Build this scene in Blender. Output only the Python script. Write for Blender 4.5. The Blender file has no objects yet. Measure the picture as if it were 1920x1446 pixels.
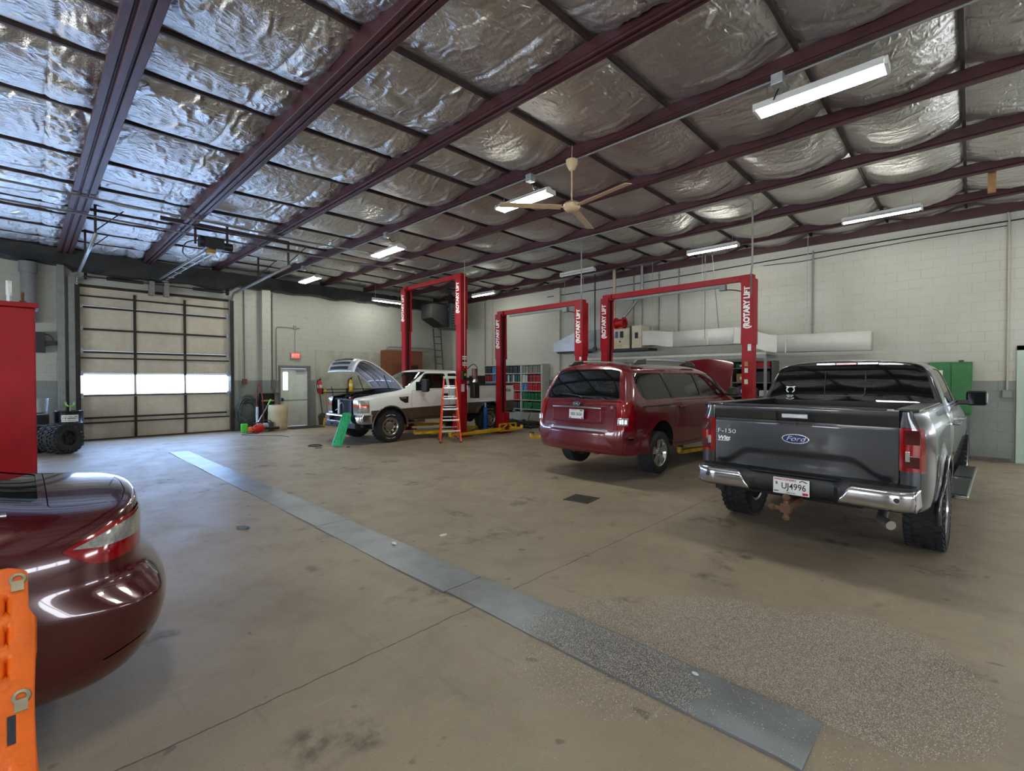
import bpy, bmesh, math, random
from mathutils import Vector, Matrix
random.seed(7)
scene = bpy.context.scene
COL = scene.collection
PI = math.pi
R = math.radians

# ------------------------------------------------------------------ camera
H_CAM = 1.68
cam_d = bpy.data.cameras.new('camera')
cam_d.sensor_fit = 'HORIZONTAL'
cam_d.sensor_width = 36.0
cam_d.lens = 36.0 * 887.0 / 1920.0
cam_d.clip_start = 0.05
cam_d.clip_end = 200
cam = bpy.data.objects.new('camera', cam_d)
COL.objects.link(cam)
cam.location = (0, 0, H_CAM)
cam.rotation_euler = (R(90 - 0.8), 0, R(-45.9))
scene.camera = cam

# ------------------------------------------------------------------ world, exposure
world = bpy.data.worlds.new('world')
scene.world = world
world.use_nodes = True
wbg = world.node_tree.nodes['Background']
wbg.inputs[0].default_value = (0.55, 0.72, 1.0, 1)
wbg.inputs[1].default_value = 1.0
scene.view_settings.view_transform = 'Standard'
scene.view_settings.look = 'None'
scene.view_settings.gamma = 1.0
scene.view_settings.use_curve_mapping = False
scene.view_settings.exposure = 0.8
TUBE_POWER = 70.0       # emission of the fluorescent tubes
SKY_POWER = 14.0        # daylight seen through the door windows
scene.cycles.max_bounces = 7
scene.cycles.diffuse_bounces = 4
scene.cycles.glossy_bounces = 4
scene.cycles.transmission_bounces = 4
scene.cycles.transparent_max_bounces = 6
scene.cycles.sample_clamp_indirect = 6.0
scene.cycles.adaptive_threshold = 0.02
scene.cycles.caustics_reflective = False
scene.cycles.caustics_refractive = False

# ------------------------------------------------------------------ helpers
def srgb(h):
    if isinstance(h, str):
        h = h.lstrip('#')
        c = [int(h[i:i + 2], 16) / 255 for i in (0, 2, 4)]
    else:
        c = [v / 255 for v in h]
    return tuple((v / 12.92 if v <= 0.04045 else ((v + 0.055) / 1.055) ** 2.4) for v in c) + (1.0,)

class NT:
    """tiny node-tree helper"""
    def __init__(s, m):
        s.t = m.node_tree; s.n = s.t.nodes; s.l = s.t.links
    def add(s, typ, **kw):
        n = s.n.new(typ)
        for k, v in kw.items():
            if k == 'inp':
                for kk, vv in v.items():
                    if hasattr(vv, 'is_output'): s.l.new(vv, n.inputs[kk])
                    else: n.inputs[kk].default_value = vv
            else: setattr(n, k, v)
        return n
    def ramp(s, fac, stops):
        n = s.n.new('ShaderNodeValToRGB'); s.l.new(fac, n.inputs[0])
        e = n.color_ramp.elements
        while len(e) < len(stops): e.new(0.5)
        for el, (p, c) in zip(e, stops):
            el.position = p; el.color = c if len(c) == 4 else tuple(c) + (1,)
        return n.outputs[0]
    def mix(s, fac, a, b, mode='MIX'):
        n = s.n.new('ShaderNodeMix'); n.data_type = 'RGBA'; n.blend_type = mode
        for i, v in ((0, fac), (6, a), (7, b)):
            if hasattr(v, 'is_output'): s.l.new(v, n.inputs[i])
            else: n.inputs[i].default_value = v
        return n.outputs[2]
    def math(s, op, a, b=0.0, c=0.0):
        n = s.n.new('ShaderNodeMath'); n.operation = op
        for i, v in enumerate((a, b, c)):
            if hasattr(v, 'is_output'): s.l.new(v, n.inputs[i])
            else: n.inputs[i].default_value = v
        return n.outputs[0]
    def noise(s, vec, scale, detail=4, rough=0.6, dist=0.0):
        n = s.add('ShaderNodeTexNoise', inp={'Scale': scale, 'Detail': detail, 'Roughness': rough, 'Distortion': dist})
        if vec is not None: s.l.new(vec, n.inputs['Vector'])
        return n.outputs[0]
    def mapping(s, vec, scale=(1, 1, 1), rot=(0, 0, 0), loc=(0, 0, 0)):
        n = s.add('ShaderNodeMapping', inp={'Scale': scale, 'Rotation': rot, 'Location': loc}); s.l.new(vec, n.inputs[0])
        return n.outputs[0]
    def bump(s, h, strength=0.3, dist=0.02):
        n = s.add('ShaderNodeBump', inp={'Strength': strength, 'Distance': dist, 'Height': h}); return n.outputs[0]

MATS = {}
def mat(name, color=(128, 128, 128), rough=0.5, metal=0.0, var=0.0, vscale=8.0, bump=0.0, bscale=40.0, coat=0.0, spec=0.5, emit=0.0, dirt=None, dirt_amt=0.5, dscale=2.5):
    """principled material with procedural colour variation, optional bump and dirt"""
    if name in MATS: return MATS[name]
    m = bpy.data.materials.new(name); m.use_nodes = True
    t = NT(m); b = t.n['Principled BSDF']
    c = srgb(color)
    b.inputs['Base Color'].default_value = c
    b.inputs['Roughness'].default_value = rough
    b.inputs['Metallic'].default_value = metal
    b.inputs['Coat Weight'].default_value = coat
    b.inputs['Coat Roughness'].default_value = 0.04
    b.inputs['Specular IOR Level'].default_value = spec
    geo = t.add('ShaderNodeTexCoord').outputs['Object']
    col = None
    if var > 0:
        n = t.noise(geo, vscale)
        lo = tuple(x * (1 - var) for x in c[:3]) + (1,); hi = tuple(min(1, x * (1 + var)) for x in c[:3]) + (1,)
        col = t.ramp(n, [(0.3, lo), (0.7, hi)])
    if dirt is not None:
        n = t.noise(geo, dscale, 6, 0.7)
        f = t.ramp(n, [(0.45, (0, 0, 0, 1)), (0.72, (dirt_amt,) * 3 + (1,))])
        col = t.mix(f, col if col is not None else c, srgb(dirt))
    if col is not None: t.l.new(col, b.inputs['Base Color'])
    if bump > 0:
        t.l.new(t.bump(t.noise(geo, bscale, 5), bump), b.inputs['Normal'])
    if emit > 0:
        b.inputs['Emission Color'].default_value = c; b.inputs['Emission Strength'].default_value = emit
    MATS[name] = m
    return m

def glass_mat(name, tint=(40, 44, 44), clear=0.35, rough=0.02):
    """window glass: part tinted see-through, part mirror by fresnel"""
    if name in MATS: return MATS[name]
    m = bpy.data.materials.new(name); m.use_nodes = True
    t = NT(m); t.n.remove(t.n['Principled BSDF']); out = t.n['Material Output']
    c = srgb(tint)
    tr = t.add('ShaderNodeBsdfTransparent', inp={'Color': c})
    df = t.add('ShaderNodeBsdfDiffuse', inp={'Color': (0.006, 0.007, 0.007, 1)})
    gl = t.add('ShaderNodeBsdfGlossy', inp={'Color': (1, 1, 1, 1), 'Roughness': rough})
    fr = t.add('ShaderNodeFresnel', inp={'IOR': 1.5})
    mx = t.add('ShaderNodeMixShader', inp={0: 1 - clear}); t.l.new(tr.outputs[0], mx.inputs[1]); t.l.new(df.outputs[0], mx.inputs[2])
    m2 = t.add('ShaderNodeMixShader'); t.l.new(fr.outputs[0], m2.inputs[0]); t.l.new(mx.outputs[0], m2.inputs[1]); t.l.new(gl.outputs[0], m2.inputs[2])
    t.l.new(m2.outputs[0], out.inputs[0])
    MATS[name] = m
    return m

class MB:
    """collects shapes into one mesh"""
    def __init__(s): s.v = []; s.f = []; s.M = Matrix()
    def add(s, vs, fs):
        o = len(s.v); s.v += [s.M @ Vector(v) for v in vs]; s.f += [tuple(i + o for i in f) for f in fs]; return s
    def box(s, c, d, rot=None, taper=1.0):
        x, y, z = (k / 2 for k in d)
        p = [(-x, -y, -z), (x, -y, -z), (x, y, -z), (-x, y, -z), (-x * taper, -y * taper, z), (x * taper, -y * taper, z), (x * taper, y * taper, z), (-x * taper, y * taper, z)]
        if rot is not None:
            q = rot if isinstance(rot, Matrix) else (Matrix.Rotation(rot[2], 3, 'Z') @ Matrix.Rotation(rot[1], 3, 'Y') @ Matrix.Rotation(rot[0], 3, 'X'))
            p = [q @ Vector(v) for v in p]
        p = [Vector(v) + Vector(c) for v in p]
        return s.add(p, [(0, 3, 2, 1), (4, 5, 6, 7), (0, 1, 5, 4), (1, 2, 6, 5), (2, 3, 7, 6), (3, 0, 4, 7)])
    def bb(s, a, b):
        return s.box([(a[i] + b[i]) / 2 for i in range(3)], [abs(b[i] - a[i]) for i in range(3)])
    def bar(s, p, q, w, h, up=(0, 0, 1)):
        p, q = Vector(p), Vector(q); d = q - p; L = d.length; d.normalize()
        u = Vector(up); r = d.cross(u)
        if r.length < 1e-4: r = d.cross(Vector((1, 0, 0)))
        r.normalize(); u = r.cross(d)
        m = Matrix((d, r, u)).transposed()
        return s.box((p + q) / 2, (L, w, h), m)
    def cyl(s, p, q, r, n=16, r2=None, cap=True):
        p, q = Vector(p), Vector(q); r2 = r if r2 is None else r2
        d = (q - p).normalized(); a = d.orthogonal().normalized(); b = d.cross(a)
        vs = []
        for k in range(n):
            t = 2 * PI * k / n; o = a * math.cos(t) + b * math.sin(t)
            vs += [p + o * r, q + o * r2]
        fs = [(2 * k, 2 * ((k + 1) % n), 2 * ((k + 1) % n) + 1, 2 * k + 1) for k in range(n)]
        if cap: fs += [tuple(2 * k for k in reversed(range(n))), tuple(2 * k + 1 for k in range(n))]
        return s.add(vs, fs)
    def lathe(s, prof, n=32, o=(0, 0, 0), ax='Z', cap=False):
        """prof: (radius, height) pairs around axis ax through o"""
        vs = []; m = len(prof)
        for k in range(n):
            t = 2 * PI * k / n; c, d = math.cos(t), math.sin(t)
            for r, h in prof:
                p = (r * c, r * d, h) if ax == 'Z' else ((h, r * c, r * d) if ax == 'X' else (r * d, h, r * c))
                vs.append(Vector(p) + Vector(o))
        fs = [(k * m + j, ((k + 1) % n) * m + j, ((k + 1) % n) * m + j + 1, k * m + j + 1) for k in range(n) for j in range(m - 1)]
        if cap: fs += [tuple(k * m for k in reversed(range(n))), tuple(k * m + m - 1 for k in range(n))]
        return s.add(vs, fs)
    def tube(s, pts, r, n=8, close=False):
        pts = [Vector(p) for p in pts]; N = len(pts); vs = []
        prev = None
        for i, p in enumerate(pts):
            if close: d = pts[(i + 1) % N] - pts[i - 1]
            else: d = pts[min(i + 1, N - 1)] - pts[max(i - 1, 0)]
            d.normalize()
            if prev is None: a = d.orthogonal().normalized()
            else:
                a = prev - d * prev.dot(d)
                a = a.normalized() if a.length > 1e-5 else d.orthogonal().normalized()
            prev = a; b = d.cross(a); rr = r[i] if isinstance(r, (list, tuple)) else r
            vs += [p + (a * math.cos(2 * PI * k / n) + b * math.sin(2 * PI * k / n)) * rr for k in range(n)]
        fs = []
        for i in range(N if close else N - 1):
            j = (i + 1) % N
            fs += [(i * n + k, i * n + (k + 1) % n, j * n + (k + 1) % n, j * n + k) for k in range(n)]
        if not close: fs += [tuple(reversed(range(n))), tuple((N - 1) * n + k for k in range(n))]
        return s.add(vs, fs)
    def prism(s, poly, ax, lo, hi):
        """extrude 2-D polygon along axis ax; poly in the other two axes (cyclic order)"""
        def p3(u, v, w): return {'X': (w, u, v), 'Y': (u, w, v), 'Z': (u, v, w)}[ax]
        n = len(poly)
        vs = [p3(u, v, lo) for u, v in poly] + [p3(u, v, hi) for u, v in poly]
        fs = [tuple(reversed(range(n))), tuple(range(n, 2 * n))] + [(k, (k + 1) % n, n + (k + 1) % n, n + k) for k in range(n)]
        return s.add(vs, fs)
    def grid(s, fn, nu, nv, u0=0, u1=1, v0=0, v1=1):
        vs = [fn(u0 + (u1 - u0) * i / nu, v0 + (v1 - v0) * j / nv) for i in range(nu + 1) for j in range(nv + 1)]
        w = nv + 1
        return s.add(vs, [(i * w + j, (i + 1) * w + j, (i + 1) * w + j + 1, i * w + j + 1) for i in range(nu) for j in range(nv)])
    def sphere(s, c, r, n=14, sc=(1, 1, 1)):
        pr = [(max(1e-4, r * math.sin(PI * k / (n // 2 * 1.0))), -r * math.cos(PI * k / (n // 2))) for k in range(n // 2 + 1)]
        vs = []; o = len(s.v); s.lathe(pr, n)
        for i in range(o, len(s.v)):
            v = s.M.inverted() @ s.v[i]; s.v[i] = s.M @ (Vector((v[0] * sc[0], v[1] * sc[1], v[2] * sc[2])) + Vector(c))
        return s
    def build(s, name, material, parent=None, smooth=None, bevel=0.0, bseg=2, solid=0.0):
        me = bpy.data.meshes.new(name); me.from_pydata([tuple(v) for v in s.v], [], s.f)
        bm = bmesh.new(); bm.from_mesh(me); bmesh.ops.remove_doubles(bm, verts=bm.verts, dist=1e-5)
        bmesh.ops.recalc_face_normals(bm, faces=bm.faces)
        return finish(bm, name, material, parent, smooth, bevel, bseg, solid)

def finish(bm, name, material, parent=None, smooth=None, bevel=0.0, bseg=2, solid=0.0):
    me = bpy.data.meshes.new(name); bm.to_mesh(me); bm.free()
    o = bpy.data.objects.new(name, me); COL.objects.link(o)
    if isinstance(material, (list, tuple)):
        for m in material: me.materials.append(m)
    else: me.materials.append(material)
    if parent is not None: o.parent = parent
    if solid:
        md = o.modifiers.new('solid', 'SOLIDIFY'); md.thickness = solid; md.offset = -1
    if bevel:
        md = o.modifiers.new('bevel', 'BEVEL'); md.width = bevel; md.segments = bseg; md.limit_method = 'ANGLE'; md.angle_limit = R(40)
    if smooth is not None:
        for p in me.polygons: p.use_smooth = True
        a = me.attributes.get('sharp_edge') or me.attributes.new('sharp_edge', 'BOOLEAN', 'EDGE')
        bm = bmesh.new(); bm.from_mesh(me)
        bm.edges.ensure_lookup_table()
        vals = [(len(e.link_faces) == 2 and e.calc_face_angle(0) > R(smooth)) for e in bm.edges]
        bm.free()
        a.data.foreach_set('value', vals)
    return o

def tag(o, label=None, cat=None, group=None, kind=None):
    if label: o['label'] = label
    if cat: o['category'] = cat
    if group: o['group'] = group
    if kind: o['kind'] = kind
    return o

def thing(name, label, cat, loc=(0, 0, 0), rz=0.0, group=None):
    o = bpy.data.objects.new(name, None); COL.objects.link(o)
    o.empty_display_size = 0.1; o.location = loc; o.rotation_euler = (0, 0, rz)
    return tag(o, label, cat, group)

def struct(o): o['kind'] = 'structure'; return o

def copy_thing(root, loc, rz=None, label=None, group=None):
    def rec(o, par):
        c = o.copy(); COL.objects.link(c)
        if par is not None: c.parent = par
        for ch in o.children: rec(ch, c)
        return c
    r = rec(root, None); r.location = loc
    if rz is not None: r.rotation_euler = (0, 0, rz)
    if label: r['label'] = label
    if group: r['group'] = group
    return r

def text(name, s, size, material, parent, org, xd, yd, sx=1.0, bold=0.0, depth=0.004, align='CENTER', shear=0.0, spacing=1.0):
    """flat raised lettering: org = anchor, xd = reading direction, yd = up"""
    cu = bpy.data.curves.new(name, 'FONT'); cu.body = s; cu.size = size; cu.align_x = align; cu.align_y = 'CENTER'
    cu.extrude = depth; cu.offset = bold; cu.shear = shear; cu.space_character = spacing; cu.resolution_u = 4
    tmp = bpy.data.objects.new(name, cu); COL.objects.link(tmp)
    bpy.context.view_layer.update()
    me = bpy.data.meshes.new_from_object(tmp.evaluated_get(bpy.context.evaluated_depsgraph_get()))
    bpy.data.objects.remove(tmp); bpy.data.curves.remove(cu)
    X = Vector(xd).normalized(); Y = Vector(yd); Y = (Y - X * Y.dot(X)).normalized(); Z = X.cross(Y)
    m = Matrix((X * sx, Y, Z)).transposed().to_4x4(); m.translation = Vector(org)
    me.transform(m)
    o = bpy.data.objects.new(name, me); COL.objects.link(o); me.materials.clear(); me.materials.append(material)
    o.parent = parent
    return o

def arc(c, r, a0, a1, n, plane='XZ', y=0.0):
    out = []
    for k in range(n + 1):
        t = a0 + (a1 - a0) * k / n; u, v = c[0] + r * math.cos(t), c[1] + r * math.sin(t)
        out.append({'XZ': (u, y, v), 'YZ': (y, u, v), 'XY': (u, v, y)}[plane])
    return out
def smooth01(t): t = max(0.0, min(1.0, t)); return t * t * (3 - 2 * t)
def catmull(pts, n=8):
    pts = [Vector(p) for p in pts]; out = []
    for i in range(len(pts) - 1):
        p0, p1, p2, p3 = pts[max(i - 1, 0)], pts[i], pts[i + 1], pts[min(i + 2, len(pts) - 1)]
        for k in range(n):
            t = k / n
            out.append(0.5 * ((2 * p1) + (p2 - p0) * t + (2 * p0 - 5 * p1 + 4 * p2 - p3) * t * t + (3 * p1 - p0 - 3 * p2 + p3) * t ** 3))
    return out + [pts[-1]]
from mathutils import noise as mnoise
# ------------------------------------------------------------------ materials
MAROON = mat('maroon_steel', (64, 28, 31), 0.5, var=0.25, vscale=3, bump=0.15, bscale=30)
STRAP = mat('dark_strap', (52, 38, 38), 0.6, var=0.2)
BLACK = mat('black_plastic', (22, 22, 23), 0.45, var=0.2)
RUBBER = mat('tyre_rubber', (27, 27, 28), 0.75, var=0.25, vscale=14, bump=0.2, bscale=60)
DARK = mat('dark_cavity', (10, 10, 11), 0.8, var=0.1)
GREYP = mat('grey_paint', (128, 130, 128), 0.5, var=0.12)
STEEL = mat('bright_steel', (190, 190, 188), 0.3, 0.9, var=0.1)
GALV = mat('galvanised', (165, 168, 168), 0.42, 0.7, var=0.15, vscale=20)
CHROME = mat('chrome', (200, 201, 204), 0.13, 1.0, var=0.04)
ALU = mat('alloy', (190, 190, 188), 0.25, 0.95, var=0.08)
WHITE = mat('white_plastic', (225, 225, 220), 0.5, var=0.05)
LETTER = mat('white_lettering', (240, 238, 232), 0.5, var=0.03)
REDLIFT = mat('lift_red', (152, 8, 24), 0.45, var=0.12, vscale=3, spec=0.3, dirt=(90, 12, 18), dirt_amt=0.25)
YELLOW = mat('yellow_paint', (222, 180, 20), 0.45, var=0.1, dirt=(70, 55, 25), dirt_amt=0.75, dscale=6)
BLUE = mat('blue_paint', (22, 82, 150), 0.45, var=0.15)
ORANGE = mat('orange_ladder', (226, 78, 30), 0.45, var=0.1)
ORANGEP = mat('orange_plastic', (236, 106, 12), 0.42, var=0.08, bump=0.12, bscale=160, dirt=(150, 60, 8), dirt_amt=0.5, dscale=5)
GREENP = mat('green_plastic', (28, 156, 88), 0.4, var=0.1)
BROWNCAB = mat('brown_metal', (112, 66, 40), 0.55, var=0.12)
CREAM = mat('cream_metal', (206, 196, 164), 0.5, var=0.08, dirt=(140, 120, 90), dirt_amt=0.4)
DUCT = mat('duct_white', (208, 208, 200), 0.5, 0.0, var=0.03, dirt=(160, 130, 90), dirt_amt=0.10)
RED = mat('red_plastic', (190, 26, 28), 0.4, var=0.1)
GREENCAB = mat('green_steel', (20, 100, 36), 0.4, var=0.15)
CARD = mat('cardboard', (170, 132, 88), 0.8, var=0.12)
IRON = mat('rusty_iron', (96, 66, 44), 0.75, var=0.35, vscale=25, bump=0.3)
HOSE = mat('hose_rubber', (66, 76, 76), 0.55, var=0.3)
EXITRED = mat('exit_face', (230, 90, 80), 0.5, emit=0.5)

def tube_mat():
    m = bpy.data.materials.new('lit_tube'); m.use_nodes = True; t = NT(m); t.n.remove(t.n['Principled BSDF'])
    e = t.add('ShaderNodeEmission', inp={'Color': (0.985, 0.99, 0.90, 1), 'Strength': TUBE_POWER})
    t.l.new(e.outputs[0], t.n['Material Output'].inputs[0]); return m
LIT = tube_mat()
def sky_mat(name, col, k):
    m = bpy.data.materials.new(name); m.use_nodes = True; t = NT(m); t.n.remove(t.n['Principled BSDF'])
    e = t.add('ShaderNodeEmission', inp={'Color': col, 'Strength': SKY_POWER * k})
    t.l.new(e.outputs[0], t.n['Material Output'].inputs[0]); return m
PANE = sky_mat('daylit_pane', (0.84, 0.91, 1.0, 1), 0.9)
PANE_BLUE = sky_mat('blue_sky_pane', (0.36, 0.57, 1.0, 1), 1.4)

def floor_mat():
    m = bpy.data.materials.new('concrete_floor'); m.use_nodes = True; t = NT(m); b = t.n['Principled BSDF']
    co = t.add('ShaderNodeTexCoord').outputs['Object']
    big = t.noise(co, 0.35, 5, 0.65); med = t.noise(co, 2.2, 6, 0.7, 0.6); fine = t.noise(co, 45, 4, 0.7)
    base = t.ramp(big, [(0.3, srgb((146, 131, 111))), (0.7, srgb((170, 155, 134)))])
    base = t.mix(t.ramp(med, [(0.5, (0, 0, 0, 1)), (0.75, (0.35,) * 3 + (1,))]), base, srgb((118, 108, 92)))
    base = t.mix(t.math('MULTIPLY', fine, 0.18), base, srgb((104, 98, 90)))
    # oil spots
    sp = t.noise(co, 1.5, 3, 0.5, 0.3); sp2 = t.noise(co, 7, 4, 0.6)
    f = t.math('MULTIPLY', t.ramp(sp, [(0.60, (0, 0, 0, 1)), (0.68, (1, 1, 1, 1))]), t.ramp(sp2, [(0.42, (0, 0, 0, 1)), (0.6, (0.75,) * 3 + (1,))]))
    base = t.mix(f, base, srgb((66, 60, 54)))
    # small dark drips and tyre scuffs
    dr = t.noise(co, 5.5, 2, 0.5, 0.2)
    base = t.mix(t.math('MULTIPLY', t.ramp(dr, [(0.70, (0, 0, 0, 1)), (0.74, (1, 1, 1, 1))]), 0.55), base, srgb((74, 66, 58)))
    sk = t.noise(t.mapping(co, (7, 0.7, 1), (0, 0, 0.9)), 1.3, 4, 0.6)
    base = t.mix(t.ramp(sk, [(0.60, (0, 0, 0, 1)), (0.75, (0.3,) * 3 + (1,))]), base, srgb((96, 88, 78)))
    grit = t.noise(co, 70, 2, 0.5)
    base = t.mix(t.math('MULTIPLY', t.ramp(grit, [(0.62, (0, 0, 0, 1)), (0.72, (1, 1, 1, 1))]), 0.30), base, srgb((84, 76, 66)))
    base = t.mix(t.math('MULTIPLY', t.ramp(grit, [(0.26, (1, 1, 1, 1)), (0.34, (0, 0, 0, 1))]), 0.25), base, srgb((200, 192, 178)))
    pat = t.noise(co, 0.9, 6, 0.75, 0.8)
    base = t.mix(t.ramp(pat, [(0.48, (0, 0, 0, 1)), (0.70, (0.35,) * 3 + (1,))]), base, srgb((122, 108, 92)))
    # scratches along the bays
    sc = t.noise(t.mapping(co, (0.8, 9, 1), (0, 0, 0.25)), 3, 5, 0.65)
    base = t.mix(t.ramp(sc, [(0.62, (0, 0, 0, 1)), (0.72, (0.3,) * 3 + (1,))]), base, srgb((180, 174, 164)))
    # saw-cut joints
    xyz = t.add('ShaderNodeSeparateXYZ'); t.l.new(co, xyz.inputs[0])
    wob = t.math('MULTIPLY', t.math('SUBTRACT', t.noise(co, 6, 3), 0.5), 0.05)
    joint = None
    for ax, v in ((1, 2.61), (1, -2.2), (1, 7.4), (0, -3.4), (0, 8.4)):
        d = t.math('ABSOLUTE', t.math('SUBTRACT', t.math('ADD', xyz.outputs[ax], wob), v))
        j = t.math('LESS_THAN', d, 0.0055 if v == 2.61 else 0.003)
        joint = j if joint is None else t.math('MAXIMUM', joint, j)
    base = t.mix(t.math('MULTIPLY', joint, 0.75), base, srgb((58, 52, 46)))
    t.l.new(base, b.inputs['Base Color'])
    t.l.new(t.ramp(med, [(0.3, (0.42,) * 3 + (1,)), (0.7, (0.62,) * 3 + (1,))]), b.inputs['Roughness'])
    t.l.new(t.bump(t.math('ADD', t.math('MULTIPLY', fine, 0.4), med), 0.12, 0.02), b.inputs['Normal'])
    return m

def block_mat(name, horiz, upper, lower, split, dirt=0.35, top_dirt=0.0):
    """painted concrete block; horiz = axis index running along the wall"""
    m = bpy.data.materials.new(name); m.use_nodes = True; t = NT(m); b = t.n['Principled BSDF']
    co = t.add('ShaderNodeTexCoord').outputs['Object']
    xyz = t.add('ShaderNodeSeparateXYZ'); t.l.new(co, xyz.inputs[0])
    cmb = t.add('ShaderNodeCombineXYZ'); t.l.new(xyz.outputs[horiz], cmb.inputs[0]); t.l.new(xyz.outputs[2], cmb.inputs[1])
    br = t.add('ShaderNodeTexBrick', inp={'Color1': (0.9, 0.9, 0.9, 1), 'Color2': (1, 1, 1, 1), 'Mortar': (0.0, 0.0, 0.0, 1), 'Scale': 1.0, 'Mortar Size': 0.006, 'Mortar Smooth': 0.4, 'Brick Width': 0.406, 'Row Height': 0.2045})
    t.l.new(cmb.outputs[0], br.inputs['Vector'])
    n1 = t.noise(co, 0.8, 5, 0.65); n2 = t.noise(co, 5, 5, 0.7)
    z = xyz.outputs[2]
    zz = t.math('ADD', z, t.math('MULTIPLY', t.math('SUBTRACT', n2, 0.5), 0.03))
    if split > 0:
        c = t.mix(t.math('GREATER_THAN', zz, split), srgb(lower), srgb(upper))
    else: c = srgb(upper)
    c = t.mix(t.ramp(n1, [(0.35, (0, 0, 0, 1)), (0.75, (0.55,) * 3 + (1,))]), c, t.mix(1.0, c, (0.80, 0.77, 0.70, 1), 'MULTIPLY'))
    c = t.mix(t.math('MULTIPLY', t.ramp(n2, [(0.55, (0, 0, 0, 1)), (0.8, (1, 1, 1, 1))]), dirt), c, srgb((120, 110, 95)))
    # grime rising from the floor and under the eave
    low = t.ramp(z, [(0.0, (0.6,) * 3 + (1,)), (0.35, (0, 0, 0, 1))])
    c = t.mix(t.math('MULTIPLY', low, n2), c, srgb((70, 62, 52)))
    mort = t.math('SUBTRACT', 1.0, br.outputs['Fac'])
    faint = t.ramp(t.noise(co, 1.7, 3), [(0.35, (0.15,) * 3 + (1,)), (0.65, (0.6,) * 3 + (1,))])
    c = t.mix(t.math('MULTIPLY', br.outputs['Fac'], faint), c, t.mix(1.0, c, (0.62, 0.6, 0.56, 1), 'MULTIPLY'))
    t.l.new(c, b.inputs['Base Color']); b.inputs['Roughness'].default_value = 0.55
    t.l.new(t.bump(t.math('ADD', t.math('MULTIPLY', mort, 0.8), t.math('MULTIPLY', t.noise(co, 60, 3), 0.25)), 0.35, 0.012), b.inputs['Normal'])
    return m

def foil_mat():
    m = bpy.data.materials.new('foil_insulation'); m.use_nodes = True; t = NT(m); b = t.n['Principled BSDF']
    co = t.add('ShaderNodeTexCoord').outputs['Object']
    n = t.noise(co, 1.1, 5, 0.6)
    c = t.ramp(n, [(0.3, (0.60, 0.575, 0.54, 1)), (0.7, (0.76, 0.745, 0.72, 1))])
    t.l.new(c, b.inputs['Base Color'])
    b.inputs['Metallic'].default_value = 1.0
    t.l.new(t.ramp(t.noise(co, 2.3, 3), [(0.3, (0.34,) * 3 + (1,)), (0.7, (0.50,) * 3 + (1,))]), b.inputs['Roughness'])
    def ridged(vec, scale, detail, dist):
        n = t.add('ShaderNodeTexNoise', noise_type='RIDGED_MULTIFRACTAL', inp={'Scale': scale, 'Detail': detail, 'Roughness': 0.55, 'Distortion': dist}); t.l.new(vec, n.inputs['Vector']); return n.outputs[0]
    w1 = ridged(t.mapping(co, (1.6, 0.75, 1), (0, 0, 0.6)), 3.4, 5, 0.7)
    w2 = ridged(t.mapping(co, (1, 2.0, 1), (0, 0, -0.4)), 9.0, 3, 0.5)
    w3 = t.noise(co, 46, 3, 0.6)
    xyz = t.add('ShaderNodeSeparateXYZ'); t.l.new(co, xyz.inputs[0])
    near = t.ramp(t.math('MULTIPLY', xyz.outputs[0], 0.1), [(0.2, (1, 1, 1, 1)), (0.6, (0.35,) * 3 + (1,))])   # the sheet hangs smoother over the right bays
    hgt = t.math('MULTIPLY', t.math('ADD', w1, t.math('ADD', t.math('MULTIPLY', w2, 0.3), t.math('MULTIPLY', w3, 0.12))), near)
    t.l.new(t.bump(hgt, 1.0, 0.10), b.inputs['Normal'])
    return m
FOIL = foil_mat()

# ------------------------------------------------------------------ room shell
X0, X1, Y0, Y1, ZC = -7.0, 13.8, -6.5, 17.2, 5.25
struct(MB().bb((X0 - .2, Y0 - .2, -.2), (X1 + .2, Y1 + .2, 0)).build('floor', floor_mat()))
BLK_FAR = block_mat('far_block', 0, (174, 176, 166), (124, 130, 126), 1.63, 0.45)
BLK_RIGHT = block_mat('right_block', 1, (188, 187, 176), (132, 137, 133), 1.64, 0.18)
BLK_PLAIN = block_mat('pier_block', 1, (190, 187, 172), (128, 130, 126), 1.63, 0.3)

def wall_with_holes(name, axis, at, lo, hi, ztop, holes, m, thick=0.2):
    """wall as boxes around rectangular holes (a, b, zlo, zhi)"""
    mb = MB()
    def seg(a, b, z0, z1):
        if b - a < 1e-3 or z1 - z0 < 1e-3: return
        if axis == 'Y': mb.bb((a, at, z0), (b, at + thick, z1))
        else: mb.bb((at, a, z0), (at + thick, b, z1))
    cur = lo
    for a, b, z0, z1 in sorted(holes):
        seg(cur, a, 0, ztop); seg(a, b, 0, z0); seg(a, b, z1, ztop); cur = b
    seg(cur, hi, 0, ztop)
    o = mb.build(name, m); return struct(o)

GD1 = (1.03, 4.63); GD2 = (-3.45, 0.17)
ZTOP = 5.6
wall_with_holes('wall_far', 'Y', Y1, X0, X1, ZTOP, [(GD1[0], GD1[1], 0, 4.24), (GD2[0], GD2[1], 0, 3.05), (6.2, 7.15, 0, 2.08)], BLK_FAR)
wall_with_holes('wall_right', 'X', X1, Y0, Y1, ZTOP, [(-1.62, -0.70, 0, 2.3), (-5.9, -2.3, 0, 3.6)], BLK_RIGHT)
wall_with_holes('wall_left', 'X', X0 - .2, Y0, Y1, ZTOP, [(-4.5, -0.9, 0, 3.6), (3.2, 6.8, 0, 3.6), (9.0, 12.6, 0, 3.6)], BLK_PLAIN)
wall_with_holes('wall_back', 'Y', Y0 - .2, X0, X1, ZTOP, [(-4.5, -0.9, 0, 3.6), (1.5, 5.1, 0, 3.6), (7.3, 10.9, 0, 3.6)], BLK_FAR)
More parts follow.
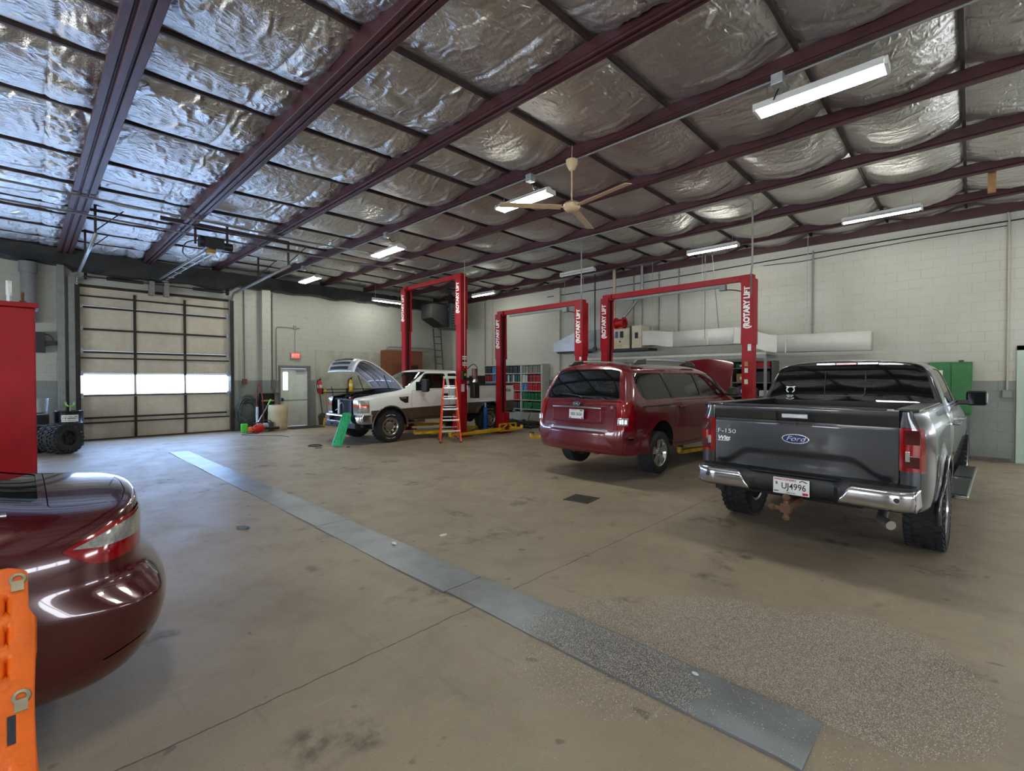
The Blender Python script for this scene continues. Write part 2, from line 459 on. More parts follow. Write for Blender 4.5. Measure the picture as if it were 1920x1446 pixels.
# poured lower part of the far wall right of the exit door
CONC = mat('poured_concrete', (168, 168, 156), 0.7, var=0.12, vscale=1.5, bump=0.15, bscale=12, dirt=(112, 106, 92), dirt_amt=0.6, dscale=1.6)
struct(MB().bb((7.42, Y1 - .04, 0), (X1 - .003, Y1 - .001, 2.74)).build('trim_1', CONC))
# piers and columns on the far wall
for k, (xa, xb, dep, zt, m) in enumerate([(0.62, 0.76, .18, 4.75, GREYP), (0.83, 0.98, .12, 4.4, GREYP), (5.55, 5.82, .22, 4.85, BLK_FAR)]):
    struct(MB().bb((xa, Y1 - dep, 0), (xb, Y1 - .001, zt)).build('trim_%d' % (k + 2), m))
struct(MB().bb((GD1[1] + .02, Y1 - .1, 0), (GD1[1] + .22, Y1 - .001, 4.35)).build('trim_5', BLK_FAR))
# steel columns on the right wall
for k, yy in enumerate((10.98, 14.6)):
    struct(MB().bb((X1 - .1, yy - .13, 0), (X1 - .001, yy + .13, 5.2)).build('trim_%d' % (6 + k), mat('column_cream', (186, 182, 168), 0.5, var=0.1)))
struct(MB().bb((X1 - .05, Y0, 0), (X1 - .001, -1.72, .1)).bb((X1 - .05, -.6, 0), (X1 - .001, Y1, .07)).build('baseboard_right', mat('base_grime', (88, 82, 74), 0.7, var=0.3)))

# ------------------------------------------------------------------ roof: foil insulation, beams, purlins
BEAMX = [-5.9, -4.25, -2.6, -0.95, 0.76, 2.46, 4.22, 5.95, 7.65, 9.37, 11.08, 12.75]
def roof_dz(x): return 0.13 * smooth01((x - 0.8) / 5.2)
YL = [-6.5, -5.0, -3.4, -1.6, 0.1, 1.4, 2.9, 4.42, 5.82, 6.76, 8.23, 9.98, 11.45, 13.0, 13.7, 15.0, 16.15, 17.2]
def sag_at(i, j):
    rr = random.Random(i * 57 + j * 13); return 0.10 + 0.11 * rr.random(), rr.random()
def foil_z(x, y):
    i = 0
    xs = [X0] + BEAMX + [X1]
    while i < len(xs) - 2 and x > xs[i + 1]: i += 1
    u = (x - xs[i]) / (xs[i + 1] - xs[i])
    j = 0
    while j < len(YL) - 2 and y > YL[j + 1]: j += 1
    w = YL[j + 1] - YL[j]; t = (y - YL[j]) / w
    a, rnd = sag_at(i, j); a *= min(1.0, w / 1.2)
    prof = 1 - abs(2 * t - 1) ** 2.2
    us = (0.71 if x < 4.2 else 0.62 + 0.22 * prof) + 0.06 * (rnd - 0.5) + 0.012 * mnoise.noise(Vector((y * 2, i, 0)))
    z = 5.19 - a * prof * (0.55 + 0.45 * math.sin(PI * u))
    fold = math.exp(-((u - us) / (0.016 if x > 4.2 else 0.010)) ** 2) * (0.04 if x > 4.2 else 0.03)
    z += -fold * prof if x > 4.2 else fold * prof
    if u > us: z -= 0.05 * prof * math.sin(PI * (u - us) / (1 - us))
    amp = (0.020 if x < 4.2 else 0.008) * (2.0 if u > us else 1.0)
    z += amp * prof * (mnoise.noise(Vector((x * 2.2, y * 5.5, i * 3.1 + j))) + 0.6 * mnoise.noise(Vector((x * 7 + y * 3, y * 13, j * 2.0))) + (0.5 * mnoise.noise(Vector((x * 22, y * 9, j * 2.0))) if u > us else 0))
    return z + roof_dz(x)
NX, NY = 900, 470
ceil = MB().grid(lambda u, v: (X0 + (X1 - X0) * u, Y0 + (Y1 - Y0) * v, foil_z(X0 + (X1 - X0) * u, Y0 + (Y1 - Y0) * v)), NX, NY).build('ceiling', FOIL, smooth=80)
struct(ceil)
struct(MB().bb((X0 - .2, Y0 - .2, 5.5), (X1 + .2, Y1 + .2, 5.6)).build('roof_deck', DARK))
for k, bx in enumerate(BEAMX):
    w = 0.30 if k < 5 else (0.24 if k == 5 else (0.16 if k == 6 else 0.115))
    zb, zt = (4.90, 5.16) if k < 6 else (4.96, 5.14)
    zb += roof_dz(bx); zt += roof_dz(bx)
    h = w / 2; g = w * 0.09
    if k < 7:
        pr = [(-h, zb), (-h + w * .27, zb), (-h + w * .29, zb + .03), (-h + w * .36, zb + .03), (-h + w * .38, zb - .012), (h - w * .38, zb - .012), (h - w * .36, zb + .03), (h - w * .29, zb + .03), (h - w * .27, zb), (h, zb), (h, zb + .03), (h * .75, zb + .05), (h * .75, zt), (-h * .75, zt), (-h * .75, zb + .05), (-h, zb + .03)]
    else:
        pr = [(-h, zb), (h, zb), (h, zb + .02), (h * .3, zb + .03), (h * .3, zt), (-h * .7, zt), (-h * .7, zb + .03), (-h, zb + .02)]
    o = MB().prism([(bx + a, b) for a, b in pr], 'Y', Y0, Y1).build('roof_beam', MAROON, bevel=0.006, bseg=1)
    struct(o)
for yy in YL[1:-1]:
    o = MB()
    for xa, xb in ((X0, .8), (.8, 2.4), (2.4, 4.2), (4.2, 6.0), (6.0, X1)): o.bar((xa, yy, 5.155 + roof_dz(xa)), (xb, yy, 5.155 + roof_dz(xb)), .036, .06)
    struct(o.build('roof_purlin', STRAP))
# dark sagging eave cover above the doors on the far wall
def eave(u, v):
    x = X0 + (X1 - X0) * u
    zb = 4.66 - 0.08 * mnoise.noise(Vector((x * 1.3, 3, 1))) - (0.12 if 0.9 < x < 4.8 else 0)
    p = [(Y1 - .02, zb - .02), (Y1 - .32, zb + .04 * mnoise.noise(Vector((x * 4, 8, 2)))), (Y1 - .42, 4.82), (Y1 - .5, 5.02)]
    q = v * 3; i = min(2, int(q)); f = q - i
    return (x, p[i][0] * (1 - f) + p[i + 1][0] * f, p[i][1] * (1 - f) + p[i + 1][1] * f + 0.03 * mnoise.noise(Vector((x * 6, v * 5, 4))))
struct(MB().grid(eave, 160, 9).build('trim_8', mat('black_vapour_film', (34, 37, 38), 0.42, var=0.5, vscale=3, bump=0.5, bscale=9), smooth=60))
struct(MB().bb((X1 - .16, Y0, 5.02), (X1 - .001, Y1, 5.2)).build('trim_9', MAROON))

# ------------------------------------------------------------------ overhead doors
SECT = mat('door_section', (196, 188, 170), 0.5, var=0.06, dirt=(120, 108, 90), dirt_amt=0.35, dscale=1.4)
SECTD = mat('door_back', (190, 182, 165), 0.5, var=0.06)
STRUT = mat('door_strut', (58, 54, 50), 0.85, var=0.2, spec=0.2)
def overhead_door(n, org, xd, width, height, lit_rows=(2,), detail=True, m=SECT, pane=PANE):
    """sectional door; org = floor corner, xd = direction along the wall; local x along, y outwards"""
    root = bpy.data.objects.new('door_%d' % n, None); COL.objects.link(root); root['kind'] = 'structure'
    root.location = org; root.rotation_euler = (0, 0, xd)
    ns = round(height / 0.6); sh = height / ns; cols = 3; cw = width / cols
    for s in range(ns):
        mb = MB()
        z0, z1 = s * sh + .004, (s + 1) * sh - .004
        if s in lit_rows:
            mb.bb((0, 0, z0), (width, .05, z0 + .03)).bb((0, 0, z1 - .03), (width, .05, z1))
            for c in range(cols + 1):
                a = max(0, c * cw - .03); b = min(width, c * cw + .03); mb.bb((a, 0, z0), (b, .05, z1))
            sec = mb.build('door_section', m, root)
            for c in range(cols):
                MB().bb((c * cw + .03, .02, z0 + .03), ((c + 1) * cw - .03, .028, z1 - .03)).build('window_pane', pane, sec)
        else:
            mb.bb((0, 0, z0), (width, .05, z1)); mb.build('door_section', m, root, bevel=.006)
    if detail:
        for z, h in ((0.476, .04), (0.61, .05), (1.22, .03), (2.25, .04), (2.41, .05), (3.03, .05), (3.63, .05), (3.93, .04), (4.2, .07)):
            if z < height: MB().bb((0.02, -.05, z - h / 2), (width - .02, -.001, z + h / 2)).bb((0.02, -.055, z - h / 2), (width - .02, -.045, z - h / 2 + .012)).build('strut', STRUT, root)
        for c in (1, 2):
            MB().bb((c * cw - .03, -.035, 0), (c * cw + .03, -.002, 1.19)).bb((c * cw - .03, -.035, 1.82), (c * cw + .03, -.002, height - .2)).build('stile', STRUT, root)
        for xx in (.05, width - .05):
            for s in range(1, ns): MB().bb((xx - .04, -.06, s * sh - .07), (xx + .04, -.002, s * sh + .07)).build('hinge', GALV, root)
        MB().bb((0, -.06, 0), (width, 0.04, .035)).build('bottom_seal', BLACK, root)
    return root
overhead_door(1, (GD1[0], Y1 + .03, 0), 0, GD1[1] - GD1[0], 4.28, pane=PANE_BLUE)
overhead_door(2, (GD2[0], Y1 + .03, 0), 0, GD2[1] - GD2[0], 3.05, detail=False, pane=PANE_BLUE)
for n, y in ((3, -4.5), (4, 3.2), (5, 9.0)):
    overhead_door(n, (X0 - .06, y, 0), R(90), 3.6, 3.6, (1, 2, 3), False)
for n, x in ((6, -4.5), (7, 1.5), (8, 7.3)):
    overhead_door(n, (x + 3.6, Y0 - .06, 0), R(180), 3.6, 3.6, (2,), False)
overhead_door(9, (X1 + .06, -2.3, 0), R(-90), 3.6, 3.6, (2,), False)
# exit door with glass slit
d = bpy.data.objects.new('door_10', None); COL.objects.link(d); d['kind'] = 'structure'; d.location = (6.2, Y1 + .02, 0)
DOORW = mat('door_white', (206, 214, 204), 0.45, var=0.05, dirt=(150, 146, 130), dirt_amt=0.35)
FRAMED = mat('door_frame', (104, 106, 104), 0.5, var=0.15)
MB().bb((.0, -.0, .02), (.07, .05, 2.04)).bb((.27, 0, .02), (.93, .05, 2.04)).bb((.07, 0, .02), (.27, .05, 1.27)).bb((.07, 0, 1.93), (.27, .05, 2.04)).build('leaf', DOORW, d)
MB().bb((.09, .015, 1.29), (.25, .025, 1.91)).build('window_pane', PANE, d)
MB().bb((.07, -.015, 1.27), (.27, -.001, 1.29)).bb((.07, -.015, 1.91), (.27, -.001, 1.93)).bb((.07, -.015, 1.27), (.09, -.001, 1.93)).bb((.25, -.015, 1.27), (.27, -.001, 1.93)).build('glazing_bead', DOORW, d)
MB().bb((-.06, -.06, 0), (-.005, .06, 2.1)).bb((.935, -.06, 0), (1.03, .06, 2.1)).bb((-.06, -.07, 2.05), (1.03, .06, 2.15)).build('door_frame', FRAMED, d)
MB().bb((.55, -.07, 1.93), (.82, -.002, 2.0)).bar((.6, -.09, 1.95), (.42, -.05, 2.0), .02, .015).build('closer', GREYP, d, bevel=.005)
MB().cyl((.06, -.06, .96), (.06, -.0, .96), .03).cyl((.06, -.07, .96), (.06, -.05, .96), .035, 12).bb((.035, -.03, .9), (.085, -.001, 1.02)).build('door_knob', BLACK, d)
MB().bb((.0, -.02, .93), (.92, -.002, .945)).build('kick_rail', FRAMED, d)
# steel door at the right edge
d = bpy.data.objects.new('door_11', None); COL.objects.link(d); d['kind'] = 'structure'; d.location = (X1 + .02, -.70, 0)
PALEG = mat('door_pale_green', (176, 196, 180), 0.45, var=0.05)
MB().bb((0, -.87, .02), (.05, -.05, 2.24)).build('leaf', PALEG, d)
MB().bb((-.06, -.06, 0), (.06, .04, 2.34)).bb((-.06, -.96, 0), (.06, -.87, 2.34)).bb((-.06, -.96, 2.25), (.06, .04, 2.34)).build('door_frame', PALEG, d)
MB().bb((-.012, -.3, .95), (-.001, -.09, 1.2)).cyl((-.05, -.15, 1.06), (0, -.15, 1.06), .02).build('door_handle', STEEL, d)
# ------------------------------------------------------------------ fluorescent fixtures
FIXW = mat('fixture_white', (214, 214, 206), 0.4, var=0.04)
def fixture(loc, rz, label, wide=0.30, tubes=2, lit=True, drop=0.42, length=1.22, hang=True):
    t = thing('fluorescent_light', label, 'light fixture', loc, rz, 'fluorescent lights under the roof')
    L = length / 2; w = wide / 2
    if tubes == 2: MB().bb((-.125, -L, .032), (.125, L, .05)).bb((-.13, -L, -.022), (-.122, L, .05)).bb((.122, -L, -.022), (.13, L, .05)).build('reflector_shield', FIXW, t)  # flat bar and side skirts added to keep uplight off the foil
    else: MB().prism([(-w, 0), (-w * .55, .05), (w * .55, .05), (w, 0), (w, -.006), (w * .9, -.006), (w * .5, .038), (-w * .5, .038), (-w * .9, -.006), (-w, -.006)], 'Y', -L, L).build('reflector_shield', FIXW, t)
    MB().bb((-.05, -L, .05), (.05, L, .09)).build('ballast_housing', FIXW, t, bevel=.004)
    for i in range(tubes):
        x = (i - (tubes - 1) / 2) * wide * (.62 if tubes == 2 else .3)
        MB().cyl((x, -L + .03, -.012), (x, L - .03, -.012), .019, 12).build('tube', LIT if lit else WHITE, t)
    for s in (-1, 1):
        mb = MB().bb((-w * .8, s * L - .03, -.03), (w * .8, s * L + .0, .05)); mb.build('end_socket', FIXW, t)
        if hang:
            MB().tube([(0, s * (L - .12), .09), (0, s * (L - .12), drop)], .004, 6).build('hanger', STEEL, t)
    return t
for loc, lab, tb in [((6.12, 1.26, 4.85), 'twin tube fluorescent light nearest the camera, largest of the centre row', 2),
                 ((6.25, 5.77, 4.85), 'lit fluorescent light beside the cream ceiling fan', 3),
                 ((6.35, 10.48, 4.85), 'lit fluorescent light in the centre row beyond the fan', 3),
                 ((6.40, 15.20, 4.85), 'farthest fluorescent light of the centre row near the exit door', 3)]:
    fixture(loc, 0, lab, 0.30, tb)
for loc, lab in [((11.63, 1.30, 4.85), 'single strip fluorescent light above the dark grey pickup truck'),
                 ((11.80, 4.60, 4.85), 'single strip fluorescent light above the crossbeam of the lift around the minivan'),
                 ((12.07, 13.20, 4.85), 'fluorescent strip light high beside the grey unit heater')]:
    fixture(loc, 0, lab, 0.14, 1)
fixture((11.57, 8.5, 4.85), 0, 'unlit strip light near the right wall above the middle lift', 0.14, 1, False)
fixture((9.6, 15.9, 4.60), R(90), 'strip light hung crosswise by the far wall left of the tall lift', 0.14, 1, drop=.62)
# the rest of the shop, behind and beside the camera
for loc in [(6.1, -3.2, 4.85), (11.6, -2.2, 4.85), (0.0, -3.0, 4.85), (0.0, 1.5, 4.85), (-4.0, 4.5, 4.85), (-4.0, 9.5, 4.85), (0.0, 6.0, 4.85) ]:
    if loc[0] < 1 and loc[1] > 5: continue
    fixture(loc, 0, 'fluorescent light %s' % {(6.1, -3.2): 'of the centre row behind the camera', (11.6, -2.2): 'of the right row behind the camera', (0.0, -3.0): 'above the sedan bay behind the camera', (0.0, 1.5): 'directly above the camera', (-4.0, 4.5): 'at the left side of the shop', (-4.0, 9.5): 'at the far left of the shop'}.get(loc[:2], 'beside the red column'), 0.30, 2)

# ------------------------------------------------------------------ ceiling fan
FANC = mat('fan_cream', (206, 178, 140), 0.45, var=0.06)
t = thing('ceiling_fan', 'cream ceiling fan on a long downrod beside the lit fixture', 'fan', (5.72, 4.3, 4.18))
MB().lathe([(.002, 0), (.06, .0), (.10, .02), (.125, .055), (.125, .10), (.09, .135), (.03, .15), (.02, .17)], 28).build('motor_housing', FANC, t, smooth=40)
MB().cyl((0, 0, .15), (0, 0, .66), .011, 10).build('downrod', FANC, t)
MB().lathe([(.015, .60), (.04, .61), (.085, .70), (.09, .76), (.02, .78)], 24).build('canopy', FANC, t, smooth=40)
MB().tube([(0, 0, .76), (0, 0, .86), (.01, 0, .98)], .006, 8).build('hook', STEEL, t)
for k in range(3):
    a = 2 * PI * k / 3 + .35
    mb = MB(); mb.M = Matrix.Rotation(a, 4, 'Z')
    q = Matrix.Rotation(R(9), 3, 'X')
    mb.box((.62, 0, .06), (.92, .13, .008), q); mb.bar((.1, 0, .06), (.2, 0, .06), .04, .012)
    mb.build('blade', FANC, t, bevel=.003)
# ------------------------------------------------------------------ vehicle toolkit
def paint(name, c, c2=None, metal=0.35, rough=0.28, dirt=None, amt=0.3):
    return mat(name, c, rough, metal, var=0.05, vscale=2, coat=0.9, dirt=dirt, dirt_amt=amt, dscale=2.2)
GLASS_DARK = glass_mat('privacy_glass', (60, 66, 66), 0.10)
GLASS_MID = glass_mat('tinted_glass', (150, 165, 158), 0.45)
GLASS_CLEAR = glass_mat('clear_glass', (225, 238, 230), 0.85)
LAMPRED = mat('lamp_red', (140, 4, 14), 0.12, 0.1, var=0.15, vscale=30, coat=0.8)
LAMPDARK = mat('lamp_dark_red', (70, 3, 8), 0.12, 0.1, var=0.15, vscale=30, coat=0.8)
LAMPCLEAR = mat('lamp_clear', (172, 174, 170), 0.12, 0.5, var=0.3, vscale=60, coat=0.8)
AMBER = mat('lamp_amber', (190, 84, 40), 0.15, 0.2, var=0.2, vscale=40, coat=0.8)
MIRROR = mat('mirror_glass', (70, 74, 78), 0.05, 1.0, var=0.03)
TRIM = mat('car_trim', (25, 26, 27), 0.4, var=0.15)
CABIN = mat('cabin_grey', (58, 56, 54), 0.8, var=0.15)
PLATEW = mat('plate_white', (226, 226, 222), 0.4, var=0.03)
INK = mat('ink_black', (16, 16, 18), 0.5, var=0.05)
INKRED = mat('ink_red', (176, 28, 36), 0.5, var=0.05)
SILVERBADGE = mat('badge_silver', (196, 198, 200), 0.25, 0.8, var=0.05)

UV = {'XZ': (0, 2), 'YZ': (1, 2), 'XY': (0, 1)}
def p3d(ax, u, v):
    return {'XZ': Vector((u, 0, v)), 'YZ': Vector((0, u, v)), 'XY': Vector((u, v, 0))}[ax]
def ccw(poly):
    a = sum(poly[i][0] * poly[(i + 1) % len(poly)][1] - poly[(i + 1) % len(poly)][0] * poly[i][1] for i in range(len(poly)))
    return list(poly) if a > 0 else list(reversed(poly))
def shrink(poly, d):
    poly = ccw(poly); n = len(poly); out = []
    for i in range(n):
        p0, p1, p2 = (Vector(poly[(i + k - 1) % n]) for k in range(3))
        a = (p1 - p0).normalized(); b = (p2 - p1).normalized()
        na, nb = Vector((-a.y, a.x)), Vector((-b.y, b.x)); h = na + nb
        L = h.length
        if L < 1e-6: out.append(tuple(p1 + na * d)); continue
        h /= L; out.append(tuple(p1 + h * (d / max(0.3, h.dot(na)))))
    return out
def rpoly(poly, r, n=4):
    poly = ccw(poly); N = len(poly); out = []
    for i in range(N):
        p0, p1, p2 = (Vector(poly[(i + k - 1) % N]) for k in range(3))
        d0, d1 = (p0 - p1), (p2 - p1); rr = min(r, d0.length * .45, d1.length * .45)
        a, b = p1 + d0.normalized() * rr, p1 + d1.normalized() * rr
        for k in range(n + 1):
            t = k / n; out.append(tuple(a * (1 - t) ** 2 + p1 * 2 * t * (1 - t) + b * t * t))
    return out
def circ(cx, cy, r, n=28, a0=0, a1=2 * PI): return [(cx + r * math.cos(a0 + (a1 - a0) * k / n), cy + r * math.sin(a0 + (a1 - a0) * k / n)) for k in range(n)]
def cut(bm, poly, ax, sel=None, faces=None):
    """split the chosen faces along a convex outline seen along one axis; returns the faces inside"""
    poly = ccw(poly); iu, iv = UV[ax]
    us, vs = [p[0] for p in poly], [p[1] for p in poly]
    bb = (min(us), max(us), min(vs), max(vs))
    if faces is None:
        bm.normal_update()
        faces = [f for f in bm.faces if sel is None or sel(f.calc_center_median(), f.normal)]
    def ov(f):
        a = [v.co[iu] for v in f.verts]; b = [v.co[iv] for v in f.verts]
        return max(a) > bb[0] and min(a) < bb[1] and max(b) > bb[2] and min(b) < bb[3]
    faces = [f for f in faces if f.is_valid and ov(f)]
    for i in range(len(poly)):
        a, b = poly[i], poly[(i + 1) % len(poly)]
        if (a[0] - b[0]) ** 2 + (a[1] - b[1]) ** 2 < 1e-10: continue
        co = p3d(ax, *a); no = p3d(ax, b[1] - a[1], a[0] - b[0]).normalized()
        es = list({e for f in faces for e in f.edges}); vv = list({v for f in faces for v in f.verts})
        r = bmesh.ops.bisect_plane(bm, geom=faces + es + vv, dist=1e-6, plane_co=co, plane_no=no)
        faces = [g for g in r['geom'] if isinstance(g, bmesh.types.BMFace) and g.is_valid and (g.calc_center_median() - co).dot(no) < 0]
    return faces
def extract(bm, faces, off=0.0, keep=False):
    nb = bmesh.new(); vm = {}
    bm.normal_update()
    for f in faces:
        vs = []
        for v in f.verts:
            if v not in vm: vm[v] = nb.verts.new(v.co + v.normal * off)
            vs.append(vm[v])
        try: nb.faces.new(vs)
        except ValueError: pass
    if not keep: bmesh.ops.delete(bm, geom=faces, context='FACES')
    nb.normal_update()
    return nb
def inside_after(bm, poly, ax, faces):
    return cut(bm, poly, ax, faces=faces)
def gap_panel(bm, poly, ax, sel, w=0.007):
    """cut a panel free with an open gap around it; returns bmesh of the panel"""
    out = cut(bm, poly, ax, sel)
    marks = {f for f in out}
    before = set(bm.faces)
    inn = cut(bm, shrink(poly, w), ax, faces=out)
    new = set(bm.faces) - before
    ring = [f for f in (marks | new) if f.is_valid and f not in set(inn)]
    pan = extract(bm, inn)
    ring = [f for f in ring if f.is_valid]
    bmesh.ops.delete(bm, geom=ring, context='FACES')
    return pan
def gap_line(bm, a, b, w, ax, sel):
    d = (Vector(b) - Vector(a)); n = Vector((-d.y, d.x)).normalized() * w / 2
    pl = [tuple(Vector(a) + n), tuple(Vector(b) + n), tuple(Vector(b) - n), tuple(Vector(a) - n)]
    fs = cut(bm, pl, ax, sel); bmesh.ops.delete(bm, geom=fs, context='FACES')
def thick(nb, t):
    """give an extracted shell thickness inwards"""
    geom = bmesh.ops.solidify(nb, geom=nb.faces[:], thickness=t); nb.normal_update(); return nb

def cage(rings, mid0=None, mid1=None, long_crease={}, ring_crease={}, level=3):
    """smooth car body from half-section rings (left side y>=0, last point on the centre line)"""
    vs, fs = [], []; N = len(rings[0]); M = 2 * N - 1; ec = []
    for r in rings:
        vs += [tuple(p) for p in r] + [(p[0], -p[1], p[2]) for p in reversed(r[:-1])]
    S = len(rings)
    for s in range(S - 1):
        for k in range(M - 1): fs.append((s * M + k, s * M + k + 1, (s + 1) * M + k + 1, (s + 1) * M + k))
    for s, mid, flip in ((0, mid0, True), (S - 1, mid1, False)):
        if mid is None: continue
        o = len(vs); vs += [tuple(p) for p in mid]; ctr = s * M + N - 1; base = s * M
        mi = [o + k for k in range(N - 1)] + [ctr]
        for k in range(N - 1):
            for side in (0, 1):
                a, b = (base + k, base + k + 1) if side == 0 else (base + M - 1 - k, base + M - 2 - k)
                q = (a, b, mi[k + 1], mi[k]) if k < N - 2 else (a, ctr, mi[k])
                if (side == 1) != flip: q = tuple(reversed(q))
                fs.append(q)
    for k, c in long_crease.items():
        for s in range(S - 1):
            for kk in {k, M - 1 - k}: ec.append((s * M + kk, (s + 1) * M + kk, c))
    for s, c in ring_crease.items():
        for k in range(M - 1): ec.append((s * M + k, s * M + k + 1, c))
    me = bpy.data.meshes.new('cage'); me.from_pydata(vs, [], fs); me.update()
    if ec:
        at = me.attributes.new('crease_edge', 'FLOAT', 'EDGE')
        lut = {tuple(sorted(e.vertices)): e.index for e in me.edges}
        for a, b, c in ec:
            i = lut.get((min(a, b), max(a, b)))
            if i is not None: at.data[i].value = c
    ob = bpy.data.objects.new('cage', me); COL.objects.link(ob)
    md = ob.modifiers.new('s', 'SUBSURF'); md.levels = level; md.render_levels = level
    bpy.context.view_layer.update()
    ev = bpy.data.meshes.new_from_object(ob.evaluated_get(bpy.context.evaluated_depsgraph_get()))
    bpy.data.objects.remove(ob); bm = bmesh.new(); bm.from_mesh(ev); bpy.data.meshes.remove(ev); bpy.data.meshes.remove(me)
    bmesh.ops.recalc_face_normals(bm, faces=bm.faces)
    return bm
def liner(bm, name, material, parent, off=-0.03):
    c = bm.copy(); c.normal_update()
    mv = [(v, v.co + v.normal * off) for v in c.verts]
    for v, p in mv: v.co = p
    return finish(c, name, material, parent, 60)

def wheel(parent, c, R_, w, rr, side, style='spoke5', rim_m=None, tread='road', name='wheel', yaw=0.0, ns=5):
    """rim part with tyre and hub sub-parts; side=+1 outer face towards +y"""
    rim_m = rim_m or ALU
    def place(o): o.location = c; o.rotation_euler = (0, 0, yaw); return o
    h = w / 2; s = side
    pr = [(rr * .96, s * h * .88), (rr, s * h * .98), (rr + .012, s * h * .96), (rr + .005, s * h * .8), (rr * .9, s * h * .5), (rr * .86, 0), (rr * .9, -s * h * .9), (rr, -s * h * .95)]
    mb = MB(); mb.lathe(pr, 40, ax='Y')
    face = s * h * .55
    if style == 'dish':                       # forged steel look with hand holes
        nh = 8; n = 64
        rad = [(.0, .72), (.05, .74), (.075, .70), (.085, .55), (rr * .52, .50), (rr * .60, .62), (rr * .78, .74), (rr * .90, .70), (rr * .97, .86)]
        for k in range(n):
            t0, t1 = 2 * PI * k / n, 2 * PI * (k + 1) / n
            for j in range(len(rad) - 1):
                if j == 5 and (k % 8) in (1, 2, 3, 4): continue
                q = []
                for (r_, hh), t in ((rad[j], t0), (rad[j + 1], t0), (rad[j + 1], t1), (rad[j], t1)):
                    q.append((r_ * math.sin(t), s * h * hh, r_ * math.cos(t)))
                mb.add(q, [(0, 1, 2, 3)])
    else:
        for k in range(ns):
            t = 2 * PI * k / ns
            for dt in ((-.17, .17) if style == 'twin' else (0,)):
                m = Matrix.Rotation(t + dt, 4, 'Y'); o = len(mb.v); mb.M = m
                wd = .03 if style == 'twin' else .05
                mb.add([(-wd * 1.2, face + s * .01, .03), (wd * 1.2, face + s * .01, .03), (wd, s * h * .86, rr * .97), (-wd, s * h * .86, rr * .97),
                        (-wd * 1.2, face - s * .04, .03), (wd * 1.2, face - s * .04, .03), (wd, s * h * .5, rr * .97), (-wd, s * h * .5, rr * .97)],
                       [(0, 1, 2, 3), (4, 7, 6, 5), (0, 4, 5, 1), (1, 5, 6, 2), (3, 2, 6, 7), (0, 3, 7, 4)]); mb.M = Matrix()
        mb.lathe([(.001, face + s * .015), (.07, face + s * .012), (.085, face - s * .01), (.085, face - s * .05)], 24, ax='Y')
    rim = place(mb.build(name, rim_m, parent, smooth=35))
    tb = MB()
    tp = [(rr - .005, -h * .92), (rr + .02, -h), (rr + (R_ - rr) * .5, -h * 1.06), (R_ - .035, -h), (R_ - .012, -h * .86), (R_ - .004, -h * .4), (R_ - .004, h * .4), (R_ - .012, h * .86), (R_ - .035, h), (rr + (R_ - rr) * .5, h * 1.06), (rr + .02, h), (rr - .005, h * .92)]
    tb.lathe(tp, 48, ax='Y')
    if tread == 'off':
        n = 34
        for k in range(n):
            for r_i, (yy, ww, ang, ph) in enumerate(((-.82, .36, .25, 0), (-.28, .42, -.5, .5), (.28, .42, .5, 0), (.82, .36, -.25, .5))):
                t = 2 * PI * (k + ph) / n
                tb.M = Matrix.Rotation(t, 4, 'Y')
                tb.box((0, yy * h, R_ - .006), (2 * PI * R_ / n * .68, h * ww, .022), (0, 0, ang))
            for sd in (-1, 1):
                tb.M = Matrix.Rotation(2 * PI * k / n, 4, 'Y'); tb.box((0, sd * h * 1.02, R_ - .045), (2 * PI * R_ / n * .5, .016, .05))
        tb.M = Matrix()
    elif tread == 'road':
        n = 60
        for k in range(n):
            for yy, ww in ((-.74, .4), (-.25, .36), (.25, .36), (.74, .4)):
                tb.M = Matrix.Rotation(2 * PI * (k + .5 * (yy > 0)) / n, 4, 'Y'); tb.box((0, yy * h, R_ - .004), (2 * PI * R_ / n * .8, h * ww, .009))
        tb.M = Matrix()
    tb.build('tyre', RUBBER, rim, smooth=30)
    hb = MB().lathe([(.001, face + s * .03), (.035, face + s * .028), (.04, face + s * .01)], 20, ax='Y')
    for k in range(ns if ns >= 5 else 5):
        t = 2 * PI * k / max(5, ns) + .3; hb.cyl((.058 * math.sin(t), face, .058 * math.cos(t)), (.058 * math.sin(t), face + s * .03, .058 * math.cos(t)), .011, 8)
    hb.build('hub', rim_m, rim, smooth=40)
    # brake disc behind the spokes
    MB().cyl((0, -s * h * .1, 0), (0, -s * h * .25, 0), rr * .72, 28).build('brake_disc', mat('brake_iron', (78, 74, 70), 0.5, 0.6, var=0.2), rim)
    return rim

def seat(mb, x, y, w=.5, z=.55, back=.62, facing=1):
    mb.box((x, y, z), (.5, w, .16)); mb.box((x - .27 * facing, y, z + .38), (.16, w, back), (0, -.2 * facing, 0))
    mb.box((x - .36 * facing, y, z + .38 + back * .5 + .1), (.11, w * .55, .17), (0, -.15 * facing, 0))

def plate(parent, org, nrm_sign, name='licence_plate', yaw=0.0):
    """flat 305 x 152 plate facing -x; returns part"""
    o = MB().box((0, 0, 0), (.006, .305, .152)).build(name, PLATEW, parent, bevel=.004)
    o.location = org; return o

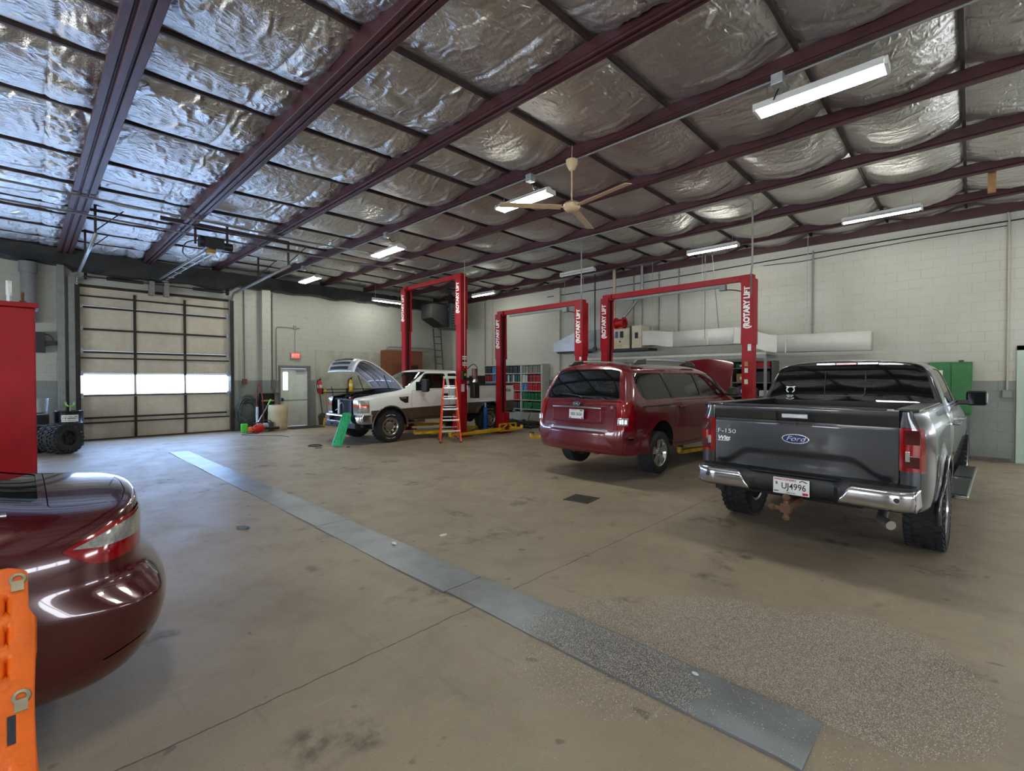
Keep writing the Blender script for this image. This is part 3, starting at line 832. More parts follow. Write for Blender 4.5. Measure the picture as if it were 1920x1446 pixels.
# ------------------------------------------------------------------ dark grey pickup truck
GREY_PAINT = paint('truck_grey_paint', (52, 54, 57), metal=0.6, rough=0.3)
def build_grey_pickup():
    T = thing('pickup_truck', 'dark grey crew cab pickup seen from behind with its tailgate closed', 'pickup truck', (6.30, 1.16, 0), R(-2.0))
    WB, AR, TR = 3.68, .50, .415
    left = lambda c, n: c.y > .3
    right = lambda c, n: c.y < -.3
    # cab and front body
    def ring(x, dz=0, w=1.0, bl=1.33): return [(x, .70, .46), (x, .94 * w, .52), (x, .985 * w, .78), (x, 1.0 * w, 1.02), (x, .978 * w, 1.28 + dz), (x, .955 * w, bl + dz), (x, .83, 1.78), (x, .70, 1.905), (x, 0, 1.945)]
    r0 = [(.80, .70, .46), (.79, .92, .52), (.78, .965, .78), (.78, .975, 1.02), (.78, .95, 1.28), (.79, .93, 1.34), (.90, .80, 1.77), (.97, .69, 1.885), (.99, 0, 1.915)]
    r1 = ring(.95); r1[6] = (1.02, .825, 1.78); r1[7] = (1.1, .71, 1.905); r1[8] = (1.12, 0, 1.945)
    rings = [r0, r1, ring(1.6), ring(2.2)]
    rA = ring(2.75); rA[6] = (2.6, .80, 1.74); rA[7] = (2.48, .69, 1.86); rA[8] = (2.36, 0, 1.915); rings.append(rA)
    rB = [(3.2, .70, .46), (3.2, .94, .52), (3.2, .985, .78), (3.2, 1.0, 1.02), (3.2, .97, 1.24), (3.2, .93, 1.30), (3.16, .86, 1.36), (3.14, .75, 1.40), (3.18, 0, 1.44)]; rings.append(rB)
    rC = [(3.7, .70, .46), (3.7, .95, .5), (3.7, 1.0, .78), (3.7, 1.01, 1.0), (3.7, .97, 1.18), (3.7, .90, 1.24), (3.7, .80, 1.27), (3.7, .70, 1.30), (3.7, 0, 1.33)]; rings.append(rC)
    rD = [(4.35, .70, .40), (4.38, .92, .44), (4.40, .96, .72), (4.40, .96, .95), (4.36, .93, 1.12), (4.33, .88, 1.17), (4.3, .78, 1.2), (4.28, .68, 1.22), (4.28, 0, 1.25)]; rings.append(rD)
    rE = [(4.5, .68, .40), (4.54, .80, .44), (4.58, .84, .72), (4.58, .84, .95), (4.55, .82, 1.08), (4.5, .8, 1.13), (4.46, .72, 1.16), (4.44, .6, 1.18), (4.44, 0, 1.21)]; rings.append(rE)
    mid0 = [(p[0] - .015, 0, p[2]) for p in r0[:-1]]; mid1 = [(p[0] + .04, 0, p[2]) for p in rE[:-1]]
    bm = cage(rings, mid0, mid1, {4: .35, 1: .5}, {0: .6}, 3)
    back = lambda c, n: n.x < -.5 and c.x < 1.3
    rw = rpoly([(-.86, 1.40), (.86, 1.40), (.75, 1.81), (.68, 1.85), (-.68, 1.85), (-.75, 1.81)], .05)
    g = cut(bm, rw, 'YZ', back)
    rwg = finish(extract(bm, g, -.004), 'rear_window', GLASS_DARK, T, 60)
    # side windows and doors
    wins = [[(1.05, 1.40), (1.93, 1.40), (1.93, 1.80), (1.30, 1.80), (1.12, 1.70)], [(2.02, 1.40), (2.98, 1.40), (2.62, 1.70), (2.50, 1.80), (2.02, 1.80)]]
    for sel in (left, right):
        for pw in wins:
            g = cut(bm, rpoly(pw, .05), 'XZ', sel); finish(extract(bm, g, -.006), 'side_window', GLASS_DARK, T, 60)
        for pd in ([(.98, .60), (1.97, .60), (1.97, 1.375), (.98, 1.375)], [(1.975, .60), (3.02, .60), (3.02, 1.375), (1.975, 1.375)]):
            fs = gap_panel(bm, rpoly(pd, .06), 'XZ', sel); dr = finish(fs, 'door', GREY_PAINT, T, 45)
            s = 1 if sel is left else -1
            MB().bar((pd[0][0] + .10, s * 1.035, 1.17), (pd[0][0] + .34, s * 1.035, 1.17), .03, .035).box((pd[0][0] + .11, s * 1.01, 1.17), (.04, .06, .03)).box((pd[0][0] + .33, s * 1.01, 1.17), (.04, .06, .03)).build('door_handle', CHROME, dr, bevel=.008)
        fs = cut(bm, circ(WB, .42, AR), 'XZ', sel); bmesh.ops.delete(bm, geom=fs, context='FACES')
        fs = cut(bm, circ(WB, .40, AR), 'XZ', lambda c, n: c.z < .7 and (c.y > .3 if sel is left else c.y < -.3)); bmesh.ops.delete(bm, geom=fs, context='FACES')
    ws = cut(bm, rpoly([(-.72, 1.42), (.72, 1.42), (.62, 1.84), (-.62, 1.84)], .05), 'YZ', lambda c, n: c.x > 2.2 and n.x > .2 and n.z > .2)
    finish(extract(bm, ws, -.006), 'windshield', GLASS_MID, T, 60)
    liner(bm, 'cabin_lining', DARK, T, -.035)
    finish(bm, 'cab', GREY_PAINT, T, 45)
    mb = MB()
    for y in (-.45, .45): seat(mb, 2.35, y, .5, .85); seat(mb, 1.45, y, .6, .85, .5)
    mb.bb((2.75, -.8, .9), (3.1, .8, 1.3)); mb.build('seats', CABIN, T, bevel=.03)
    # window frame: slider and decal
    def on_back(y, z): return .80 + (z - 1.34) * .255 - .022
    fr = []
    for a, b in (((-.19, 1.47), (.19, 1.47)), ((.19, 1.47), (.21, 1.5)), ((.21, 1.5), (.21, 1.78)), ((-.19, 1.47), (-.21, 1.5)), ((-.21, 1.5), (-.21, 1.78))):
        fr.append((a, b))
    mb = MB()
    for a, b in fr: mb.bar((on_back(*a), a[0], a[1]), (on_back(*b), b[0], b[1]), .008, .008)
    mb.build('slider_frame', mat('slider_grey', (48, 50, 52), 0.3, 0.3, var=0.1), rwg)
    mb = MB()
    def dec(pts, w=.012):
        for p, q in zip(pts[:-1], pts[1:]): mb.bar((on_back(*p), p[0], p[1]), (on_back(*q), q[0], q[1]), .004, w, (0, 0, 1) if abs(p[0] - q[0]) > abs(p[1] - q[1]) else (0, 1, 0))
    cy, cz = .60, 1.545
    for s in (-1, 1):
        dec([(cy + s * (.038 * math.sin(t) + .008), cz - .009 + .034 * math.cos(t)) for t in [k * .35 for k in range(1, 9)]], .012)
        dec([(cy, cz + .027), (cy + s * .053, cz + .034), (cy + s * .027, cz + .015)], .009)
    mb.build('window_decal', LETTER, rwg)
    mb = MB()
    for zz, ys_ in ((cz - .085, (-.035, -.02, 0, .018, .034)), (cz - .105, (-.024, -.006, .012, .026))):
        for q in ys_: dec([(cy + q - .005, zz), (cy + q + .005, zz)], .012)
    dec([(cy + .055 * math.cos(a), cz - .10 + .035 * math.sin(a)) for a in [PI + .5 + k * .3 for k in range(8)]], .008)
    mb.build('decal_marks', LETTER, rwg)
    # third brake light
    o = MB().bb((.925, -.11, 1.855), (.96, .11, 1.885)).build('brake_light', LAMPRED, T, bevel=.006)
    for s in (-1, 1): MB().box((.945, s * .22, 1.87), (.035, .21, .028), None).build('cargo_lamp', LAMPCLEAR, o, bevel=.006)
    # bed: outer sides
    def yb(x, z):
        y = .985 - .055 * smooth01((z - 1.16) / .24) ** 1.4 - .05 * max(0, (.85 - z) / .35) ** 2
        if x < -.8: y -= .075 * ((-.8 - x) / .33) ** 1.6
        r = math.hypot(x, z - .42); y += .022 * math.exp(-((r - AR - .02) / .06) ** 2)
        return y
    for s, sel in ((1, left), (-1, right)):
        mb = MB().grid(lambda u, v: (-1.13 + 1.86 * u, s * yb(-1.13 + 1.86 * u, .56 + .84 * v), .56 + .84 * v), 64, 40)
        mb.grid(lambda u, v: (-1.13 + 1.86 * u, s * (yb(-1.13 + 1.86 * u, 1.4) - .02 * (1 - math.cos(v * PI / 2)) - .1 * v * v), 1.40 + .022 * math.sin(v * PI / 2)), 64, 6)
        b = bmesh.new(); me = bpy.data.meshes.new('t'); me.from_pydata([tuple(v) for v in mb.v], [], mb.f); b.from_mesh(me); bpy.data.meshes.remove(me)
        bmesh.ops.remove_doubles(b, verts=b.verts, dist=1e-4); bmesh.ops.recalc_face_normals(b, faces=b.faces)
        if sum(f.normal.y * s for f in b.faces) < 0: bmesh.ops.reverse_faces(b, faces=b.faces)
        fs = cut(b, circ(0, .42, AR), 'XZ', lambda c, n: True); bmesh.ops.delete(b, geom=fs, context='FACES')
        fs = cut(b, [(-AR * .985, .3), (AR * .985, .3), (AR * .985, .45), (-AR * .985, .45)], 'XZ', lambda c, n: True); bmesh.ops.delete(b, geom=fs, context='FACES')
        # fuel door on the left side only
        fs = cut(b, [(-1.135, .905), (-1.06, .905), (-1.07, 1.265), (-1.135, 1.265)], 'XZ', lambda c, n: True)
        lamp = extract(b, fs, .006)
        sd = finish(b, 'bed_side', GREY_PAINT, T, 45, solid=.012)
        lo = finish(lamp, 'tail_light', LAMPRED, T, 50)
        # rear face of the lamp and corner
        y1 = .775; y2 = yb(-1.13, 1.08)
        MB().grid(lambda u, v: (-1.135 - .012 * math.sin(PI * u) , s * (y1 + (yb(-1.13, .905 + .36 * v) - y1 + .004) * u), .905 + .36 * v), 10, 8).build('lamp_lens', LAMPRED, lo, smooth=60)
        for zz, hh in ((1.19, .12), (.985, .10)): MB().box((-1.149, s * (y1 + .085), zz), (.008, .10, hh)).build('lamp_reflector', LAMPDARK, lo, bevel=.003)
        MB().box((-1.151, s * (y1 + .055), 1.03), (.01, .03, .085)).build('reverse_lens', LAMPCLEAR, lo, bevel=.003)
        for z0, z1 in ((.56, .903), (1.267, 1.40)):
            MB().grid(lambda u, v: (-1.13 - .01 * math.sin(PI * u), s * (y1 + .006 + (yb(-1.13, z0 + (z1 - z0) * v) - y1 - .006) * u), z0 + (z1 - z0) * v), 8, 6).build('corner_panel', GREY_PAINT, sd, smooth=60)
        MB().bb((-1.12, s * .745, 1.40), (.72, s * .90, 1.425)).build('rail_cap', BLACK, T, bevel=.008)
        # inner side, arch liner
        MB().bb((-1.08, s * .76, .78), (.70, s * .79, 1.40)).build('inner_side', BLACK, T)
        for cx in (0, WB):
            MB().grid(lambda u, v: (cx + AR * 1.0 * math.cos(PI * u), s * (.55 + .40 * v), .42 + AR * 1.0 * math.sin(PI * u)), 20, 2).build('wheel_well', DARK, T, smooth=60)
        mb = MB().tube([(p[0], s * (yb(p[0], max(.57, p[2])) + .012), p[2]) for p in arc((0, .42), AR + .005, R(-8), R(188), 30)], .016, 8); mb.build('wheel_lip', GREY_PAINT, T, smooth=60)
        for cx in (0, WB): wheel(T, (cx, s * .865, TR), TR, .285, .235, s, 'spoke5', ALU, 'off', ns=6)
        # running board
        o = MB().bb((.62, s * .93, .40), (3.05, s * 1.14, .445)).build('running_board', CHROME, T, bevel=.012)
        MB().bb((.66, s * .95, .447), (1.75, s * 1.12, .452)).bb((1.95, s * .95, .447), (3.0, s * 1.12, .452)).build('step_pad', BLACK, o)
        # mirrors
        m = MB().bb((2.66, s * .93, 1.33), (2.76, s * 1.06, 1.39)).build('mirror', BLACK, T, bevel=.015)
        MB().box((2.74, s * 1.13, 1.42), (.10, .21, .20)).build('mirror_shell', BLACK, m, bevel=.035, bseg=3)
        MB().box((2.686, s * 1.13, 1.42), (.006, .17, .16)).build('mirror_glass', MIRROR, m)
        if s > 0: MB().box((-.62, .93, .47), (.02, .10, .16)).build('mud_flap', RUBBER, T)
    MB().bb((-1.09, -.76, .76), (.70, .76, .80)).bb((.68, -.76, .78), (.72, .76, 1.41)).build('bed_floor', BLACK, T)
    MB().bb((-1.0, -.5, .5), (4.3, .5, .66)).bb((-1.1, -.42, .52), (3.6, -.34, .66)).cyl((0, -.8, .42), (0, .8, .42), .055).sphere((0, 0, .42), .14, 14).build('chassis', DARK, T)
    # tailgate
    tz0, tz1 = .60, 1.415
    def xt(y, z):
        a = abs(y) / .77
        x = -1.135 - .018 * (1 - a * a)
        # upper band leans out to a spoiler lip
        x -= .022 * smooth01((z - 1.27) / .11)
        x += .012 * math.exp(-((z - 1.265) / .012) ** 2)
        # stamped arch: raised shoulder above, step inwards below
        ya = abs(y)
        zb = .985 if ya < .42 else .985 - .135 * smooth01((ya - .42) / .26)
        x += .018 * smooth01((zb - z) / .06) * (1 - smooth01((ya - .70) / .05)) - .018 * smooth01((zb - .09 - z) / .36) * (1 - smooth01((ya - .70) / .05))
        return x
    mb = MB().grid(lambda u, v: (xt(-.77 + 1.54 * u, tz0 + .80 * v), -.77 + 1.54 * u, tz0 + .80 * v), 90, 80)
    mb.grid(lambda u, v: (xt(-.77 + 1.54 * u, 1.40) + .02 * (1 - math.cos(v * PI / 2)) + .05 * v * v, -.77 + 1.54 * u, 1.40 + .02 * math.sin(v * PI / 2)), 90, 5)
    b = bmesh.new(); me = bpy.data.meshes.new('t'); me.from_pydata([tuple(v) for v in mb.v], [], mb.f); b.from_mesh(me)
    bmesh.ops.remove_doubles(b, verts=b.verts, dist=1e-4); bmesh.ops.recalc_face_normals(b, faces=b.faces)
    if sum(f.normal.x for f in b.faces) > 0: bmesh.ops.reverse_faces(b, faces=b.faces)
    hz = rpoly([(-.17, 1.375), (.17, 1.375), (.165, 1.27), (.13, 1.225), (-.13, 1.225), (-.165, 1.27)], .03)
    fs = cut(b, hz, 'YZ', lambda c, n: True); bez = extract(b, fs, -.012)
    tg = finish(b, 'tailgate', GREY_PAINT, T, 40)
    finish(bez, 'handle_bezel', BLACK, tg, 50)
    MB().box((-1.185, 0, 1.325), (.03, .22, .042)).build('handle', GALV, tg, bevel=.006)
    MB().cyl((-1.17, 0, 1.25), (-1.155, 0, 1.25), .012, 10).build('camera', BLACK, tg)
    MB().bb((-1.10, -.77, .62), (-1.07, .77, 1.41)).build('inner_panel', BLACK, tg)
    MB().bb((-1.158, -.69, 1.405), (-1.12, .69, 1.427)).build('top_moulding', BLACK, tg, bevel=.006)
    # badges
    x = xt(0, 1.10) - .004
    ov = MB(); n = 40
    ov.prism([(.118 * math.cos(2 * PI * k / n), 1.105 + .047 * math.sin(2 * PI * k / n)) for k in range(n)], 'X', x - .006, x + .01)
    bd = ov.build('oval_badge', SILVERBADGE, tg, bevel=.002)
    ov = MB(); ov.prism([(.108 * math.cos(2 * PI * k / n), 1.105 + .039 * math.sin(2 * PI * k / n)) for k in range(n)], 'X', x - .0085, x)
    ov.build('badge_field', mat('badge_blue', (20, 38, 92), 0.25, 0.2, var=0.05, coat=0.6), bd)
    text('badge_script', 'Ford', .068, SILVERBADGE, bd, (x - .0095, 0, 1.105), (0, -1, 0), (0, 0, 1), sx=1.25, bold=-.0005, depth=.002, shear=.35)
    xb = xt(.6, 1.13) - .002
    text('model_badge', 'F-150', .062, SILVERBADGE, tg, (xb, .745, 1.13), (0, -1, 0), (0, 0, 1), sx=1.35, depth=.004, align='LEFT')
    text('dealer_badge', 'Witt', .06, LETTER, tg, (xb, .745, 1.055), (0, -1, 0), (0, 0, 1), sx=1.1, bold=.002, depth=.002, align='LEFT', shear=.2)
    MB().box((xb, .685, 1.028), (.003, .115, .006)).build('dealer_badge_line', LETTER, tg)
    # bumper
    bp = MB()
    def bump_x(y): return -1.30 + .10 * max(0, (abs(y) - .70) / .25) ** 2
    N = 48
    def sect(y):  # centre lower than the ends
        c = smooth01((abs(y) - .30) / .14)
        return .60 - .07 * (1 - c) , .775 - .03 * (1 - c)
    bp.grid(lambda u, v: (bump_x(-.895 + 1.79 * u) + .03 * (2 * abs(v - .5)) ** 3 + (.045 if abs(-.895 + 1.79 * u) < .36 else 0), -.895 + 1.79 * u, .575 + .205 * v), N, 8)
    bp.grid(lambda u, v: (bump_x(-.895 + 1.79 * u) + .03 + .2 * v, -.895 + 1.79 * u, .78 + .02 * v), N, 2)
    bo = bp.build('bumper', BLACK, T, smooth=50, solid=.01)
    for s in (-1, 1):
        def chrome_pt(u, v):
            ya = .365 + .535 * u + (1 - u) * .10 * v ; y = s * ya; z = .585 + .175 * v
            if u > .8: pass
            return (bump_x(y) - .012 + .02 * (2 * abs(v - .5)) ** 3, y, z)
        c = MB().grid(chrome_pt, 24, 8)
        c.grid(lambda u, v: (bump_x(.90) - .012 + .28 * u, s * (.90 + .02 * math.sin(u * 1.5)), .585 + .175 * v), 8, 6)
        co = c.build('chrome_cap', CHROME, bo, smooth=45, solid=.006)
        for yy in (.78,):
            MB().cyl((bump_x(yy) - .018, s * yy, .68), (bump_x(yy) - .004, s * yy, .68), .02, 14).build('parking_sensor', BLACK, co)
    lp = plate(T, (-1.283, 0.0, .665), 1)
    text('plate_state', 'WISCONSIN', .026, INKRED, lp, (-.0035, .05, .058), (0, -1, 0), (0, 0, 1), sx=1.3, depth=.0008, bold=.0006)
    text('plate_number', 'UJ4996', .082, INK, lp, (-.0035, -.022, -.002), (0, -1, 0), (0, 0, 1), sx=.86, depth=.0008, bold=.0008)
    text('plate_class', 'B', .036, INK, lp, (-.0035, .122, .02), (0, -1, 0), (0, 0, 1), depth=.0008, bold=.001)
    text('plate_class', 'TRUCK', .02, INK, lp, (-.0035, 0, -.061), (0, -1, 0), (0, 0, 1), sx=1.2, depth=.0008)
    text('plate_month', 'MAY', .02, INK, lp, (-.0035, .122, -.055), (0, -1, 0), (0, 0, 1), depth=.0008, bold=.0008)
    MB().box((-.004, -.12, -.056), (.002, .045, .022)).build('plate_sticker', INKRED, lp)
    mb = MB()
    for a, b in (((-.07, .05), (-.095, .066)), ((-.095, .066), (-.12, .052)), ((-.115, .056), (-.135, .05))): mb.bar((-.0035, a[0], a[1]), (-.0035, b[0], b[1]), .002, .008, (0, 0, 1))
    mb.build('plate_picture', INK, lp)
    # hitch with balls
    hb = MB().bb((-1.42, -.03, .47), (-1.0, .03, .53)); hb.cyl((-1.42, 0, .41), (-1.42, 0, .56), .022)
    hb.sphere((-1.42, 0, .59), .032).sphere((-1.42, 0, .40), .03).cyl((-1.42, .03, .48), (-1.42, .09, .48), .022).sphere((-1.42, .12, .48), .032).box((-1.42, 0, .49), (.07, .08, .08))
    hb.build('hitch_ball_mount', IRON, T, smooth=40)
    MB().tube([(-.4, -.62, .50), (-.9, -.64, .48), (-1.15, -.66, .47), (-1.25, -.74, .455)], .04, 12).build('exhaust_pipe', STEEL, T, smooth=50)
    return T
build_grey_pickup()
# ------------------------------------------------------------------ maroon minivan
MAROONP = paint('van_maroon_paint', (100, 6, 22), metal=0.1, rough=0.26, dirt=(96, 60, 58), amt=.18)
def build_minivan():
    T = thing('minivan', 'dark red minivan with roof rails and raised hood between two lift posts', 'minivan', (7.55, 4.72, .21), R(-2.5))
    WB, TR = 3.02, .335
    left = lambda c, n: c.y > .3
    right = lambda c, n: c.y < -.3
    r0 = [(-.96, .68, .27), (-1.02, .82, .31), (-1.075, .87, .50), (-1.05, .885, .68), (-1.01, .875, .90), (-.97, .85, 1.10), (-.80, .76, 1.50), (-.67, .66, 1.68), (-.64, 0, 1.735)]
    r1 = [(-.85, .78, .25), (-.88, .92, .29), (-.90, .962, .5), (-.89, .972, .7), (-.87, .972, .92), (-.84, .945, 1.10), (-.68, .825, 1.50), (-.56, .72, 1.70), (-.50, 0, 1.765)]
    def rg(x, dz=0): return [(x, .80, .22), (x, .945, .27), (x, .982, .5), (x, .99, .7), (x, .985, .92), (x, .955, 1.10), (x, .835, 1.52), (x, .72, 1.715 + dz), (x, 0, 1.775 + dz)]
    rings = [r0, r1, rg(-.45), rg(.4, .005), rg(1.3, .005)]
    a = rg(2.0); rings.append(a)
    b = rg(2.7); b[6] = (2.55, .815, 1.44); b[7] = (2.40, .70, 1.60); b[8] = (2.22, 0, 1.69); rings.append(b)
    rings.append([(3.25, .80, .22), (3.25, .945, .27), (3.25, .982, .5), (3.25, .99, .7), (3.25, .97, .90), (3.22, .93, 1.02), (3.18, .85, 1.09), (3.16, .74, 1.12), (3.20, 0, 1.16)])
    rings.append([(3.7, .76, .22), (3.7, .93, .28), (3.72, .965, .5), (3.72, .96, .68), (3.7, .92, .84), (3.68, .86, .92), (3.66, .78, .97), (3.64, .62, 1.0), (3.66, 0, 1.04)])
    rings.append([(3.95, .62, .24), (4.0, .74, .3), (4.04, .78, .5), (4.03, .77, .64), (3.99, .75, .74), (3.95, .72, .80), (3.92, .64, .85), (3.9, .5, .88), (3.94, 0, .91)])
    mid0 = [(p[0] - .05, 0, p[2]) for p in r0[:-1]]; mid1 = [(p[0] + .06, 0, p[2]) for p in rings[-1][:-1]]
    bm = cage(rings, mid0, mid1, {5: .35, 1: .5}, {0: .45}, 3)
    rear = lambda c, n: n.x < -.35 and c.x < -.3
    rw = rpoly([(-.775, 1.135), (.775, 1.135), (.64, 1.60), (.55, 1.635), (-.55, 1.635), (-.64, 1.60)], .07)
    rg_ = finish(extract(bm, cut(bm, rw, 'YZ', rear), -.005), 'rear_window', GLASS_DARK, T, 60)
    wins = [([(-.62, 1.30), (-.56, 1.18), (-.44, 1.125), (.40, 1.135), (.22, 1.57), (-.52, 1.57), (-.62, 1.52)], GLASS_DARK),
            ([(.50, 1.135), (1.50, 1.14), (1.40, 1.57), (.33, 1.57)], GLASS_DARK), ([(1.60, 1.14), (2.68, 1.14), (2.50, 1.36), (2.28, 1.56), (1.50, 1.57)], GLASS_MID)]
    for sel in (left, right):
        s = 1 if sel is left else -1
        for pw, gm in wins:
            finish(extract(bm, cut(bm, rpoly(pw, .035), 'XZ', sel), -.006), 'side_window', gm, T, 60)
        for a, b in (((.455, 1.13), (.28, 1.58)), ((1.555, 1.13), (1.455, 1.58))):
            pl = ccw([(a[0] - .05, a[1]), (a[0] + .05, a[1]), (b[0] + .05, b[1]), (b[0] - .05, b[1])])
            finish(extract(bm, cut(bm, pl, 'XZ', sel), .002), 'pillar_trim', TRIM, T, 60)
        for cx in (0, WB):
            bmesh.ops.delete(bm, geom=cut(bm, circ(cx, .36, .41), 'XZ', sel), context='FACES')
            MB().grid(lambda u, v: (cx + .41 * math.cos(PI * u), s * (.55 + .405 * v), .36 + .41 * math.sin(PI * u)), 22, 2).build('wheel_well', DARK, T, smooth=60)
        # tail lamp wraps the corner
        lam = rpoly([(-1.12, .66), (-.88, .66), (-.80, 1.02), (-.82, 1.12), (-1.12, 1.12)], .03)
        fs = cut(bm, lam, 'XZ', lambda c, n: (c.y > .765 if s > 0 else c.y < -.765) and c.x < -.7)
        lo = finish(extract(bm, fs, .006), 'tail_light', LAMPRED, T, 60)
        for pd, nm in (([(.47, .33), (1.53, .33), (1.53, 1.10), (.47, 1.10)], 'sliding_door'), ([(1.545, .33), (2.62, .33), (2.80, .70), (2.74, 1.10), (1.545, 1.10)], 'front_door')):
            dr = finish(gap_panel(bm, rpoly(pd, .05), 'XZ', sel, .006), nm, MAROONP, T, 45)
            hx = .62 if nm == 'sliding_door' else 1.72
            MB().bar((hx, s * 1.005, .98), (hx + .2, s * 1.005, .98), .03, .03).build('door_handle', MAROONP, dr, bevel=.01)
        MB().bb((-.55, s * .972, 1.015), (.42, s * .982, 1.028)).build('door_track', TRIM, T)
    # clear lower half of each lamp
    for s in (-1, 1):
        MB().grid(lambda u, v: (-1.052 + .012 * v - .004 + .14 * max(0, u - .35) ** 1.5, s * (.80 + .155 * u), .735 + .12 * v), 10, 4).build('reverse_lens', LAMPCLEAR, T, smooth=60, solid=.006)
    # tailgate lines
    tgp = rpoly([(-.74, .62), (.74, .62), (.755, 1.11), (-.755, 1.11)], .05)
    tg = finish(gap_panel(bm, tgp, 'YZ', rear, .006), 'tailgate', MAROONP, T, 45)
    # hood: cut free and raised
    fs = cut(bm, rpoly([(3.24, -.78), (3.86, -.66), (3.93, -.4), (3.95, 0), (3.93, .4), (3.86, .66), (3.24, .78)], .05), 'XY', lambda c, n: n.z > .3 and c.x > 3)
    hood = extract(bm, fs)
    a = R(-66); piv = Vector((3.24, 0, 1.12))
    for v in hood.verts:
        d = v.co - piv; v.co = piv + Matrix.Rotation(a, 3, 'Y') @ Vector((d.x * 1.45, d.y, d.z * 1.0))
    finish(hood, 'hood', MAROONP, T, 60, solid=.025)
    MB().bb((3.3, -.7, .35), (3.9, .7, .8)).bb((3.35, -.3, .8), (3.75, .35, .95)).cyl((3.5, .45, .8), (3.5, .45, .98), .08).bb((3.7, -.6, .75), (3.9, -.35, .97)).build('engine', DARK, T, bevel=.02)
    MB().tube([(3.85, .6, .9), (3.62, .62, 1.5)], .006).build('hood_prop', STEEL, T)
    ws = cut(bm, rpoly([(-.70, 1.16), (.70, 1.16), (.60, 1.62), (-.60, 1.62)], .06), 'YZ', lambda c, n: c.x > 2.0 and n.x > .2 and n.z > .2)
    finish(extract(bm, ws, -.006), 'windshield', GLASS_MID, T, 60)
    liner(bm, 'cabin_lining', DARK, T, -.035)
    finish(bm, 'body', MAROONP, T, 45)
    mb = MB()
    for x in (-.05, .95, 1.9):
        for y in (-.5, .5) if x > 0 else (-.5, 0, .5): seat(mb, x, y, .5 if x > 0 else .42, .60, .58)
    mb.build('seats', mat('seat_cloth', (98, 92, 88), 0.85, var=0.12), T, bevel=.05, bseg=3)
    MB().bb((-.9, -.8, .30), (3.1, .8, .36)).bb((2.5, -.8, .75), (2.95, .8, 1.05)).build('dashboard', CABIN, T, bevel=.03)
    # roof rails
    for s in (-1, 1):
        r = MB().tube(catmull([(-.42, s * .68, 1.73), (-.32, s * .68, 1.775), (-.1, s * .68, 1.795), (.8, s * .68, 1.805), (1.45, s * .68, 1.795), (1.68, s * .68, 1.775), (1.78, s * .68, 1.74)], 5), .02, 10).build('roof_rail', GALV, T, smooth=50)
        for xa, xb in ((-.46, -.05), (1.40, 1.82)):
            MB().prism([(xa, 1.71), (xb, 1.70), (xb - .16, 1.79), (xa, 1.818)] if xa > 0 else [(xa, 1.70), (xb, 1.72), (xb, 1.818), (xa + .16, 1.795)], 'Y', s * .68 - .03, s * .68 + .03).build('rail_foot', BLACK, r, bevel=.012)
        m = MB().box((2.66, s * 1.0, 1.16), (.10, .12, .06)).build('mirror', BLACK, T, bevel=.015)
        MB().box((2.62, s * 1.12, 1.22), (.13, .22, .16)).build('mirror_shell', MAROONP if s > 0 else BLACK, m, bevel=.04, bseg=3)
        MB().box((2.553, s * 1.12, 1.22), (.006, .18, .12)).build('mirror_glass', CHROME, m)
        for cx in (0, WB): wheel(T, (cx, s * .835, .36 - .14), .36, .235, .225, s, 'twin', ALU, 'road', ns=5)
    # bumper: protruding shelf with a bright scuff strip
    def bx(y): return -1.115 + .13 * (abs(y) / .9) ** 3
    mb = MB().grid(lambda u, v: (bx(-.90 + 1.8 * u) + (.09 * max(0, (.40 - (.24 + .40 * v)) / .16) ** 2) - .0 + .03 * (max(0, v - .8) / .2) ** 2, -.90 + 1.8 * u, .25 + .40 * v), 48, 14)
    mb.grid(lambda u, v: (bx(-.90 + 1.8 * u) + .03 + .09 * v, -.90 + 1.8 * u, .65 + .01 * v), 48, 2)
    for s in (-1, 1):
        mb.grid(lambda u, v: (bx(.90) + (.09 * max(0, (.40 - (.24 + .40 * v)) / .16) ** 2) + .03 * (max(0, v - .8) / .2) ** 2 + .62 * u, s * (.90 + .085 * math.sin(u * PI / 2)), .25 + .40 * v), 16, 14)
        mb.grid(lambda u, v: (bx(.90) + .03 + .60 * u, s * (.90 + .085 * math.sin(u * PI / 2) - .1 * v), .65 + .02 * v + .02 * u), 16, 2)
    b = bmesh.new(); me = bpy.data.meshes.new('t'); me.from_pydata([tuple(v) for v in mb.v], [], mb.f); b.from_mesh(me)
    for s in (-1, 1):
        bmesh.ops.delete(b, geom=cut(b, circ(0, .36, .41), 'XZ', lambda c, n: c.y * s > .5), context='FACES')
    bmesh.ops.remove_doubles(b, verts=b.verts, dist=1e-4); bmesh.ops.recalc_face_normals(b, faces=b.faces)
    bp = finish(b, 'bumper', MAROONP, T, 50)
    MB().grid(lambda u, v: (bx(-.66 + 1.32 * u) + .005 + .05 * v, -.66 + 1.32 * u, .655 + .012 * v), 30, 2).grid(lambda u, v: (bx(-.66 + 1.32 * u) - .002 + .01 * v, -.66 + 1.32 * u, .622 + .035 * v), 30, 2).build('scuff_strip', GALV, bp, smooth=40)
    for s in (-1, 1): MB().box((-.90, s * .952, .52), (.16, .02, .055), (0, 0, s * .1)).build('side_reflector', LAMPDARK, bp, bevel=.008)
    # tailgate fittings
    MB().tube(catmull([(-1.085, .50, .995), (-1.10, .25, 1.0), (-1.105, 0, 1.002), (-1.10, -.25, 1.0), (-1.085, -.52, .995)], 5), .017, 8).build('chrome_handle_bar', CHROME, tg, smooth=50)
    n = 32
    ob = MB().prism([(.085 * math.cos(2 * PI * k / n), 1.055 + .042 * math.sin(2 * PI * k / n)) for k in range(n)], 'X', -1.085, -1.03).build('oval_badge', CHROME, tg, bevel=.004)
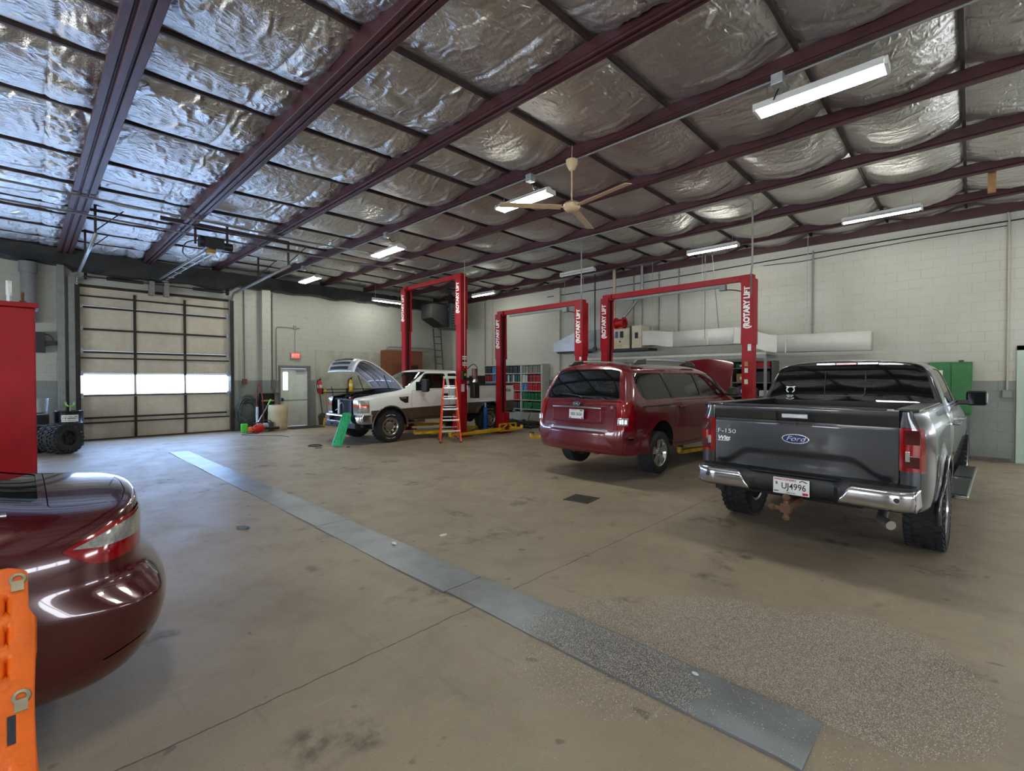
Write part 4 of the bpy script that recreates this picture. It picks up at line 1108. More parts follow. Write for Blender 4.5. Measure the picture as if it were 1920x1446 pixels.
    MB().prism([(.073 * math.cos(2 * PI * k / n), 1.055 + .031 * math.sin(2 * PI * k / n)) for k in range(n)], 'X', -1.088, -1.05).build('badge_field', INK, ob)
    text('badge_letters', 'KIA', .05, SILVERBADGE, ob, (-1.0885, 0, 1.055), (0, -1, 0), (0, 0, 1), sx=1.35, bold=.001, depth=.001)
    lp = plate(tg, (-1.11, -.03, .885), 1); lp.rotation_euler = (0, R(4), 0)
    text('plate_number', 'BBE-5656', .075, INK, lp, (-.0035, 0, -.003), (0, -1, 0), (0, 0, 1), sx=.80, depth=.0008, bold=.0006)
    text('plate_state', 'WISCONSIN', .02, INKRED, lp, (-.0035, .05, .06), (0, -1, 0), (0, 0, 1), sx=1.2, depth=.0008)
    MB().box((-.004, -.1, .058), (.002, .05, .016)).build('plate_picture', INK, lp)
    for s in (-1, 1): MB().box((-.004, s * .125, -.062), (.002, .03, .018)).build('plate_sticker', INK, lp)
    MB().box((-1.09, -.02, .885), (.03, .27, .12)).build('plate_holder', TRIM, tg)
    # recess frame lines pressed into the tailgate
    mb = MB()
    mb.tube(catmull([(-1.085, .50, .96), (-1.085, .50, .80), (-1.09, .47, .755), (-1.105, 0, .745), (-1.09, -.47, .755), (-1.085, -.50, .80), (-1.085, -.50, .96)], 5), .009, 6); mb.build('recess_edge', MAROONP, tg, smooth=60)
    text('model_badge', 'SEDONA', .045, SILVERBADGE, tg, (-1.083, .56, .705), (0, -1, 0), (0, 0, 1), sx=1.3, depth=.003)
    MB().cyl((-1.09, .52, .645), (-1.07, .52, .645), .028, 12).build('round_sticker', LETTER, tg)
    MB().cyl((-1.06, -.70, 1.02), (-1.045, -.70, 1.02), .022, 12).build('clear_reflector', LAMPCLEAR, tg)
    # wiper
    MB().tube(catmull([(-1.03, -.08, 1.16), (-1.02, .0, 1.185), (-.99, .22, 1.215), (-.985, .36, 1.21)], 5), .009, 6).tube([(-1.02, -.35, 1.165), (-1.005, .1, 1.19), (-1.0, .38, 1.215)], .007, 6).build('rear_wiper', TRIM, T)
    MB().bb((-.8, -.6, .24), (3.6, .6, .30)).cyl((0, -.75, .31), (0, .75, .31), .04).cyl((-.9, .2, .27), (-.3, .2, .27), .07).build('underbody', DARK, T)
    MB().tube([(-.7, -.35, .28), (-1.0, -.35, .25)], .03, 10).build('exhaust_pipe', IRON, T, smooth=50)
    return T
build_minivan()

# ------------------------------------------------------------------ red sedan, tail at the left edge
SEDANP = paint('sedan_red_paint', (70, 3, 11), metal=0.15, rough=0.2)
def build_sedan():
    T = thing('sedan', 'dark red sedan at the left edge showing its rear corner and tail lamp', 'car', (-.56, 3.62, .06), R(180))
    WB, TR = 2.49, .30
    left = lambda c, n: c.y > .25
    right = lambda c, n: c.y < -.25
    r0 = [(-.90, .50, .17), (-.98, .62, .22), (-1.075, .66, .40), (-1.09, .67, .57), (-.97, .655, .69), (-.965, .645, .84), (-.965, .61, .95), (-.955, .56, 1.00), (-.965, 0, 1.03)]
    r1 = [(-.70, .66, .15), (-.78, .79, .20), (-.90, .835, .40), (-.925, .845, .56), (-.80, .81, .68), (-.80, .80, .84), (-.81, .755, .95), (-.82, .67, 1.005), (-.86, 0, 1.05)]
    r2 = [(-.40, .70, .20), (-.42, .83, .25), (-.44, .855, .45), (-.44, .86, .60), (-.44, .85, .74), (-.44, .835, .86), (-.44, .79, .98), (-.48, .66, 1.03), (-.50, 0, 1.07)]
    def cab(x, zr): return [(x, .70, .18), (x, .83, .23), (x, .86, .45), (x, .865, .62), (x, .855, .78), (x, .84, .90), (x, .80, 1.0), (x, .62, zr - .06), (x, 0, zr)]
    r3 = cab(-.05, 1.28); r4 = cab(.45, 1.45); r5 = cab(1.1, 1.475); r6 = cab(1.6, 1.40)
    r7 = [(2.1, .70, .18), (2.1, .83, .23), (2.1, .86, .45), (2.1, .865, .62), (2.1, .85, .78), (2.1, .82, .88), (2.1, .77, .96), (2.1, .62, 1.03), (2.1, 0, 1.08)]
    r8 = [(2.8, .66, .2), (2.8, .80, .25), (2.82, .83, .45), (2.82, .83, .6), (2.8, .80, .72), (2.78, .75, .80), (2.76, .7, .85), (2.74, .55, .88), (2.74, 0, .92)]
    r9 = [(3.1, .5, .2), (3.16, .6, .25), (3.22, .64, .42), (3.22, .64, .55), (3.18, .62, .64), (3.14, .6, .70), (3.1, .55, .74), (3.06, .45, .77), (3.08, 0, .8)]
    rings = [r0, r1, r2, r3, r4, r5, r6, r7, r8, r9]
    mid0 = [(p[0] - .075, 0, p[2]) for p in r0[:-1]]; mid1 = [(p[0] + .07, 0, p[2]) for p in r9[:-1]]
    bm = cage(rings, mid0, mid1, {7: .3, 3: .55, 4: .35}, {0: .15}, 4)
    # tail lamps
    for sel, s in ((left, 1), (right, -1)):
        lam = [(-.66, .865), (-.74, .80), (-.80, .775), (-1.10, .79), (-1.10, .955), (-1.0, .965), (-.84, .94)]
        fs = cut(bm, rpoly(lam, .02), 'XZ', lambda c, n: c.y * s > .40 and c.x < -.4)
        lo = extract(bm, fs, .006)
        up = cut(lo, [(-.70, .868), (-.80, .85), (-1.12, .855), (-1.12, .95), (-1.0, .955), (-.84, .918)], 'XZ', lambda c, n: True)
        clear = extract(lo, up, .003)
        o = finish(lo, 'tail_light', LAMPRED, T, 60)
        finish(clear, 'clear_lens', LAMPCLEAR, o, 60)
        for pw in ([(.0, 1.02), (.62, 1.02), (.62, 1.35), (.42, 1.36)], [(.68, 1.02), (1.72, 1.0), (1.35, 1.33), (.68, 1.37)]):
            finish(extract(bm, cut(bm, rpoly(pw, .04), 'XZ', sel), -.005), 'side_window', GLASS_MID, T, 60)
        for pd in ([(.10, .30), (.64, .30), (.64, .98), (-.02, .98)], [(.66, .30), (1.70, .30), (1.78, .98), (.66, .98)]):
            d = finish(gap_panel(bm, rpoly(pd, .05), 'XZ', sel, .006), 'door', SEDANP, T, 45)
            MB().bar((pd[0][0] + .06, s * .875, .88), (pd[0][0] + .24, s * .875, .88), .025, .03).build('door_handle', SEDANP, d, bevel=.008)
        for cx in (0, WB):
            bmesh.ops.delete(bm, geom=cut(bm, circ(cx, .31, .345), 'XZ', lambda c, n: c.y * s > .5), context='FACES')
            MB().grid(lambda u, v: (cx + .345 * math.cos(PI * u), s * (.5 + .34 * v), .31 + .345 * math.sin(PI * u)), 20, 2).build('wheel_well', DARK, T, smooth=60)
            wheel(T, (cx, s * .735, TR), TR, .195, .20, s, 'twin', ALU, 'plain', ns=5)
        m = MB().box((1.66, s * .92, 1.0), (.1, .16, .11)).build('mirror', SEDANP, T, bevel=.03)
        # bumper crease
        gap_line(bm, (-.80, .34), (-1.13, .43), .008, 'XZ', lambda c, n: c.y * s > .30 and c.x < -.7)
    rw = cut(bm, rpoly([(-.60, -.50), (-.60, .50), (.36, .50), (.36, -.50)], .1), 'XY', lambda c, n: n.z > .3 and c.z > 1.0)
    finish(extract(bm, rw, -.004), 'rear_window', GLASS_DARK, T, 60)
    ws = cut(bm, rpoly([(2.06, -.56), (2.06, .56), (1.42, .50), (1.42, -.50)], .08), 'XY', lambda c, n: n.z > .4 and c.z > 1.0)
    finish(extract(bm, ws, -.004), 'windshield', GLASS_MID, T, 60)
    tl = finish(gap_panel(bm, rpoly([(-.90, -.54), (-.94, -.3), (-.95, 0), (-.94, .3), (-.90, .54), (-.63, .58), (-.63, -.58)], .04), 'XY', lambda c, n: n.z > .3 and c.z > .9 and c.x < -.4, .004), 'trunk_lid', SEDANP, T, 60)
    liner(bm, 'cabin_lining', DARK, T, -.03)
    finish(bm, 'body', SEDANP, T, 50)
    MB().tube(catmull([(-.50, .66, 1.035), (-.3, .69, 1.06), (.0, .71, 1.12)], 6), .012, 8).build('glass_edge_glint', CHROME, T, smooth=60)  # added bright tube standing for the reflection along the rear glass edge
    lp = plate(T, (-.985, 0, .86), 1)
    text('plate_state', 'WISCONSIN', .026, INKRED, lp, (-.0035, 0, .055), (0, -1, 0), (0, 0, 1), depth=.0008)
    return T
build_sedan()
# ------------------------------------------------------------------ white pickup with raised hood
WHITEP = paint('truck_white_paint', (240, 244, 238), metal=0.0, rough=0.3, dirt=(170, 168, 158), amt=.08)
BROWNP = paint('truck_brown_paint', (92, 80, 66), metal=0.35, rough=0.35, dirt=(60, 52, 44), amt=.5)
def build_white_pickup():
    T = thing('pickup_truck', 'white pickup with a brown lower body and its hood propped open', 'pickup truck', (10.34, 12.0, 0), R(180))
    WB, AR, TR = 3.60, .51, .42
    left = lambda c, n: c.y > .3
    right = lambda c, n: c.y < -.3
    def rg(x): return [(x, .72, .52), (x, .96, .58), (x, 1.0, .80), (x, 1.01, 1.05), (x, .99, 1.34), (x, .965, 1.40), (x, .845, 1.84), (x, .72, 1.945), (x, 0, 1.985)]
    r0 = [(x, y * .98, z) for x, y, z in rg(.99)]; r0[6] = (1.03, .82, 1.83); r0[7] = (1.07, .70, 1.93); r0[8] = (1.08, 0, 1.96)
    rA = rg(2.72); rA[6] = (2.42, .825, 1.80); rA[7] = (2.28, .70, 1.91); rA[8] = (2.18, 0, 1.95)
    rB = [(3.02, .72, .52), (3.02, .96, .58), (3.02, 1.0, .80), (3.02, 1.01, 1.05), (3.02, .985, 1.28), (3.0, .935, 1.36), (2.96, .86, 1.40), (2.93, .75, 1.42), (2.93, 0, 1.45)]
    rC = [(3.6, .72, .52), (3.6, .96, .58), (3.6, 1.01, .80), (3.6, 1.02, 1.05), (3.6, .985, 1.22), (3.6, .92, 1.29), (3.6, .82, 1.32), (3.6, .70, 1.33), (3.6, 0, 1.35)]
    rD = [(4.18, .72, .55), (4.2, .95, .60), (4.22, .985, .80), (4.22, .985, 1.0), (4.2, .955, 1.16), (4.18, .90, 1.21), (4.16, .80, 1.235), (4.14, .68, 1.245), (4.14, 0, 1.26)]
    rE = [(4.34, .70, .60), (4.40, .84, .62), (4.43, .90, .80), (4.43, .90, 1.0), (4.42, .885, 1.14), (4.40, .85, 1.18), (4.37, .76, 1.20), (4.35, .6, 1.21), (4.35, 0, 1.23)]
    rings = [r0, rg(1.12), rg(1.6), rg(2.1), rA, rB, rC, rD, rE]
    bm = cage(rings, [(p[0] - .01, 0, p[2]) for p in r0[:-1]], [(p[0] + .05, 0, p[2]) for p in rE[:-1]], {4: .5, 1: .5}, {0: .6, 8: .7, 7: .3}, 3)
    # hood opening and missing grille
    bmesh.ops.delete(bm, geom=cut(bm, rpoly([(3.0, -.84), (4.36, -.74), (4.55, -.3), (4.55, .3), (4.36, .74), (3.0, .84)], .05), 'XY', lambda c, n: n.z > .35 and c.x > 2.9), context='FACES')
    bmesh.ops.delete(bm, geom=cut(bm, [(-.60, .70), (.60, .70), (.60, 1.25), (-.60, 1.25)], 'YZ', lambda c, n: c.x > 4.25), context='FACES')
    wins = [[(1.14, 1.43), (1.56, 1.43), (1.56, 1.82), (1.26, 1.82)], [(1.70, 1.43), (2.72, 1.43), (2.50, 1.68), (2.32, 1.82), (1.70, 1.82)]]
    def brown(b, name, par):
        fs = cut(b, [(.5, .3), (4.15, .3), (4.15, .86), (.5, .95)], 'XZ', lambda c, n: True)
        finish(extract(b, fs, .0), name, BROWNP, par, 45)
    for sel in (left, right):
        s = 1 if sel is left else -1
        for pw in wins:
            g = cut(bm, rpoly(shrink(pw, -.022), .07), 'XZ', sel); gb = extract(bm, g, -.002)
            inner = cut(gb, rpoly(pw, .05), 'XZ', lambda c, n: True); gl = extract(gb, inner, -.004)
            w = finish(gb, 'window_seal', TRIM, T, 60); finish(gl, 'side_window', GLASS_CLEAR, w, 60)
        for pd in ([(1.07, .62), (1.63, .62), (1.63, 1.385), (1.07, 1.385)], [(1.64, .62), (2.86, .62), (2.96, 1.0), (2.92, 1.36), (1.64, 1.385)]):
            b = gap_panel(bm, rpoly(pd, .05), 'XZ', sel, .006)
            low = extract(b, cut(b, [(.5, .3), (4.15, .3), (4.15, .86), (.5, .95)], 'XZ', lambda c, n: True))
            dr = finish(b, 'door', WHITEP, T, 45); finish(low, 'lower_panel', BROWNP, dr, 45)
            if pd[0][0] > 1.5: MB().bb((1.70, s * 1.0, 1.12), (1.90, s * 1.03, 1.26)).build('door_handle', BLACK, dr, bevel=.012)
        bmesh.ops.delete(bm, geom=cut(bm, circ(WB, .44, AR), 'XZ', sel), context='FACES')
        bmesh.ops.delete(bm, geom=cut(bm, [(WB - AR * .99, .3), (WB + AR * .99, .3), (WB + AR * .99, .47), (WB - AR * .99, .47)], 'XZ', lambda c, n: (c.y * s > .3) and c.z < .8), context='FACES')
        # fender vent
        v = finish(extract(bm, cut(bm, [(3.34, 1.19), (3.04, 1.205), (3.06, 1.03), (3.16, 1.03), (3.30, 1.11)], 'XZ', sel), .004), 'fender_vent', BLACK, T, 60)
        MB().bb((3.12, s * 1.008, 1.15), (3.30, s * 1.014, 1.18)).build('vent_badge', SILVERBADGE, v)
        # head lamp
        fs = cut(bm, [(s * .60, .80), (s * 1.05, .80), (s * 1.05, 1.125), (s * .60, 1.125)], 'YZ', lambda c, n: c.x > 4.1 and c.y * s > .5)
        fs = cut(bm, [(4.20, s * .5), (4.7, s * .5), (4.7, s * 1.1), (4.20, s * 1.1)], 'XY', faces=fs)
        lo = extract(bm, fs, .008)
        am = extract(lo, cut(lo, [(s * .5, .945), (s * 1.1, .945), (s * 1.1, 1.02), (s * .5, 1.02)], 'YZ', lambda c, n: True), .003)
        hl = finish(lo, 'headlight', LAMPCLEAR, T, 50); finish(am, 'turn_lens', AMBER, hl, 50)
        MB().tube([(p[0], s * 1.012, p[2]) for p in arc((WB, .44), AR + .012, R(-6), R(186), 30)], .02, 8).build('wheel_lip', BROWNP, T, smooth=60)
    brown(bm, 'lower_body', T)
    back = cut(bm, rpoly([(-.70, 1.45), (.70, 1.45), (.64, 1.82), (-.64, 1.82)], .05), 'YZ', lambda c, n: n.x < -.5 and c.x < 1.3)
    finish(extract(bm, back, -.004), 'rear_window', GLASS_MID, T, 60)
    ws = cut(bm, rpoly([(-.76, 1.44), (.76, 1.44), (.66, 1.89), (-.66, 1.89)], .06), 'YZ', lambda c, n: c.x > 2.1 and n.x > .2 and n.z > .2)
    finish(extract(bm, ws, -.006), 'windshield', GLASS_CLEAR, T, 60)
    liner(bm, 'cabin_lining', CABIN, T, -.03)
    finish(bm, 'cab', WHITEP, T, 45)
    mb = MB()
    for y in (-.45, .45): seat(mb, 2.0, y, .5, .95, .55)
    mb.bb((2.55, -.85, 1.0), (2.9, .85, 1.38)); mb.build('seats', CABIN, T, bevel=.04)
    MB().lathe([(.17, -.012), (.185, 0), (.17, .012), (.158, 0), (.17, -.012)], 20, (2.45, .45, 1.28), 'X').build('steering_wheel', BLACK, T, smooth=60)
    # engine bay
    mb = MB().bb((3.05, -.72, .6), (3.1, .72, 1.36)).bb((3.1, -.80, .58), (4.3, .80, .64)).bb((3.1, -.86, .62), (4.3, -.80, 1.15)).bb((3.1, .80, .62), (4.3, .86, 1.15))
    mb.build('engine_bay', DARK, T)
    rr = random.Random(4)
    mb = MB().bb((3.3, -.35, .68), (4.0, .35, 1.10)).bb((3.4, -.25, 1.1), (3.9, .2, 1.2)).cyl((3.5, .5, .8), (3.5, .5, 1.16), .13).cyl((3.95, -.52, .8), (3.95, -.52, 1.18), .1).bb((3.85, .45, .85), (4.15, .72, 1.12)).bb((3.2, -.7, .9), (3.6, -.48, 1.22))
    for k in range(22):
        x, y, z = rr.uniform(3.2, 4.2), rr.uniform(-.65, .65), rr.uniform(.95, 1.22)
        mb.box((x, y, z), (rr.uniform(.04, .16), rr.uniform(.04, .14), rr.uniform(.04, .1)), (rr.random(), rr.random(), rr.random()))
    mb.build('engine', mat('engine_black', (30, 29, 28), 0.5, 0.3, var=0.4, vscale=12), T, bevel=.01)
    mb = MB()
    for k in range(12):
        a = (rr.uniform(3.2, 4.2), rr.uniform(-.65, .65), rr.uniform(1.0, 1.2)); b = (a[0] + rr.uniform(-.4, .4), a[1] + rr.uniform(-.3, .3), rr.uniform(1.0, 1.22))
        mb.tube(catmull([a, ((a[0] + b[0]) / 2, (a[1] + b[1]) / 2, 1.25), b], 6), .014, 6)
    mb.build('engine_hose', BLACK, T, smooth=60)
    MB().bb((4.28, -.62, .66), (4.33, .62, .74)).bb((4.28, -.62, 1.10), (4.36, .62, 1.15)).bb((4.30, .30, .70), (4.38, .37, 1.12)).bb((4.2, -.55, .7), (4.26, .55, 1.08)).build('radiator_support', mat('radiator_grey', (26, 27, 28), 0.6, 0.1, var=0.3, vscale=16), T, bevel=.008)
    MB().bb((4.36, -.36, .74), (4.41, -.28, 1.12)).build('brace', WHITE, T, bevel=.015)
    MB().tube(catmull([(4.4, -.1, .78), (4.42, .0, .95), (4.40, -.15, 1.05), (4.41, -.3, .9), (4.42, -.45, .82)], 6), .008, 6).build('dangling_wire', STEEL, T, smooth=60)
    MB().bb((3.5, .2, 1.22), (3.62, .5, 1.26)).box((4.15, -.05, 1.17), (.12, .12, .05)).build('filler_cap', RED, T, bevel=.012)
    # hood: profile measured open, underside ribbed
    P = [(3.08, 1.40), (3.30, 1.63), (3.60, 1.855), (3.88, 2.03), (4.10, 2.13), (4.26, 2.165), (4.36, 2.13), (4.44, 2.02), (4.50, 1.86)]
    Pc = catmull([(a, 0, b) for a, b in P], 5); nP = len(Pc) - 1
    def hood_pt(u, v):
        p = Pc[min(nP, max(0, round(u * nP)))]; y = (-.84 + .09 * u) + 2 * (.84 - .09 * u) * v
        cr = .05 * (1 - (2 * v - 1) ** 2)
        i = min(nP, max(0, round(u * nP))); d = (Pc[min(i + 1, nP)] - Pc[max(0, i - 1)]).normalized()
        return (p.x - d.z * cr * 1.0, y, p.z + d.x * cr)
    b = MB().grid(hood_pt, nP, 24)
    hd = b.build('hood', WHITEP, T, smooth=60, solid=.02)
    def under(u, v, off):
        i = min(nP, max(0, round(u * nP))); d = (Pc[min(i + 1, nP)] - Pc[max(0, i - 1)]).normalized(); q = Vector(hood_pt(u, v)); return q + Vector((d.z, 0, -d.x)) * off
    UND = mat('hood_underside', (204, 204, 214), 0.42, 0.35, var=0.12, vscale=10)
    mb = MB()
    mb.grid(lambda u, v: tuple(under(u, .02 + .96 * v, .028 + .014 * math.sin(v * PI * 6) * math.sin(u * PI * 3))), nP, 24); mb.build('inner_panel', UND, hd, smooth=60)
    mb = MB()
    for vv in (.08, .30, .5, .70, .92):
        mb.tube([tuple(under(k / nP, vv + .05 * math.sin(k / nP * PI) * (1 if vv < .5 else -1), .045)) for k in range(2, nP - 2)], .022, 6)
    for uu in (.12, .42, .66): mb.tube([tuple(under(round(uu * nP) / nP, .06 + .88 * k / 20, .045)) for k in range(21)], .022, 6)
    mb.build('stiffening_rib', UND, hd, smooth=60)
    u0 = 26 / nP
    mb = MB().grid(lambda u, v: tuple(under(u0 + (1 - u0) * u, .06 + .88 * v, -.014)), nP - 26, 20)
    gr = mb.build('grille', mat('grille_silver', (206, 208, 210), .35, .6, var=.06), hd, smooth=60, solid=.008)
    for i in (28, 32, 36):
        MB().grid(lambda u, v: tuple(under((i + 2 * u) / nP, .14 + .66 * v, -.026)), 2, 16).build('grille_slot', DARK, gr, solid=.006)
    mb = MB()
    for uu, va, vb in ((.72, .1, .9), (.80, .1, .9), (.88, .15, .85), (.96, .1, .9)):
        for k in range(3):
            v0 = va + (vb - va) * (k / 3 + .03); v1 = va + (vb - va) * ((k + 1) / 3 - .03); mb.bar(under(round(uu * nP) / nP, v0, .045), under(round(uu * nP) / nP, v1, .045), .03, .02)
    mb.build('nose_slot', DARK, hd)
    for y in (-.72, .72): MB().tube([(3.42, y, 1.28), (3.62, y * .98, 1.78)], .012, 8).build('gas_strut', BLACK, T)
    # front bumper
    def bxp(y): return 4.58 - .16 * max(0, (abs(y) - .62) / .38) ** 2.2
    bp = MB().grid(lambda u, v: (bxp(-1.0 + 2 * u) - .025 * (2 * abs(v - .5)) ** 3, -1.0 + 2 * u, .52 + .24 * v), 60, 10)
    for s in (-1, 1): bp.grid(lambda u, v: (bxp(1.0) - .025 * (2 * abs(v - .5)) ** 3 - .28 * u, s * (1.0 + .02 * math.sin(PI * u / 2)), .52 + .24 * v), 10, 10)
    bp.grid(lambda u, v: (bxp(-1.0 + 2 * u) - .025 - .14 * v, -1.0 + 2 * u, .76), 60, 2)
    b2 = bmesh.new(); me = bpy.data.meshes.new('t'); me.from_pydata([tuple(v) for v in bp.v], [], bp.f); b2.from_mesh(me); bmesh.ops.remove_doubles(b2, verts=b2.verts, dist=1e-4)
    bmesh.ops.delete(b2, geom=cut(b2, rpoly([(-.50, .575), (.50, .575), (.46, .70), (-.46, .70)], .02), 'YZ', lambda c, n: c.x > 4.3), context='FACES')
    bmesh.ops.recalc_face_normals(b2, faces=b2.faces)
    bo = finish(b2, 'front_bumper', CHROME, T, 50, solid=.008)
    MB().bb((4.40, -.55, .56), (4.48, .55, .72)).build('bumper_core', DARK, bo)
    MB().bb((4.36, -.86, .40), (4.54, .86, .53)).build('air_dam', BLACK, bo, bevel=.02)
    for y in (-.3, .3): MB().tube([(4.58, y - .05, .5), (4.64, y - .03, .48), (4.64, y + .03, .48), (4.58, y + .05, .5)], .014, 8).build('tow_hook', BLACK, T)
    # bed
    def yb(x, z):
        y = 1.005 - .03 * smooth01((z - 1.25) / .25) - .05 * max(0, (.9 - z) / .35) ** 2
        r = math.hypot(x, z - .44); y += .03 * math.exp(-((r - AR - .03) / .05) ** 2)
        y += .008 * math.exp(-((z - 1.33) / .02) ** 2)
        return y
    for s in (1, -1):
        mb = MB().grid(lambda u, v: (-1.10 + 2.04 * u, s * yb(-1.10 + 2.04 * u, .62 + .86 * v), .62 + .86 * v), 64, 44)
        mb.grid(lambda u, v: (-1.10 + 2.04 * u, s * (yb(0.9, 1.48) - .12 * v), 1.48 + .015 * math.sin(PI * v)), 64, 4)
        b = bmesh.new(); me = bpy.data.meshes.new('t'); me.from_pydata([tuple(v) for v in mb.v], [], mb.f); b.from_mesh(me)
        bmesh.ops.recalc_face_normals(b, faces=b.faces)
        if sum(f.normal.y * s for f in b.faces) < 0: bmesh.ops.reverse_faces(b, faces=b.faces)
        bmesh.ops.delete(b, geom=cut(b, circ(0, .44, AR), 'XZ', lambda c, n: True), context='FACES')
        bmesh.ops.delete(b, geom=cut(b, [(-AR * .98, .3), (AR * .98, .3), (AR * .98, .5), (-AR * .98, .5)], 'XZ', lambda c, n: True), context='FACES')
        low = extract(b, cut(b, [(-2, .3), (2, .3), (2, .95), (-2, .985)], 'XZ', lambda c, n: True))
        sd = finish(b, 'bed_side', WHITEP, T, 45, solid=.012); finish(low, 'lower_panel', BROWNP, sd, 45, solid=.012)
        text('off_road_decal', 'FX4', .13, INK, sd, (-.82, s * 1.006, 1.30), (-s, 0, 0), (0, 0, 1), sx=1.0, bold=.004, depth=.002)
        MB().bb((-1.05, s * .86, 1.475), (.90, s * 1.0, 1.515)).build('rail_cap', BLACK, T, bevel=.01)
        MB().bb((-1.06, s * .80, .80), (.92, s * .83, 1.47)).build('inner_side', BLACK, T)
        MB().box((-1.105, s * .93, 1.15), (.02, .12, .42)).build('tail_light', LAMPRED, T, bevel=.01)
        for cx in (0, WB):
            MB().grid(lambda u, v: (cx + AR * math.cos(PI * u), s * (.55 + .42 * v), .44 + AR * math.sin(PI * u)), 22, 2).build('wheel_well', DARK, T, smooth=60)
            w = wheel(T, (cx, s * .87, TR), TR, .27, .232, s, 'dish', mat('forged_wheel', (150, 146, 138), 0.3, 0.9, var=0.15), 'off', ns=8)
            mb = MB()
            for c0 in (0, PI):
                for k in range(11):
                    if k in (5,): continue
                    t = c0 + (k - 5) * .085; mb.M = Matrix.Rotation(t, 4, 'Y'); mb.box((0, s * .1405, .315), (.016, .004, .024))
            mb.M = Matrix(); mb.build('raised_letters', LETTER, w)
        m = MB().bb((2.62, s * 1.0, 1.40), (2.70, s * 1.16, 1.46)).bb((2.62, s * 1.0, 1.52), (2.70, s * 1.16, 1.57)).bb((2.58, s * .985, 1.36), (2.80, s * 1.0, 1.60)).build('mirror', BLACK, T, bevel=.01)
        MB().box((2.66, s * 1.24, 1.50), (.14, .24, .36)).build('mirror_shell', BLACK, m, bevel=.045, bseg=3)
        MB().box((2.587, s * 1.24, 1.50), (.006, .19, .30)).build('mirror_glass', MIRROR, m)
    MB().bb((-1.06, -.8, .80), (.92, .8, .84)).bb((.90, -.85, .8), (.935, .85, 1.49)).build('bed_floor', BLACK, T)
    MB().bb((-1.12, -.80, .70), (-1.08, .80, 1.47)).build('tailgate', WHITEP, T, bevel=.01)
    MB().bb((-1.24, -.95, .56), (-1.08, .95, .70)).build('rear_bumper', CHROME, T, bevel=.02)
    MB().bb((-1.0, -.5, .54), (4.2, .5, .70)).cyl((0, -.8, .42), (0, .8, .42), .06).cyl((WB, -.8, .40), (WB, .8, .40), .06).sphere((0, 0, .42), .17, 12).sphere((WB, .15, .42), .15, 12).build('chassis', DARK, T)
    MB().tube([(3.4, .45, .40), (4.0, .48, .36), (3.0, .52, .42), (2.2, .55, .46)], .04, 10).build('exhaust_pipe', STEEL, T, smooth=60)
    return T
build_white_pickup()

# ------------------------------------------------------------------ two-post lifts
LIFTIN = mat('lift_inner', (60, 10, 14), 0.5, var=0.3)
CONDC = mat('conduit_cream', (196, 176, 150), 0.5, var=0.1)
def lift_post(root, loc, face, h):
    """steel post as part of a lift; face=+1 when the open channel looks towards +y; lettering on the -x side"""
    w, dp, th = .23, .215, .022
    def chan(z0, z1, w, dp):
        f = face; mb = MB()
        mb.bb((-w / 2, -f * dp / 2, z0), (w / 2, -f * (dp / 2 - th), z1))
        for s in (-1, 1):
            mb.bb((s * w / 2, -f * dp / 2, z0), (s * (w / 2 - th), f * dp / 2, z1))
            mb.bb((s * w / 2, f * dp / 2, z0), (s * (w / 2 - .06), f * (dp / 2 - th), z1))
        return mb
    t = chan(0.02, h - 1.35, w, dp).build('post', REDLIFT, root, bevel=.006); t.location = loc
    chan(h - 1.4, h, w + .035, dp + .035).build('extension', REDLIFT, t, bevel=.006)
    MB().bb((-w * .32, -.06, .3), (w * .32, .06, h - .08)).build('inner_shaft', LIFTIN, t)
    for x, r in ((-.03, .008), (.04, .006)): MB().tube([(x, face * .09, .6), (x, face * .09, h - .1)], r, 6).build('lift_cable', BLACK, t)
    MB().bb((-.24, -.22, 0), (.24, .22, .022)).build('base_plate', REDLIFT, t, bevel=.004)
    for s in (-1, 1): MB().prism([(s * .117, .02), (s * .20, .02), (s * .117, .4)], 'Y', -.01, .01).build('gusset', REDLIFT, t)
    text('lettering', '(ROTARY LIFT', .165, LETTER, t, (-(w + .035) / 2 - .003, .01, h - .62), (0, 0, 1), (0, 1, 0), sx=.86, bold=.009, depth=.0015)
    return t
def carriage(root, loc, face, z, arms, yellow=False):
    c = MB().bb((-.14, face * .112, z - .05), (.14, face * .24, z + .5)).build('carriage', REDLIFT, root, bevel=.01); c.location = loc
    if yellow:
        for p, q in (((-.35, -.05), (.35, -.05)), ((-.35, .16), (.35, .16)), ((-.35, -.05), (-.35, .16)), ((.35, -.05), (.35, .16)), ((-.35, -.05), (.0, .16)), ((.0, .16), (.35, -.05))):
            MB().bar((p[0], face * .30, z + p[1]), (q[0], face * .30, z + q[1]), .05, .035).build('arm_guard', YELLOW, c)
    for e in arms:
        st = Vector((.12 if e[0] > 0 else -.12, face * .24, z)); en = Vector((e[0], e[1], z)); mid = st.lerp(en, .58)
        a = MB().bar(st, mid, .11, .10).build('swing_arm', YELLOW, root, bevel=.006); a.location = loc
        MB().bar(st.lerp(en, .5), en, .085, .07).build('arm_extension', YELLOW, a, bevel=.005)
        MB().cyl(en, en + Vector((0, 0, .10)), .05, 16).build('pad_screw', YELLOW, a); MB().cyl(en + Vector((0, 0, .10)), en + Vector((0, 0, .125)), .07, 16).build('lift_pad', BLACK, a)
